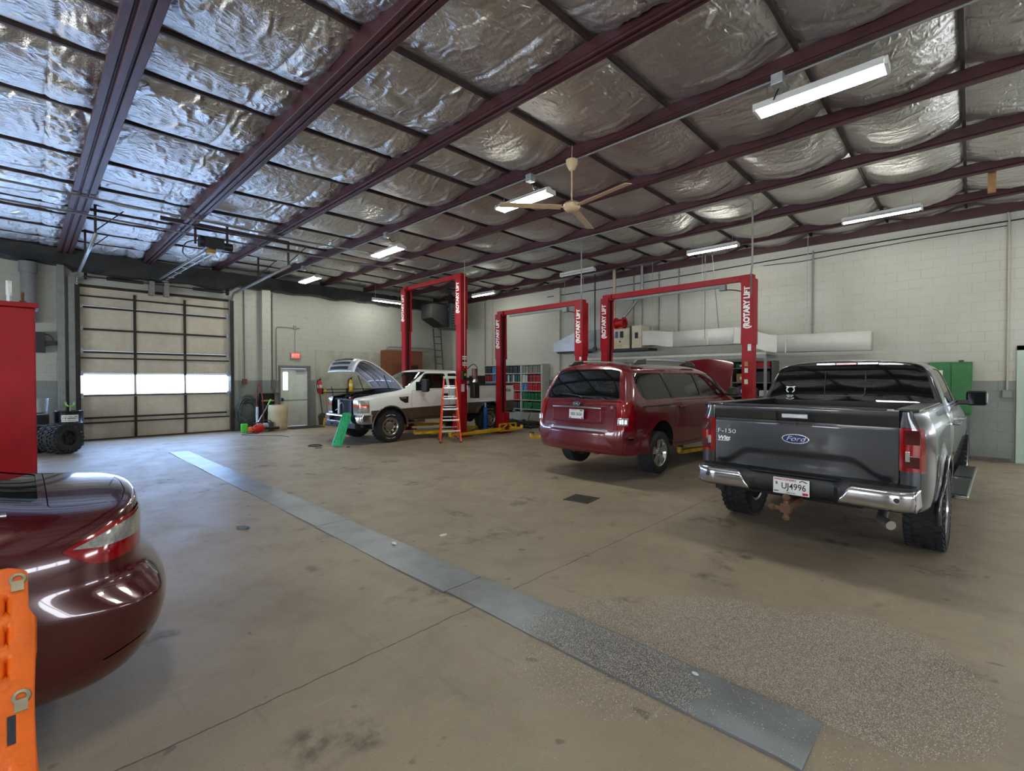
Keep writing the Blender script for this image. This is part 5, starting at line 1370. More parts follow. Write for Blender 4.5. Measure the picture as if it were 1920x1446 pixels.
def overhead(root, a, b, z, pad=True):
    a = Vector((a[0], a[1], z)); d = Vector((b[0], b[1], z)) - a
    t = MB().bar((0, 0, 0), d, .10, .13).build('crossbeam', REDLIFT, root, bevel=.006); t.location = a
    for e in (Vector((0, 0, 0)), d): MB().box(e + Vector((0, 0, -.02)), (.18, .26, .16)).build('end_bracket', REDLIFT, t, bevel=.01)
    if pad:
        p, q = d * .12, d * .86
        MB().bar(p + Vector((-.08, 0, -.13)), q + Vector((-.08, 0, -.13)), .05, .06).build('shutoff_bar', GREYP, t, bevel=.01)
        e = d * .14; MB().box(e + Vector((-.08, 0, -.16)), (.12, .14, .13)).build('limit_switch', GREYP, t, bevel=.008)
        MB().tube(catmull([e + Vector((-.08, 0, -.2)), d * .07 + Vector((-.08, 0, -.24)), Vector((-.1, 0, -.32))], 6), .012, 6).build('switch_cable', BLACK, t, smooth=60)
def two_post_lift(label, a, b, h, pad=True):
    t = thing('two_post_lift', label, 'vehicle lift', (a[0], a[1], 0), 0, 'red two-post lifts'); d = (b[0] - a[0], b[1] - a[1], 0)
    pa = lift_post(t, (0, 0, 0), 1, h); pb = lift_post(t, d, -1, h); overhead(t, (0, .04), (d[0], d[1] - .04), h + .03, pad)
    return t, pa, pb, d
L1, P1a, P1b, D1 = two_post_lift('tallest red two-post lift, straddling the white pickup', (8.85, 10.62), (8.88, 13.5), 4.64, False)
carriage(L1, (0, 0, 0), 1, .16, [(-1.25, .55), (1.2, .65)]); carriage(L1, D1, -1, .16, [(-1.25, -.55), (1.2, -.65)])
u = MB().bb((.02, -.30, 1.62), (.24, -.11, 1.72)).build('power_unit', BLACK, L1, bevel=.01)
MB().cyl((.27, -.27, 1.66), (.27, -.27, 1.98), .085, 20).build('motor', mat('motor_red_grey', (104, 70, 66), 0.5, 0.2, var=0.3), u, bevel=.01)
MB().cyl((.27, -.27, 1.58), (.27, -.27, 1.67), .095, 20).build('pump_head', ALU, u, bevel=.01)
MB().bb((.17, -.37, 1.12), (.38, -.17, 1.58)).build('fluid_tank', BLACK, u, bevel=.02)
MB().bb((-.11, -.19, 1.66), (.04, -.11, 1.9)).build('switch_box', BLACK, u, bevel=.008)
MB().box((-.02, -.193, 1.8), (.07, .004, .07)).build('yellow_tag', YELLOW, u)
MB().tube(catmull([(.05, -.2, 1.97), (.2, -.28, 2.1), (.33, -.3, 2.02), (.36, -.28, 1.85)], 6), .012, 6).build('pressure_hose', BLACK, u, smooth=60)
LABD = mat('label_dark', (70, 64, 60), 0.5, var=0.2)
for k in range(5): MB().box((.01, -.128, 2.08 + .06 * k), (.17, .003, .036)).build('warning_label', WHITE if k != 2 else LABD, P1a)
MB().box((-.04, -.112, 1.42), (.12, .004, .22)).build('instruction_label', WHITE, P1a)
MB().tube([(.0, -.15, 2.0), (.0, -.15, 5.1)], .008, 6).build('power_conduit', CONDC, P1a)
L2, P2a, P2b, D2 = two_post_lift('red two-post lift over the empty middle bay in front of the binder shelves', (10.33, 7.44), (10.40, 10.56), 3.69)
carriage(L2, D2, -1, .14, [(-2.35, -.42), (.5, -.42)], True); carriage(L2, (0, 0, 0), 1, .18, [(-1.2, .7), (.9, .8)])
L3, P3a, P3b, D3 = two_post_lift('red two-post lift around the raised dark red minivan', (10.85, 3.42), (10.88, 7.0), 3.82)
carriage(L3, (0, 0, 0), 1, .28, [(-2.1, .58), (.7, .6)]); carriage(L3, D3, -1, .28, [(-2.9, -.55), (.7, -.85)])
for z, m in ((2.42, WHITE), (2.33, WHITE), (2.0, CARD), (1.86, WHITE), (1.62, WHITE)): MB().box((-.118, -.04 if z > 2.3 else .02, z), (.004, .07, .10)).build('warning_label', m, P3a)
for z in (2.22, 2.12): MB().box((-.118, -.05, z), (.004, .06, .08)).build('warning_label', WHITE, P2a)
for pp in (P2a, P3a): MB().bb((.136, -.1, 3.3), (.21, -.03, 3.6)).build('junction_box', WHITE, pp, bevel=.006)
# short post by the sedan
t = thing('lift_column', 'broad red steel column at the left edge behind the sedan', 'vehicle lift', (-.10, 7.2, 0), 0)
MB().bb((-.24, -.16, 0), (.19, .16, 2.42)).build('column', REDLIFT, t, bevel=.012)
MB().bb((-.27, -.19, 2.42), (.215, .19, 2.47)).build('cap_plate', REDLIFT, t, bevel=.006)
MB().bb((-.35, -.28, 0), (.30, .28, .03)).build('base_plate', REDLIFT, t)
MB().cyl((.0, 0, 2.47), (.0, 0, 2.55), .022, 6).cyl((.0, 0, 2.55), (.0, 0, 2.70), .024, 12).build('stud', STEEL, t)
MB().cyl((.1, .05, 2.47), (.1, .05, 2.60), .014, 10).cyl((.1, .05, 2.47), (.1, .05, 2.51), .028, 6).build('bolt', IRON, t)
# ------------------------------------------------------------------ floor plates, absorbent, traction boards
PLATE = mat('steel_plate', (128, 134, 140), 0.42, 0.55, var=0.14, vscale=3, bump=0.06, bscale=50, dirt=(92, 84, 74), dirt_amt=0.5, dscale=2)
ys = [0.50, 2.95, 5.3, 7.7, 10.1, 13.1]
PLAB = ['nearest grey steel floor plate, its corner at the bottom edge and granules on it', 'second grey steel plate of the floor strip, just beyond the granules',
        'middle grey steel plate of the long floor strip', 'fourth grey steel plate of the strip toward the overhead door', 'farthest and brightest steel plate of the floor strip by the overhead door']
for k in range(5):
    x0 = 2.28 + (.012, -.006, .01, -.004, .0)[k]; wd = (.405, .395, .385, .38, .36)[k]
    a, b = ys[k], ys[k + 1] - .006; n = 24
    def pl(u, v, a=a, b=b, x0=x0, wd=wd, k=k):
        y = a + (b - a) * v
        return (x0 + wd * u + (.006 * math.sin(y * 3 + 2 * u) if 0 < v < 1 else 0), y, .009 + .004 * math.sin(y * 2.3 + k) * (1 if u < .5 else .4))
    mb = MB().grid(pl, 4, n)
    mb.grid(lambda u, v: (pl(0, v)[0], pl(0, v)[1], pl(0, v)[2] * u), 1, n).grid(lambda u, v: (pl(1, v)[0], pl(1, v)[1], pl(1, v)[2] * u), 1, n)
    mb.grid(lambda u, v: (pl(u, 0)[0], pl(u, 0)[1], pl(u, 0)[2] * v), 4, 1).grid(lambda u, v: (pl(u, 1)[0], pl(u, 1)[1], pl(u, 1)[2] * v), 4, 1)
    tag(mb.build('steel_floor_plate', PLATE), PLAB[k], 'floor plate', 'steel plates covering the floor trench')

rr = random.Random(11)
def in_patch(x, y):
    n = mnoise.noise(Vector((x * 2.2, y * 2.2, 0))) * .25
    d1 = ((x - 2.55) / .62) ** 2 + ((y - 1.55) / .62) ** 2
    d2 = ((x - 3.0) / .72) ** 2 + ((y - 1.05) / .72) ** 2
    d3 = ((x - 3.35) / .72) ** 2 + ((y - .45) / .55) ** 2
    d4 = ((x - 2.75) / .5) ** 2 + ((y - .75) / .62) ** 2
    return min(d1, d2, d3, d4) + n
mb = MB(); cnt = 0
while cnt < 75000:
    x, y = rr.uniform(1.7, 4.4), rr.uniform(-.3, 2.5); d = in_patch(x, y)
    if d > 1.15 or rr.random() > (1.25 - d) ** .7: continue
    on = 2.29 < x < 2.68 and y > .5
    if x < 2.29 and rr.random() < .72: continue
    if x < 2.7 and y < 1.0 + .35 * (x - 2.3) + .3 * mnoise.noise(Vector((x * 5, y * 5, 7))) and rr.random() < .93: continue
    if on and rr.random() < .2: continue
    z = .012 if on else .0
    s = rr.uniform(.0018, .0042); a = rr.random() * 6.28; q = [Vector((x + s * math.cos(a + k * 2.09), y + s * math.sin(a + k * 2.09), z)) for k in range(3)] + [Vector((x, y, z + s * rr.uniform(.7, 1.3)))]
    o = len(mb.v); mb.v += q; mb.f += [(o, o + 1, o + 3), (o + 1, o + 2, o + 3), (o + 2, o, o + 3)]; cnt += 1
def grain_mat():
    m = bpy.data.materials.new('absorbent_granules'); m.use_nodes = True; t = NT(m); b = t.n['Principled BSDF']
    g = t.add('ShaderNodeNewGeometry')
    t.l.new(t.ramp(g.outputs['Random Per Island'], [(0.0, srgb((112, 106, 100))), (0.3, srgb((168, 160, 150))), (0.85, srgb((206, 198, 188))), (1.0, srgb((84, 78, 72)))]), b.inputs['Base Color']); b.inputs['Roughness'].default_value = 0.9
    return m
me = bpy.data.meshes.new('absorbent_granules'); me.from_pydata([tuple(v) for v in mb.v], [], mb.f); me.materials.append(grain_mat())
o = bpy.data.objects.new('absorbent_granules', me); COL.objects.link(o); tag(o, 'spread of grey oil absorbent granules on the floor and nearest plate', 'absorbent', kind='stuff')

def traction_board(name, label, m, loc, rot, eyelets, fine=False):
    """ridged recovery board with bolt holes, local x across, y along, z up"""
    t = thing(name, label, 'traction board'); t.location = loc; t.rotation_euler = rot
    L, W = 1.15, .33
    def out(v):  # half width along the length: waisted ends
        return W / 2 * (1 - .10 * smooth01((v - .80) / .06) + .02 * math.sin(v * 9)) * (1 - .35 * max(0, (abs(v - .5) - .47) / .03) ** 2)
    holes = [(c * .062 - .093, y + (.03 if c % 2 else 0)) for y in ((.17, .275, .38, .745, .86, .975) if not fine else [.13 + .062 * q for q in range(15)]) for c in range(4)]
    def hz(x, y):
        z = .018 * math.cos(x / (W / 2) * PI * .5) ** .3 if abs(x) < W / 2 else 0
        for hx, hy in holes:
            dx, dy = (x - hx) / .015, (y - hy) / (.040 if not fine else .022)
            if abs(dx) < 1.6 and abs(dy) < 1.6: z -= .03 * math.exp(-(dx ** 4 + dy ** 4) * 1.2) - .006 * math.exp(-(dx ** 2 + (dy + 1.3) ** 2) * 3)
        return z
    nu, nv = 60, 200
    def pt(u, v):
        y = L * v; x = (2 * u - 1) * out(v); return (x, y, hz(x, y))
    vs = MB().grid(pt, nu, nv); w = nv + 1
    keep = []; slots = ((-.108, .565), (.108, .565)) if not fine else tuple(holes)
    for f in vs.f:
        c = sum((vs.v[i] for i in f), Vector()) / len(f)
        slot = any(abs(c.x - sx) < (.013 if not fine else .009) and abs(c.y - sy) < (.046 if not fine else .022) for sx, sy in slots)
        if not slot: keep.append(f)
    vs.f = keep
    o = vs.build('board', m, t, smooth=60, solid=.012)
    for ex, ey in eyelets:
        MB().lathe([(.012, .012), (.024, .012), (.028, .020), (.024, .03), (.014, .032), (.011, .02), (.012, .012)], 20, (ex, ey, 0)).box((ex, ey - .028, .024), (.034, .04, .02)).build('mounting_pin', mat('pin_metal', (150, 142, 122), 0.45, 0.6, var=0.2), t, smooth=40)
    return t
traction_board('traction_board', 'orange recovery traction board leaning on the dark red sedan', ORANGEP, (-.150, 2.03, .012), (R(52), 0, 0), [(.125, 1.095), (.132, .66), (-.125, 1.095), (-.132, .66)])
traction_board('traction_board', 'bright green recovery traction board leaning on the white pickup bumper', GREENP, (5.36, 11.22, .012), (R(65), 0, R(-72)), [(.13, 1.08), (-.13, 1.08)], True).scale = (1, .77, 1)

# ------------------------------------------------------------------ step ladder
t = thing('step_ladder', 'orange step ladder standing open in front of the tall lift post', 'ladder', (8.02, 10.12, 0), R(8))
H, W0, W1, D0 = 1.75, .54, .30, .72
def lp(s, f, z):
    k = z / H; w = (W0 * (1 - k) + W1 * k) / 2; d = -D0 / 2 * (1 - k) if f else D0 / 2 * (1 - k); return Vector((s * w, d, z))
M_L = Matrix.Rotation(R(-42), 4, 'Z')
def LB(): m = MB(); m.M = M_L; return m
for s in (-1, 1):
    for f in (1, 0):
        LB().bar(lp(s, f, .02), lp(s, f, H - .06), .085 if f else .065, .035, (1, 0, 0)).build('rail', ORANGE, t, bevel=.004)
        LB().box(lp(s, f, .02) , (.06, .07, .05)).build('rail_foot', BLACK, t)
for k in range(5):
    z = .30 + k * .285; a, b = lp(-1, 1, z), lp(1, 1, z)
    LB().bar(a, b, .085, .045).build('step', ALU, t, bevel=.004)
    LB().bar(lp(-1, 0, z + .05), lp(1, 0, z + .05), .02, .025).build('rear_brace', ALU, t)
for s in (-1, 1): LB().bar(lp(s, 1, .05), lp(s * .35, 1, .28), .03, .01).build('knee_brace', ALU, t)
LB().box((0, 0, H - .03), (.34, .17, .07)).build('top_cap', mat('ladder_cap', (202, 204, 192), 0.5, var=0.08), t, bevel=.012)
for s in (-1, 1): LB().bar(lp(s, 1, .95), lp(s, 0, .95), .02, .006).build('spreader', STEEL, t)

# ------------------------------------------------------------------ tall blue stand
t = thing('jack_stand', 'tall blue under-hoist jack stand behind the lift post under the white pickup', 'jack stand', (9.98, 10.82, 0))
MB().lathe([(.05, .10), (.062, .12), (.062, .78), (.045, .80)], 20).build('tube', BLUE, t, smooth=40)
MB().cyl((0, 0, .78), (0, 0, .95), .028, 14).build('screw', STEEL, t)
MB().box((0, 0, .955), (.40, .10, .02)).build('saddle', BLUE, t, bevel=.004)
for k in range(4): MB().bar((0, 0, .20), (.2 * math.cos(k * PI / 2 + .8), .15 * math.sin(k * PI / 2 + .8), .02), .06, .03).build('leg', BLUE, t, bevel=.004)
for k in range(3): MB().cyl((.05 * math.cos(k * 2.1), .05 * math.sin(k * 2.1), .86), (.12 * math.cos(k * 2.1), .12 * math.sin(k * 2.1), .86), .012, 8).build('handle', BLUE, t)

# ------------------------------------------------------------------ far wall things
def extinguisher(label, loc, m, sc=1.0):
    t = thing('fire_extinguisher', label, 'fire extinguisher', loc); t.scale = (sc,) * 3
    MB().lathe([(.002, 0), (.075, .0), (.082, .02), (.082, .36), (.06, .42), (.03, .44), (.028, .47)], 22).build('cylinder', m, t, smooth=40)
    MB().box((0, -.02, .49), (.05, .09, .05)).bar((0, .0, .52), (0, -.12, .56), .025, .012).bar((0, .0, .50), (0, -.12, .49), .025, .012).build('valve_handle', BLACK, t, bevel=.004)
    MB().tube(catmull([(-.02, 0, .49), (-.10, -.02, .46), (-.115, -.02, .30), (-.10, -.02, .12), (-.09, -.02, .05)], 6), .013, 8).build('hose', BLACK, t, smooth=60)
    MB().lathe([(.0835, .19), (.0835, .31)], 22).build('label_band', WHITE if m is RED else mat('pale_label', (224, 214, 150), .5, var=.1), t, smooth=40)
    MB().bb((-.05, .075, .05), (.05, .09, .45)).build('bracket', BLACK, t)
    return t
extinguisher('red fire extinguisher on the wall right of the exit door', (7.52, Y1 - .13, 1.16), RED)
extinguisher('yellow fire extinguisher behind the raised hood of the white pickup', (8.72, Y1 - .14, 1.20), YELLOW)
t = thing('exit_sign', 'small lit red exit sign above the white exit door', 'sign', (6.69, Y1 - .04, 2.5))
MB().bb((-.17, -.03, -.11), (.17, .039, .11)).build('housing', mat('sign_housing', (120, 138, 118), 0.5, var=0.1), t, bevel=.008)
MB().bb((-.145, -.036, -.088), (.145, -.031, .088)).build('face', EXITRED, t)
text('lettering', 'EXIT', .13, LETTER, t, (0, -.038, 0), (1, 0, 0), (0, 0, 1), sx=.95, bold=.003, depth=.001)
t = thing('electrical_conduit', 'thin conduit bending over and down to the exit sign', 'conduit')
MB().tube([(6.06, Y1 - .03, 1.3), (6.06, Y1 - .03, 3.38)] + arc((6.16, 3.38), .10, PI, PI / 2, 5, y=Y1 - .03) + [(6.62, Y1 - .03, 3.48), (6.85, Y1 - .03, 3.48)], .016, 8).build('bent_pipe', GREYP, t, smooth=60)
MB().tube([(6.69, Y1 - .03, 3.48), (6.69, Y1 - .03, 2.62)], .01, 8).build('drop_pipe', GREYP, t); MB().bb((6.64, Y1 - .06, 3.42), (6.74, Y1 - .001, 3.56)).build('box', GREYP, t)
MB().bb((6.01, Y1 - .06, 1.2), (6.13, Y1 - .001, 1.34)).build('switch_box', GREYP, t, bevel=.006)
t = thing('electrical_conduit', 'dark conduit down the far wall to an outlet left of the pier', 'conduit')
MB().tube([(5.06, Y1 - .03, 1.66), (5.06, Y1 - .03, 4.6)], .015, 8).build('pipe', FRAMED, t); MB().bb((5.0, Y1 - .07, 1.5), (5.13, Y1 - .001, 1.68)).build('outlet_box', IRON, t, bevel=.008)
t = thing('electrical_conduit', 'dark conduit on the pier edge beside the exit door', 'conduit')
MB().tube([(5.93, Y1 - .03, 1.5), (5.93, Y1 - .03, 4.6)], .018, 8).build('pipe', FRAMED, t); MB().bb((5.88, Y1 - .08, 1.4), (5.98, Y1 - .001, 1.66)).build('switch_box', FRAMED, t, bevel=.006)
t = thing('wall_pipe', 'grey pipe running along the far wall over the brown cabinet', 'pipe')
MB().tube([(10.3, Y1 - .09, 2.86)] + arc((10.42, 2.90), .1, PI, PI / 2, 4, y=Y1 - .09) + [(12.6, Y1 - .09, 3.0), (12.72, Y1 - .09, 2.95), (12.75, Y1 - .09, 2.4)], .028, 10).build('pipe', GREYP, t, smooth=60)
t = thing('metal_cabinet', 'brown metal cabinet against the far wall behind the lift post', 'cabinet', (10.95, Y1 - .30, 0))
MB().bb((-.90, -.1, .9), (.90, .25, 2.84)).build('body', BROWNCAB, t, bevel=.01)
MB().bb((-.58, -.115, 1.0), (-.02, -.101, 2.30)).build('door', mat('brown_door', (96, 54, 34), 0.55, var=0.1), t, bevel=.006)
MB().bb((.28, -.112, 1.9), (.66, -.101, 2.25)).build('opening', BLACK, t)
MB().bb((-.86, -.08, 0), (-.78, .2, .9)).build('leg', BROWNCAB, t); MB().bb((.78, -.08, 0), (.86, .2, .9)).build('leg', BROWNCAB, t)
# tool rail with long-handled tools
t = thing('tool_rail', 'black two-bar tool rail on the far wall behind the white pickup', 'rail')
for z in (1.17, 1.29): MB().tube([(7.62, Y1 - .10, z), (9.9, Y1 - .10, z)], .016, 8).build('bar', BLACK, t)
for x in (7.64, 8.6, 9.86): MB().bb((x - .02, Y1 - .10, 1.12), (x + .02, Y1 - .04, 1.33)).build('bracket', BLACK, t)
t = thing('scoop_shovel', 'black scoop shovel leaning on the tool rail right of the exit door', 'shovel')
MB().tube([(7.42, 16.95, 1.50), (7.52, 16.84, .42)], .016, 8).build('handle', BLACK, t)
MB().grid(lambda u, v: (7.54 + .26 * (u - .5) * 1.5, 16.84 - .10 * v + .05 * math.cos((u - .5) * 3), .03 + .42 * (1 - v) * (1 - .25 * (2 * u - 1) ** 2)), 12, 10).build('blade', mat('shovel_black', (48, 46, 46), 0.6, var=0.3), t, smooth=60, solid=.006)
t = thing('snow_pusher', 'long-handled yellow pusher blade standing by the black shovel', 'shovel')
MB().tube([(7.68, 17.0, 1.36), (7.66, 16.68, .26)], .014, 8).build('handle', mat('wood_handle', (150, 122, 82), 0.6, var=0.2), t)
MB().grid(lambda u, v: (7.44 + .46 * u, 16.60 + .05 * math.cos(v * 2.5) , .02 + .26 * v), 8, 8).build('blade', mat('pusher_yellow', (230, 166, 20), 0.5, var=0.1), t, smooth=60, solid=.008)
MB().box((7.68, 16.97, 1.25), (.10, .03, .09)).build('grip', YELLOW, t, bevel=.015)
t = thing('long_handled_broom', 'dark thin-handled broom right of the yellow pusher at the tool rail', 'broom')
MB().tube([(7.92, 16.98, 1.40), (8.04, 16.74, .16)], .014, 8).build('handle', BLACK, t); MB().box((8.12, 16.74, .09), (.36, .07, .16), (0, 0, .2)).build('bristles', BLACK, t)
tag(MB().grid(lambda u, v: (6.15 + 1.15 * u, 16.15 + .85 * v, .014), 1, 1).build('door_mat', mat('mat_brown', (50, 42, 38), 0.95, var=0.3, bump=0.4, bscale=120), None, solid=.012), 'dark doormat in front of the white exit door', 'mat')

# left cluster: hose coil, hand truck, blower, barrel
t = thing('hose_coil', 'big coil of black hose hanging against the wall left of the exit door', 'hose', (5.10, 17.0, .60))
for k in range(18):
    a, b = rr.uniform(.22, .35), rr.uniform(.34, .58); ph = rr.uniform(-.1, .1); dy = rr.uniform(-.10, .10); dz = rr.uniform(-.10, .05)
    MB().tube([((a + .02 * math.sin(3 * q + k)) * math.cos(q + ph), dy + .03 * math.sin(2 * q + k), max(-.565, (b * math.sin(q) + dz))) for q in [2 * PI * j / 36 for j in range(36)]], .016, 8, True).build('coil', HOSE, t, smooth=60)
for k in range(7):
    MB().tube(catmull([(-.3, -.12, -.1 - .08 * k), (-.1, -.15, -.25 - .05 * k), (.1, -.15, -.15 - .07 * k), (.3, -.12, -.05 - .1 * k)], 8), .015, 8).build('loose_strand', HOSE, t, smooth=60)
t = thing('hand_truck', 'dark red hand truck standing against the wall behind the white barrel', 'hand truck', (5.46, 16.70, 0))
mb = MB().tube(catmull([(-.17, -.02, .12), (-.17, .05, .9), (-.15, .10, 1.2), (-.10, .12, 1.45), (-.06, .12, 1.5)], 5), .018, 8).tube(catmull([(.02, -.02, .12), (.02, .05, .9), (.0, .10, 1.2), (-.03, .12, 1.45), (-.06, .12, 1.5)], 5), .018, 8); mb.build('frame', mat('truck_red', (120, 28, 30), 0.5, var=0.2), t, smooth=60)
MB().bb((-.24, -.22, .03), (.14, -.02, .05)).build('toe_plate', STEEL, t)
for s in (-.26, .16): MB().lathe([(.03, -.03), (.10, -.03), (.11, 0), (.10, .03), (.03, .03)], 18, (s, .06, .11), 'X').build('wheel', RUBBER, t, smooth=40)
t = thing('storage_box', 'black open-fronted box standing at the pier left of the exit door', 'box', (5.64, 16.98, 0))
mb = MB(); mb.bb((-.20, -.15, 0), (.24, .0, .02)).bb((-.20, -.15, 0), (-.18, 0, 1.20)).bb((.22, -.15, 0), (.24, 0, 1.20)).bb((-.20, -.02, 0), (.24, 0, 1.20)).bb((-.20, -.15, 1.18), (.24, 0, 1.20)).bb((-.2, -.15, .9), (.24, 0, .92))
mb.build('case', BLACK, t); MB().bb((-.18, -.155, .02), (.22, -.14, .84)).build('front_panel', mat('box_front', (20, 26, 24), 0.5, var=0.2), t); MB().bb((-.18, -.14, .93), (.22, -.05, .98)).build('shelf_item', CARD, t)
t = thing('plastic_barrel', 'dirty white plastic barrel with its top cut open beside the exit door', 'barrel', (5.83, 16.42, 0))
MB().lathe([(.002, .0), (.25, .0), (.285, .03), (.295, .15), (.285, .27), (.298, .30), (.30, .45), (.288, .58), (.298, .62), (.29, .74), (.268, .82), (.262, .815), (.28, .73), (.28, .05), (.002, .03)], 36).build('shell', mat('barrel_plastic', (206, 194, 160), 0.55, var=0.08, dirt=(150, 120, 70), dirt_amt=0.5, dscale=4), t, smooth=50)
t = thing('leaf_blower', 'red leaf blower with a long black tube lying in front of the barrel', 'leaf blower', (5.08, 15.92, 0), R(4))
MB().sphere((0, 0, .14), .15, 18, (1.25, .7, .92)).build('housing', RED, t, smooth=60)
MB().tube([(.12, 0, .13), (.35, 0, .12), (.62, 0, .11)], [.06, .05, .045], 12).build('blower_tube', BLACK, t, smooth=60)
MB().sphere((-.22, .02, .12), .09, 12, (1, .8, 1)).build('engine_cover', mat('cover_orange', (206, 96, 28), .5, var=.2), t, smooth=60)
MB().tube(catmull([(-.12, 0, .27), (0, 0, .33), (.12, 0, .28)], 5), .018, 8).build('handle', BLACK, t, smooth=60)
MB().tube(catmull([(-.30, 0, .08), (-.36, -.05, .03), (-.33, -.2, .012), (-.1, -.25, .012)], 6), .01, 6).build('cord', BLACK, t, smooth=60)
t = thing('power_tool_case', 'small grey and dark green machine between the red blower and the barrel', 'machine', (5.28, 16.26, 0))
MB().bb((-.12, -.12, .02), (.18, .12, .26)).build('housing', mat('machine_grey', (190, 196, 202), .4, var=.1), t, bevel=.03)
MB().bb((.18, -.12, 0), (.32, .12, .28)).build('motor_end', mat('dark_green', (40, 62, 56), .5, var=.2), t, bevel=.02)
MB().tube(catmull([(-.1, 0, .26), (.0, 0, .34), (.22, 0, .34), (.3, 0, .27)], 5), .016, 8).build('handle', BLACK, t, smooth=60)
t = thing('spray_bottle', 'bright green jug standing in front of the hose coil', 'bottle', (4.78, 16.28, 0))
MB().bb((-.09, -.07, 0), (.09, .07, .28)).build('body', mat('jug_green', (90, 200, 70), .4, var=.08), t, bevel=.025); MB().cyl((-.02, 0, .28), (-.02, 0, .34), .03, 12).build('cap', BLACK, t)
t = thing('squeegee_pole', 'pale pole with a green grip leaning from the blower to the black box', 'pole')
MB().tube([(4.98, 16.1, .03), (5.55, 16.52, .82)], .018, 10).build('shaft', ALU, t); MB().tube([(5.55, 16.52, .82), (5.68, 16.62, 1.0)], .022, 10).build('grip', mat('grip_green', (110, 200, 110), .5, var=.1), t)
MB().bb((4.90, 16.02, .0), (5.06, 16.18, .05)).build('head', BLACK, t, bevel=.01)
t = thing('plastic_tube', 'white upright plastic tube between hose coil and hand truck', 'tube', (5.22, 16.5, 0)); MB().cyl((0, 0, 0), (0, 0, .78), .035, 14).build('pipe', mat('tube_blue_white', (206, 216, 226), .4, var=.06), t)
t = thing('extension_cord', 'thin black cord on the floor in front of the overhead door', 'cord')
MB().tube(catmull([(4.75, 15.75, .008), (4.5, 15.6, .008), (4.7, 15.2, .008), (5.2, 14.6, .008), (5.3, 14.1, .008)], 8), .007, 6).build('cable', BLACK, t, smooth=60)

# ------------------------------------------------------------------ left corner: tyres, drum, buckets
def loose_tyre(label, loc, rot, Ro=.33, w=.28, ri=.16):
    t = thing('off_road_tyre', label, 'tyre', loc, 0, 'off-road tyres piled at the left'); t.rotation_euler = rot
    h = w / 2; mb = MB(); mb.lathe([(ri, -h * .8), (ri + .03, -h), (Ro - .06, -h * 1.05), (Ro - .02, -h * .8), (Ro - .015, 0), (Ro - .02, h * .8), (Ro - .06, h * 1.05), (ri + .03, h), (ri, h * .8)], 40)
    n = 22
    for k in range(n):
        for yy, ww, ph in ((-.62, .5, 0), (.0, .35, .5), (.62, .5, 0)):
            mb.M = Matrix.Rotation(2 * PI * (k + ph) / n, 4, 'Z'); mb.box((Ro - .008, 0, yy * h), (.03, 2 * PI * Ro / n * .55, h * ww), (0, 0, 0))
        for sd in (-1, 1): mb.M = Matrix.Rotation(2 * PI * k / n, 4, 'Z'); mb.box((Ro - .055, 0, sd * h), (.07, 2 * PI * Ro / n * .5, .025))
    mb.M = Matrix(); mb.build('tyre', RUBBER, t, smooth=35)
    mb = MB().lathe([(ri + .004, h * .8), (ri - .01, h * .5), (.07, h * .45), (.06, h * .6), (.001, h * .6)], 32); r = mb.build('rim', mat('black_rim', (30, 30, 31), .4, .4, var=.2), t, smooth=40)
    for k in range(6):
        a = 2 * PI * k / 6; MB().box((.11 * math.cos(a), .11 * math.sin(a), h * .5), (.05, .035, .02), (0, 0, a)).build('rim_slot', DARK, r, bevel=.005)
    return t
# standing pair seen face-on and two lying behind
loose_tyre('black off-road tyre with rim facing the camera, right end of the pile', (.62, 14.55, .335), (R(84), 0, R(38)))
loose_tyre('black off-road tyre lying at the bottom of the pile behind the column', (.10, 15.36, .145), (0, 0, .4))
loose_tyre('black off-road tyre lying on top of the lower tyre behind the column', (.09, 15.38, .47), (R(3), 0, 1.1))
loose_tyre('black off-road tyre standing behind the face-on tyre near the overhead door', (.50, 14.90, .335), (R(84), 0, R(38)))
t = thing('oil_drum', 'black ribbed steel drum with a white printed label by the overhead door', 'drum', (.77, 16.25, 0))
MB().lathe([(.002, 0), (.285, 0), (.29, .02), (.285, .04), (.285, .28), (.297, .30), (.285, .32), (.285, .56), (.297, .58), (.285, .60), (.285, .84), (.29, .86), (.292, .88), (.28, .88), (.275, .86), (.002, .86)], 40).build('barrel', mat('drum_black', (22, 26, 32), .3, .2, var=.2), t, smooth=40)
MB().grid(lambda u, v: (.2985 * math.cos(-2.05 + 1.1 * u), .2985 * math.sin(-2.05 + 1.1 * u), .62 + .17 * v), 12, 1).build('label', WHITE, t, smooth=60)
for j in range(3):
    for k in range(16):
        if rr.random() < .25: continue
        a = -1.98 + .95 * (k + .15) / 16; MB().grid(lambda u, v: (.30 * math.cos(a + .045 * u), .30 * math.sin(a + .045 * u), .645 + .046 * j + (.016 if j != 1 else .028) * v), 2, 1).build('print', INK, t)
t = thing('waste_drum', 'dark drum with a grey steel jug and clutter on top, left of the labelled drum', 'drum', (.14, 16.05, 0))
MB().lathe([(.002, 0), (.28, 0), (.28, .82), (.002, .82)], 32).build('barrel', DARK, t, smooth=40)
t = thing('steel_pail', 'dented silver pail standing on the waste drum', 'pail', (.24, 16.08, .82)); MB().lathe([(.002, 0), (.15, 0), (.175, .36), (.18, .38), (.17, .37), (.14, .02), (.002, .02)], 26).build('bucket', GALV, t, smooth=50)
t = thing('white_jug', 'pale plastic jug on the waste drum beside the column', 'jug', (-.03, 16.08, .82)); MB().lathe([(.002, 0), (.07, 0), (.075, .18), (.05, .24), (.02, .26), (.02, .29)], 20).build('body', WHITE, t, smooth=50); MB().cyl((0, 0, .29), (0, 0, .32), .024, 12).build('cap', BLUE, t)
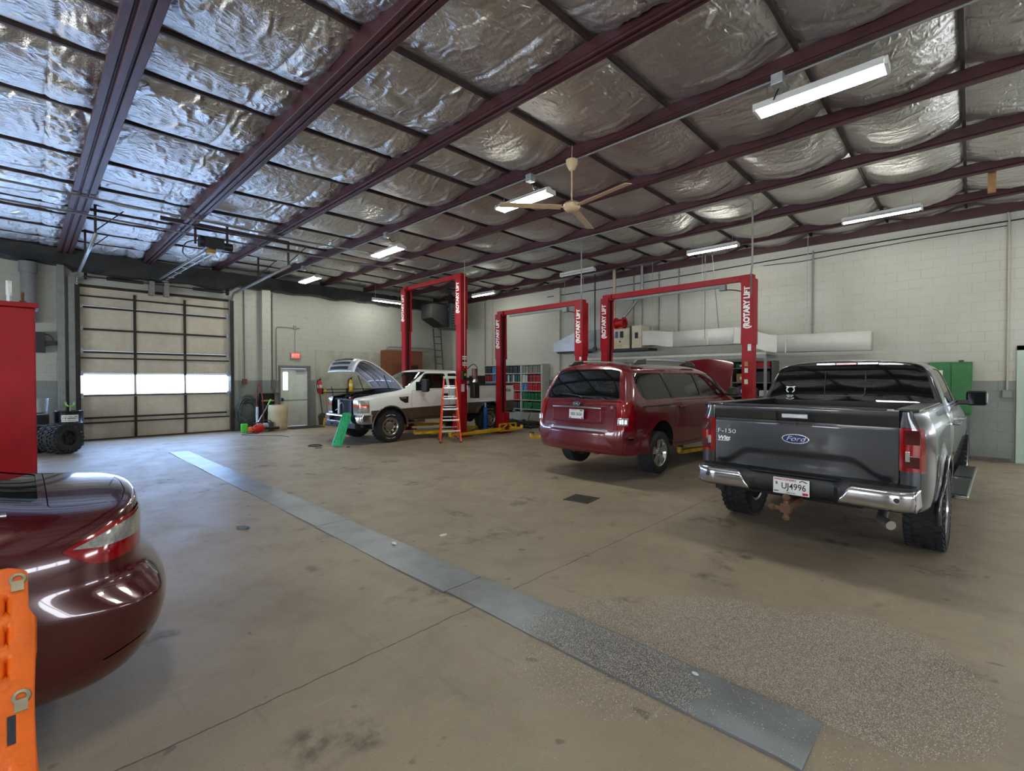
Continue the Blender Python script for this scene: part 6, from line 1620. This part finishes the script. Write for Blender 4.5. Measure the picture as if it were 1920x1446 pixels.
t = thing('red_handled_tool', 'red and chrome hand tool lying on the waste drum', 'tool', (.10, 15.85, .84)); MB().tube([(-.1, 0, .02), (.1, .02, .03)], .02, 8).build('handle', RED, t); MB().tube([(.1, .02, .03), (.24, .06, .03)], .014, 8).build('shaft', CHROME, t)
t = thing('grease_funnel', 'small green forked handle sticking up from the labelled drum', 'tool', (.80, 16.2, .862)); MB().tube([(0, 0, 0), (0, 0, .14)], .012, 8).build('stem', mat('stem_wood', (190, 150, 80), .5, var=.1), t)
MB().tube(catmull([(-.08, 0, .24), (-.07, 0, .16), (0, 0, .13), (.07, 0, .16), (.08, 0, .24)], 6), .018, 8).build('fork', mat('fork_green', (120, 190, 60), .4, var=.1), t, smooth=60)
t = thing('hose_reel', 'dark wall box with a looped hose left of the overhead door', 'reel', (.33, Y1 - .15, 2.35)); MB().bb((-.16, -.1, 0), (.06, .149, .52)).build('box', BLACK, t, bevel=.01)
MB().tube(catmull([(.06, -.02, .48), (.16, -.02, .44), (.22, -.02, .32), (.22, -.02, .22)], 6), .014, 8).build('hose', BLACK, t, smooth=60); MB().bb((.02, -.08, .2), (.24, .149, .30)).build('shelf_bracket', BLACK, t)
t = thing('downpipe', 'round grey duct pipe down the far wall above the red column', 'pipe', (.10, Y1 - .19, 0)); MB().lathe([(.14, 3.1), (.14, 4.35), (.175, 4.36), (.175, 4.62)], 24).build('pipe', mat('pipe_grey', (118, 122, 122), .5, var=.1), t, smooth=40)
# ------------------------------------------------------------------ right wall: duct, air handler, shelves
XW = X1
t = thing('air_duct', 'long white rectangular air duct along the right wall with an offset bend', 'duct')
def duct_run(name, pts, hh, x0, x1):
    """pts: (y, zcentre); box section swept along y"""
    mb = MB(); vs = []; n = len(pts)
    for y, z in pts: vs += [(x0, y, z - hh), (x1, y, z - hh), (x1, y, z + hh), (x0, y, z + hh)]
    fs = [(4 * i + k, 4 * i + (k + 1) % 4, 4 * i + 4 + (k + 1) % 4, 4 * i + 4 + k) for i in range(n - 1) for k in range(4)] + [(3, 2, 1, 0), tuple(4 * (n - 1) + k for k in range(4))]
    mb.add(vs, fs); return mb.build(name, DUCT, t, smooth=30)
def sbend(y0, z0, y1, z1, n=10): return [(y0 + (y1 - y0) * k / n, z0 + (z1 - z0) * smooth01(k / n)) for k in range(n + 1)]
duct_run('offset_section', [(7.10, 2.90)] + sbend(6.9, 2.90, 6.15, 2.82), .215, 12.95, 13.42)
duct_run('straight_section', [(6.15, 2.82), (4.45, 2.82)], .212, 12.95, 13.42)
duct_run('offset_section', sbend(4.45, 2.82, 3.45, 2.55), .212, 12.95, 13.42)
duct_run('end_section', [(3.45, 2.55), (1.60, 2.53)], .205, 12.95, 13.42)
for y, z in ((6.15, 2.82), (5.15, 2.82), (4.45, 2.82), (3.45, 2.55), (3.25, 2.548)): MB().bb((12.94, y - .012, z - .222), (13.43, y + .012, z + .222)).build('seam_flange', DUCT, t, bevel=.003)
for y in (6.9, 5.4, 2.85): MB().tube([(13.2, y, 2.75), (13.2, y, 5.2)], .008, 6).build('hanger_rod', GALV, t)
t = thing('supply_plenum', 'pale tapered metal plenum at the left end of the air handler', 'duct')
MB().prism([(9.35, 2.62), (10.55, 2.62), (10.55, 2.92), (9.9, 3.16), (9.35, 3.34)], 'X', 12.98, 13.5).build('plenum', mat('plenum_white', (206, 210, 218), .45, .2, var=.06), t, bevel=.01)
MB().bb((13.0, 9.3, 2.56), (13.5, 10.4, 2.615)).build('support', BLACK, t)
for y in (9.5, 10.3): MB().tube([(13.3, y, 2.6), (13.3, y, 5.15)], .01, 6).build('hanger_rod', GALV, t)
t = thing('disconnect_box', 'grey electrical box between the two middle lift posts', 'electrical box'); MB().bb((13.0, 8.62, 2.66), (13.4, 9.24, 3.28)).bb((13.39, 8.8, 2.8), (13.795, 9.0, 3.1)).build('cabinet', mat('box_grey', (140, 148, 146), .5, var=.08), t, bevel=.01)
MB().tube([(12.96, 8.80, 2.7), (12.96, 8.80, 5.08)], .022, 8).build('cable', BLACK, t); MB().cyl((12.93, 8.80, 2.66), (12.99, 8.80, 2.66), .07, 14).build('plug', BLACK, t)
t = thing('air_handler', 'cream air handler cabinet with dark stickers joined to the white duct', 'air handler')
MB().bb((12.95, 7.52, 2.62), (13.45, 8.45, 3.24)).build('cabinet', CREAM, t, bevel=.012)
MB().bb((12.93, 7.12, 2.62), (13.45, 7.44, 3.30)).build('blower_cabinet', CREAM, t, bevel=.012)
for y, z, w, h, m in ((8.15, 3.06, .12, .16, 'k'), (7.98, 3.06, .10, .2, 'b'), (7.8, 3.06, .12, .2, 'k'), (8.13, 2.86, .12, .16, 'w'), (7.86, 2.84, .05, .05, 'k')):
    MB().box((12.947, y, z), (.004, w, h)).build('sticker', {'k': INK, 'b': mat('sticker_blue', (60, 90, 130), .5, var=.2), 'w': WHITE}[m], t)
MB().box((12.927, 7.28, 3.0), (.004, .11, .18)).build('gauge_window', INK, t)
for y in (7.46, 7.50): MB().tube([(12.93, y, 2.5), (12.93, y, 3.3)], .012, 6).build('line_set', BLACK, t)
MB().bb((12.95, 6.9, 2.54), (13.5, 8.5, 2.61)).build('support_shelf', BLACK, t)
t = thing('hose_reel', 'red hose reel on top of the cream air handler', 'reel', (13.2, 8.0, 3.25)); MB().lathe([(.12, -.16), (.18, -.16), (.18, -.13), (.13, -.11), (.13, .11), (.18, .13), (.18, .16), (.12, .16)], 28, (0, 0, .20), 'Y').build('drum', RED, t, smooth=40); MB().bb((-.12, -.15, 0), (.12, .15, .03)).build('foot', RED, t); MB().bb((-.02, -.16, .0), (.02, -.14, .2)).bb((-.02, .14, .0), (.02, .16, .2)).build('bracket', RED, t)
t = thing('vent_pipe', 'cream vent pipe dropping from the roof to the red hose reel', 'pipe'); MB().cyl((13.35, 8.32, 3.26), (13.35, 8.32, 5.3), .05, 16).build('pipe', CONDC, t)
for z in (3.9, 4.5, 5.0): MB().cyl((13.35, 8.32, z - .03), (13.35, 8.32, z + .03), .058, 16).build('coupling', CONDC, t)
t = thing('vent_pipe', 'grey bent vent pipe from the roof to the air handler', 'pipe'); MB().tube(catmull([(13.5, 7.42, 5.3), (13.5, 7.42, 4.45), (13.5, 7.5, 4.25), (13.5, 8.1, 3.62), (13.5, 8.35, 3.35), (13.5, 8.4, 3.2)], 5), .045, 12).build('pipe', GALV, t, smooth=60)
# slender conduits down the right wall
for y, z0, z1, lab in ((11.08, 3.3, 4.95, 'grey conduit on the right wall near the steel column'), (7.86, 3.2, 5.3, 'grey conduit right of the cream vent pipe'), (7.55, 3.2, 5.2, 'thin grey conduit beside the bent vent pipe'),
                       (6.98, 3.2, 5.2, 'grey conduit left of the duct bend'), (6.34, 3.1, 5.2, 'thin conduit meeting the straight duct'), (2.86, 2.75, 4.88, 'conduit from the cable line down to the duct end')):
    t = thing('wall_conduit', lab, 'conduit'); MB().tube([(XW - .03, y, z0), (XW - .03, y, z1)], .018, 8).build('pipe', GREYP, t)
    for z in (z0 + .3, z1 - .3): MB().bb((XW - .05, y - .03, z - .012), (XW - .001, y + .03, z + .012)).build('strap', GREYP, t)
t = thing('wall_conduit', 'conduit down the right wall from the roof to the outlet by the green door', 'conduit')
MB().tube([(XW - .03, .9, 5.10), (XW - .03, -.3, 5.16), (XW - .03, -.42, 5.14), (XW - .03, -.50, 5.06), (XW - .03, -.53, 4.9), (XW - .03, -.53, 1.45)], .02, 8).build('pipe', mat('conduit_wall', (176, 172, 158), .5, var=.08), t, smooth=60); MB().bb((XW - .08, -.60, 1.3), (XW - .001, -.46, 1.46)).build('outlet_box', GREYP, t, bevel=.008)
t = thing('wall_conduit', 'conduit ending in a round outlet above the white pickup bed', 'conduit'); MB().tube([(XW - .03, 14.95, 1.75), (XW - .03, 14.95, 5.0)], .018, 8).build('pipe', GREYP, t); MB().bb((XW - .09, 14.86, 1.55), (XW - .001, 15.04, 1.78)).build('outlet_box', GREYP, t, bevel=.02)
for k, (y, x, tp, tz) in enumerate(((4.92, 12.6, 4.72, 3.0), (5.12, 12.7, 5.12, 2.75))):
    tag(MB().tube([(x, y, 5.2), (x, tp, tz)], .010, 6).build('hanging_rod', FRAMED), ('slanting thin rod' if k == 0 else 'straight thin rod') + ' hanging from the roof above the white duct', 'rod')
t = thing('wall_cable', 'dark cable strung along the top of the right wall', 'cable')
MB().tube([(XW - .02, y, 4.80 + .05 * math.cos(y * .35)) for y in [11.5 - .6 * k for k in range(22)]], .014, 6).build('main_cable', BLACK, t, smooth=60)
MB().tube([(XW - .03, y, 4.66 + .10 * abs(math.cos(y * .5))) for y in [4 - .3 * k for k in range(16)]], .008, 6).build('loose_cable', BLACK, t, smooth=60)
t = thing('bench_canopy', 'pale wooden deck under the white duct above the parts shelves', 'shelf deck')
MB().prism([(13.0, 2.28), (13.0, 2.34), (13.79, 2.44), (13.79, 2.38)], 'Y', 3.6, 9.2).build('deck', mat('deck_pale', (188, 188, 168), .6, var=.1), t) if False else MB().bb((13.0, 3.7, 2.30), (13.79, 9.2, 2.36)).build('deck', mat('deck_pale', (188, 188, 168), .6, var=.1), t)
MB().bb((12.98, 3.7, 2.20), (13.02, 9.2, 2.30)).build('edge_beam', GREYP, t)
for y in (3.72, 9.16): MB().bb((13.0, y - .03, 0), (13.06, y + .03, 2.3)).build('post', GREYP, t)

# parts shelves with boxes
t = thing('parts_shelves', 'dark steel parts shelves against the right wall behind the lift post', 'shelves', (13.25, 3.62, 0))
SH = mat('shelf_grey', (92, 96, 94), .5, .2, var=.15)
for y in (0, 1.0, 2.0): MB().bb((0, y - .02, 0), (.5, y + .02, 2.15)).build('upright', SH, t)
for z in (.05, .45, .85, 1.22, 1.58, 1.96): MB().bb((0, 0, z - .015), (.5, 2.0, z + .015)).build('shelf', SH, t)
MB().bb((.48, 0, 0), (.5, 2.0, 2.15)).build('back_panel', DARK, t)
BX = [('blue box', (24, 52, 96)), ('dark blue box', (24, 36, 66)), ('dark grey bin', (44, 48, 50)), ('teal box', (20, 74, 84)), ('purple box', (62, 40, 80)), ('brown carton', (150, 112, 70)), ('green box', (30, 70, 52)), ('white carton', (190, 186, 176)), ('black case', (24, 24, 26))]
ordw = ['first', 'second', 'third', 'fourth', 'fifth', 'sixth']
zn = {1.96: 'top', 1.58: 'upper', 1.22: 'middle', .85: 'lower'}
for z in (1.58, 1.22, .85, 1.96):
    y = .06; i = 0
    while y < 1.86 and i < 6:
        nm, c = BX[rr.randrange(len(BX))]; w = rr.uniform(.18, .38); h = rr.uniform(.14, .29) if z < 1.9 else rr.uniform(.1, .17)
        if z == 1.96 and i == 0: nm, c, w, h = 'red tool case', (170, 24, 36), .5, .16
        if y + w > .97 and y < .97: y = 1.04
        if y + w > 1.96: break
        b = thing('parts_box', '%s, %s from the right on the %s of the parts shelves' % (nm, ordw[i], zn[z] + (' shelf' if z != 1.96 else '')), 'box', (13.27, 3.62 + y + w / 2, z + .0155), 0, 'boxes on the parts shelves')
        m = mat('box_' + nm.replace(' ', '_'), c, .6, var=.15)
        MB().bb((0, -w / 2, 0), (.34, w / 2, h)).build('carton', m, b, bevel=.006)
        MB().bb((-.003, -w * .3, h * .3), (-.0005, w * .15, h * .65)).build('box_label', PLATEW if rr.random() < .5 else m, b)
        y += w + rr.uniform(.01, .05); i += 1
t = thing('work_light', 'yellow work lamp on the shelf edge beside the lift post', 'lamp', (13.05, 3.9, 0)); 
MB().cyl((0, 0, 0), (0, 0, 1.0), .03, 10).build('stand', BLACK, t); MB().sphere((0, 0, 1.08), .09, 14).build('head', YELLOW, t, smooth=60); MB().cyl((-.08, 0, 1.08), (-.1, 0, 1.08), .06, 14).build('lens', WHITE, t)

# binder shelves
t = thing('binder_shelves', 'pale grey bookcase of service binders on the right wall behind the white pickup', 'bookcase', (13.36, 11.42, .42))
BK = mat('bookcase_grey', (184, 188, 180), .5, var=.1)
for y in (0, 1.05, 2.1, 3.15): MB().bb((0, y - .03, 0), (.42, y + .03, 1.82)).build('upright', BK, t)
zs = [.10, .45, .80, 1.13, 1.47, 1.80]
for z in zs: MB().bb((0, 0, z - .015), (.42, 3.15, z + .015)).build('shelf', BK, t)
MB().bb((.40, 0, 0), (.42, 3.15, 1.82)).build('back_panel', DARK, t)
MB().bb((-.3, -.1, -.42), (.43, 3.3, -.02)).build('base_cabinet', mat('base_pale', (176, 178, 172), .6, var=.15), t)
BC = {'red': (176, 28, 38), 'dark red': (128, 22, 30), 'blue': (70, 130, 190), 'grey': (128, 128, 122), 'black': (40, 42, 54), 'green': (14, 104, 60), 'teal': (20, 96, 104), 'white': (206, 206, 198)}
bmat = {k: mat('binder_' + k.replace(' ', '_'), c, .5, var=.12) for k, c in BC.items()}
def mk_binder(k, w, h):
    o = MB().bb((0, -w / 2, 0), (.26, w / 2, h)).build('binder', bmat[k], None, bevel=.004)
    MB().bb((-.002, -w * .3, h * .72), (-.0003, w * .3, h * .78)).build('spine_label', bmat['grey'], o); return o
plan = {0: [['green'], ['green'], ['red', 'red', 'blue'], ['red', 'dark red', 'white'], ['grey']], 1: [['black', 'grey'], ['red', 'white', 'red', 'red'], ['red'], ['black', 'teal', 'white', 'green', 'black'], ['black']], 2: [['black'], ['blue'], ['blue'], ['blue', 'dark red'], ['blue', 'black']]}
rown = ['bottom', 'second', 'third', 'fourth', 'top']; bayn = ['right', 'middle', 'left']
proto = {}
for bay in range(3):
    for r in range(5):
        seq = plan[bay][r]; n = 11; 
        for i in range(n):
            k = seq[int(i / n * len(seq))] if len(seq) < 4 else seq[rr.randrange(len(seq))]
            if k not in proto: proto[k] = None
            loc = (13.38, 11.42 + bay * 1.05 + .03 + .045 + i * .0905, .42 + zs[r] + .0155)
            lab = '%s binder in the %s bay on the %s shelf of the bookcase' % (k, bayn[bay], rown[r])
            if proto[k] is None:
                o = mk_binder(k, .076, .285); o.location = loc; proto[k] = o
                tag(o, lab, 'binder', '%s binders, %s bay, %s shelf' % (k, bayn[bay], rown[r]))
            else:
                o = copy_thing(proto[k], loc, None, lab, '%s binders, %s bay, %s shelf' % (k, bayn[bay], rown[r]))
            o.location.x += rr.uniform(0, .035); o.scale = (1, 1, rr.uniform(.9, 1.0))
# heap of black hoses below the bookcase
t = thing('hose_heap', 'tangled heap of black hose and chain on the floor below the binder shelves', 'hose', (12.3, 12.0, 0))
for k in range(12):
    c = (rr.uniform(-.4, .4), rr.uniform(-1.0, .9)); p = [(c[0] + rr.uniform(-.35, .35), c[1] + rr.uniform(-.5, .5), rr.uniform(.03, .16)) for _ in range(7)]
    MB().tube(catmull(p, 6), rr.uniform(.025, .045), 8).build('hose', BLACK, t, smooth=60)
t = thing('grease_gun_rack', 'thin black rod with a knob leaning on the pale base under the binders', 'tool', (12.95, 11.6, 0)); MB().tube([(-.2, 0, .02), (.08, .02, .62)], .012, 6).build('rod', BLACK, t); MB().sphere((.09, .02, .64), .045, 10).build('knob', BLACK, t, smooth=60)
t = thing('speaker_box', 'black box standing in the bed of the white pickup', 'box', (11.0, 12.35, .845)); MB().bb((-.2, -.22, 0), (.2, .22, .95)).build('case', BLACK, t, bevel=.03)
MB().bb((-.205, -.19, .5), (-.2005, .19, .9)).build('grille', DARK, t)

# green cabinet
t = thing('green_cabinet', 'dark green steel cabinet on the right wall beyond the pickup mirror', 'cabinet', (13.45, .30, 0))
MB().bb((0, -.33, .95), (.34, .36, 2.03)).build('body', GREENCAB, t, bevel=.012); MB().bb((-.02, -.31, .98), (-.001, -.01, 2.0)).build('door', GREENCAB, t, bevel=.008); MB().bb((-.02, .01, .98), (-.001, .34, 2.0)).build('door', GREENCAB, t, bevel=.008)
MB().bb((-.024, .12, 1.6), (-.021, .30, 1.86)).build('notice', WHITE, t); MB().bb((.1, -.2, 2.03), (.2, -.12, 2.07)).build('latch', BLACK, t); MB().bb((.02, -.3, 0), (.32, .33, .945)).build('stand', mat('stand_grey', (90, 92, 90), .5, var=.1), t)
# unit heater and ladder in the far right corner
t = thing('unit_heater', 'dark grey gas unit heater hung in the far corner beside the tall lift', 'heater', (11.9, 15.35, 3.72))
HT = mat('heater_grey', (74, 82, 84), .45, .2, var=.1)
MB().bb((-.02, -.45, 0), (.85, .45, .98)).build('cabinet', HT, t, bevel=.012)
MB().bb((.0, -.47, .06), (.83, -.452, .72)).build('grille_frame', BLACK, t)
for k in range(9): MB().bb((.03 + k * .088, -.485, .1), (.05 + k * .088, -.471, .70)).build('louver', HT, t)
for k in range(6): MB().bb((.02, -.49, .12 + k * .105), (.82, -.486, .13 + k * .105)).build('guard_wire', STEEL, t)
MB().prism([(-.85, .35), (-.25, .05), (-.02, .05), (-.02, .9), (-.85, .9)], 'Y', -.3, .4).build('blower_hood', BLACK, t)
for y, z, w, h, m in ((-.25, .75, .12, .12, WHITE), (.15, .75, .12, .10, WHITE), (-.2, .45, .16, .1, WHITE), (.2, .38, .26, .18, YELLOW), (-.15, .28, .08, .22, WHITE)): MB().box((-.024, -y if False else y, z), (.005, w, h)).build('sticker', m, t)
for x in (.05, .78):
    for y in (-.38, .38): MB().tube([(x, y, .98), (x, y, 1.45)], .01, 6).build('hanger_rod', BLACK, t)
MB().cyl((.4, .1, .98), (.4, .1, 1.42), .1, 14).build('flue', DARK, t)
t = thing('ladder', 'dark ladder standing in the far corner below the unit heater', 'ladder', (12.82, 16.8, 0))
for x in (-.2, .2): MB().tube([(x, -.12, 0), (x, .28, 3.9)], .028, 8).build('rail', mat('ladder_dark', (66, 64, 58), .6, var=.25), t)
for k in range(12): MB().tube([(-.2, -.12 + .4 * (.25 + k * .3) / 3.9, .25 + k * .3), (.2, -.12 + .4 * (.25 + k * .3) / 3.9, .25 + k * .3)], .016, 6).build('rung', mat('ladder_dark', (66, 64, 58)), t)

# ------------------------------------------------------------------ roof-hung runs
t = thing('ceiling_conduit', 'grey conduit clipped along the roof beam beside the ceiling fan, feeding the lights', 'conduit')
zc = 4.99
MB().tube([(5.83, -4, zc), (5.83, 16.5, zc)], .013, 8).build('pipe', GREYP, t)
for y in (1.55, 5.2, 9.6, 14.2): MB().bb((5.74, y - .06, zc - .09), (5.86, y + .06, zc + .03)).build('junction_box', GALV, t, bevel=.006); MB().tube(catmull([(5.85, y, zc - .08), (6.0, y + .1, zc - .12), (6.12, y + .12, 4.94)], 5), .008, 6).build('drop_cord', BLACK, t, smooth=60)
t = thing('ceiling_conduit', 'grey conduit along the roof beam with drops to the two right lifts', 'conduit')
zc = 5.02
MB().tube([(9.24, 2.87, zc), (9.24, 15.5, zc)], .013, 8).build('pipe', GREYP, t)
for yd, q in ((6.66, (10.17, 7.36, 3.45)), (2.87, (10.68, 3.34, 3.45))):
    MB().tube([(9.24, yd + .25, zc), (9.24, yd + .1, zc - .02), (9.24, yd, zc - .12), (9.24, yd, 3.75), (9.28, yd + .03, 3.6), q], .016, 8).build('drop_pipe', GREYP, t, smooth=60)
for x, y0, lab in ((0, 11.2, 'thin pipe crossing under the beams in front of the overhead door, nearer one'), (0, 12.4, 'thin pipe crossing under the beams in front of the overhead door, farther one')):
    tag(MB().tube([(X0 + .1, y0, 4.86), (4.6, y0 - .1, 4.86), (7.5, y0 - .3, 4.9)], .02, 8).build('roof_pipe', FRAMED), lab, 'pipe')
t = thing('door_opener', 'black overhead door opener with a long steel rail hung from the roof', 'door opener', (2.86, 11.75, 4.55))
MB().bb((-.16, -.12, -.08), (.2, .22, .16)).build('motor_box', BLACK, t, bevel=.02); MB().cyl((-.24, .05, .06), (-.16, .05, .06), .13, 18).build('pulley', BLACK, t); MB().cyl((.2, .1, .04), (.4, .1, .04), .09, 16).build('motor', BLACK, t)
MB().bb((-.08, -.0, -.16), (.06, .2, -.08)).build('chain_cover', mat('cover_brass', (170, 128, 60), .5, .3, var=.15), t)
for x in (-.09, .05): MB().bar((x, .2, -.10), (x, 5.15, .02), .03, .05).build('rail', GALV, t)
for k in range(6): MB().box((-.02, .8 + k * .8, -.09), (.14, .05, .015)).build('rail_tie', GALV, t)
for x in (-.3, .3): MB().bb((x - .02, .06, .0), (x + .02, .10, .55)).build('hanger', STRAP, t)
MB().bb((-.9, .05, .36), (1.6, .11, .44)).build('support_angle', STRAP, t)
MB().tube(catmull([(-.2, .1, .1), (-.45, .1, .0), (-.5, .2, -.2), (-.3, .5, -.25)], 6), .012, 6).build('cable', BLACK, t, smooth=60)
for s, x, lab in ((-1, GD1[0] - .02, 'left track of the overhead door, rising under the roof'), (1, GD1[1] + .05, 'right track of the overhead door, rising under the roof')):
    t = thing('door_track', lab, 'door track', (x, 0, 0))
    yb_ = Y1 - .07
    pts = [(0, yb_, .05), (0, yb_, 4.05)] + [(0, yb_ - .35 * (1 - math.cos(a)), 4.05 + .35 * math.sin(a)) for a in [k * PI / 16 for k in range(1, 9)]] + [(0, 12.3, 4.52)]
    mb = MB()
    for p, q in zip(pts[:-1], pts[1:]): mb.bar(p, q, .055, .05, (1, 0, 0))
    mb.build('rail', GALV if s < 0 else GREYP, t, smooth=30)
    for y in (12.4, 14.6): MB().bb((-.02, y - .02, 4.5), (.02, y + .02, 5.15)).bar((0, y, 5.1), (.5, y, 5.12), .03, .03).bar((0, y, 4.6), (.45, y, 5.1), .02, .02).build('hanger', STRAP, t)
    mb = MB().bb((-.05, Y1 - .13, 0), (.05, Y1 - .10, 4.2)); mb.build('jamb_angle', STRUT, t)
t = thing('torsion_shaft', 'dark spring shaft above the overhead door', 'shaft'); MB().tube([(GD1[0] + .1, Y1 - .22, 4.42), (GD1[1] - .06, Y1 - .22, 4.42)], .018, 8).build('shaft', STRUT, t)
for x in (1.6, 3.6): MB().cyl((x, Y1 - .22, 4.42), (x + .8, Y1 - .22, 4.42), .045, 12).build('spring', BLACK, t)
for x in (GD1[0] + .14, GD1[1] - .1): MB().cyl((x - .03, Y1 - .22, 4.42), (x + .03, Y1 - .22, 4.42), .09, 16).build('drum', BLACK, t)
for x in (2.6, 2.95): MB().bb((x - .06, Y1 - .24, 4.1), (x + .06, Y1 - .001, 4.5)).build('bearing_bracket', GREYP, t)
tag(MB().bb((11.45, -.28, 4.86), (11.55, -.18, 5.26)).build('wood_block', mat('raw_wood', (176, 132, 84), .7, var=.2)), 'small raw wood block fixed to the roof beam near the right wall', 'wood block')

# ------------------------------------------------------------------ floor bits
t = thing('floor_drain', 'square dark floor drain grate between minivan and camera', 'drain', (5.41, 3.89, 0), R(8))
mb = MB().bb((-.19, -.19, 0), (.19, -.165, .008)).bb((-.19, .165, 0), (.19, .19, .008)).bb((-.19, -.19, 0), (-.165, .19, .008)).bb((.165, -.19, 0), (.19, .19, .008))
for k in range(7): mb.bb((-.165, -.14 + k * .045, 0), (.165, -.12 + k * .045, .006))
mb.build('grate', mat('grate_grey', (72, 70, 66), .7, .3, var=.3, vscale=20), t); MB().bb((-.17, -.17, .0005), (.17, .17, .002)).build('pit', DARK, t)
for x, y, sz, m, lab in ((1.70, 5.87, .085, mat('dark_lid', (70, 68, 66), .5, .3, var=.3), 'flattened dark metal lid on the floor left of the steel strip'), (2.59, 4.17, .04, WHITE, 'crumpled white scrap on the steel strip'), (3.12, 4.05, .04, WHITE, 'small white scrap right of the steel strip'),
                       (5.55, 11.0, .07, BLACK, 'black clip on the floor in front of the white pickup'), (4.95, 11.35, .08, BLACK, 'black bracket on the floor by the green board'), (2.62, 1.10, .018, WHITE, 'white chip lying on the granules')):
    p = [(sz * (1 + .3 * math.sin(3 * k)) * math.cos(k * PI / 5), sz * .6 * math.sin(k * PI / 5)) for k in range(10)]
    o = MB().prism(p, 'Z', 0, .012 if m is not WHITE else .008).build('floor_scrap', m, None, bevel=.002); o.location = (x, y, .013 if 2.28 < x < 2.68 else 0); o.rotation_euler = (0, 0, x * 3); tag(o, lab, 'scrap')
tag(MB().tube([(5.05 + .16 * math.cos(a), 11.75 + .16 * math.sin(a), .014) for a in [k * PI / 14 for k in range(28)]], .012, 8, True).build('rubber_ring', BLACK, None, smooth=60), 'black rubber ring on the floor in front of the white pickup', 'ring')
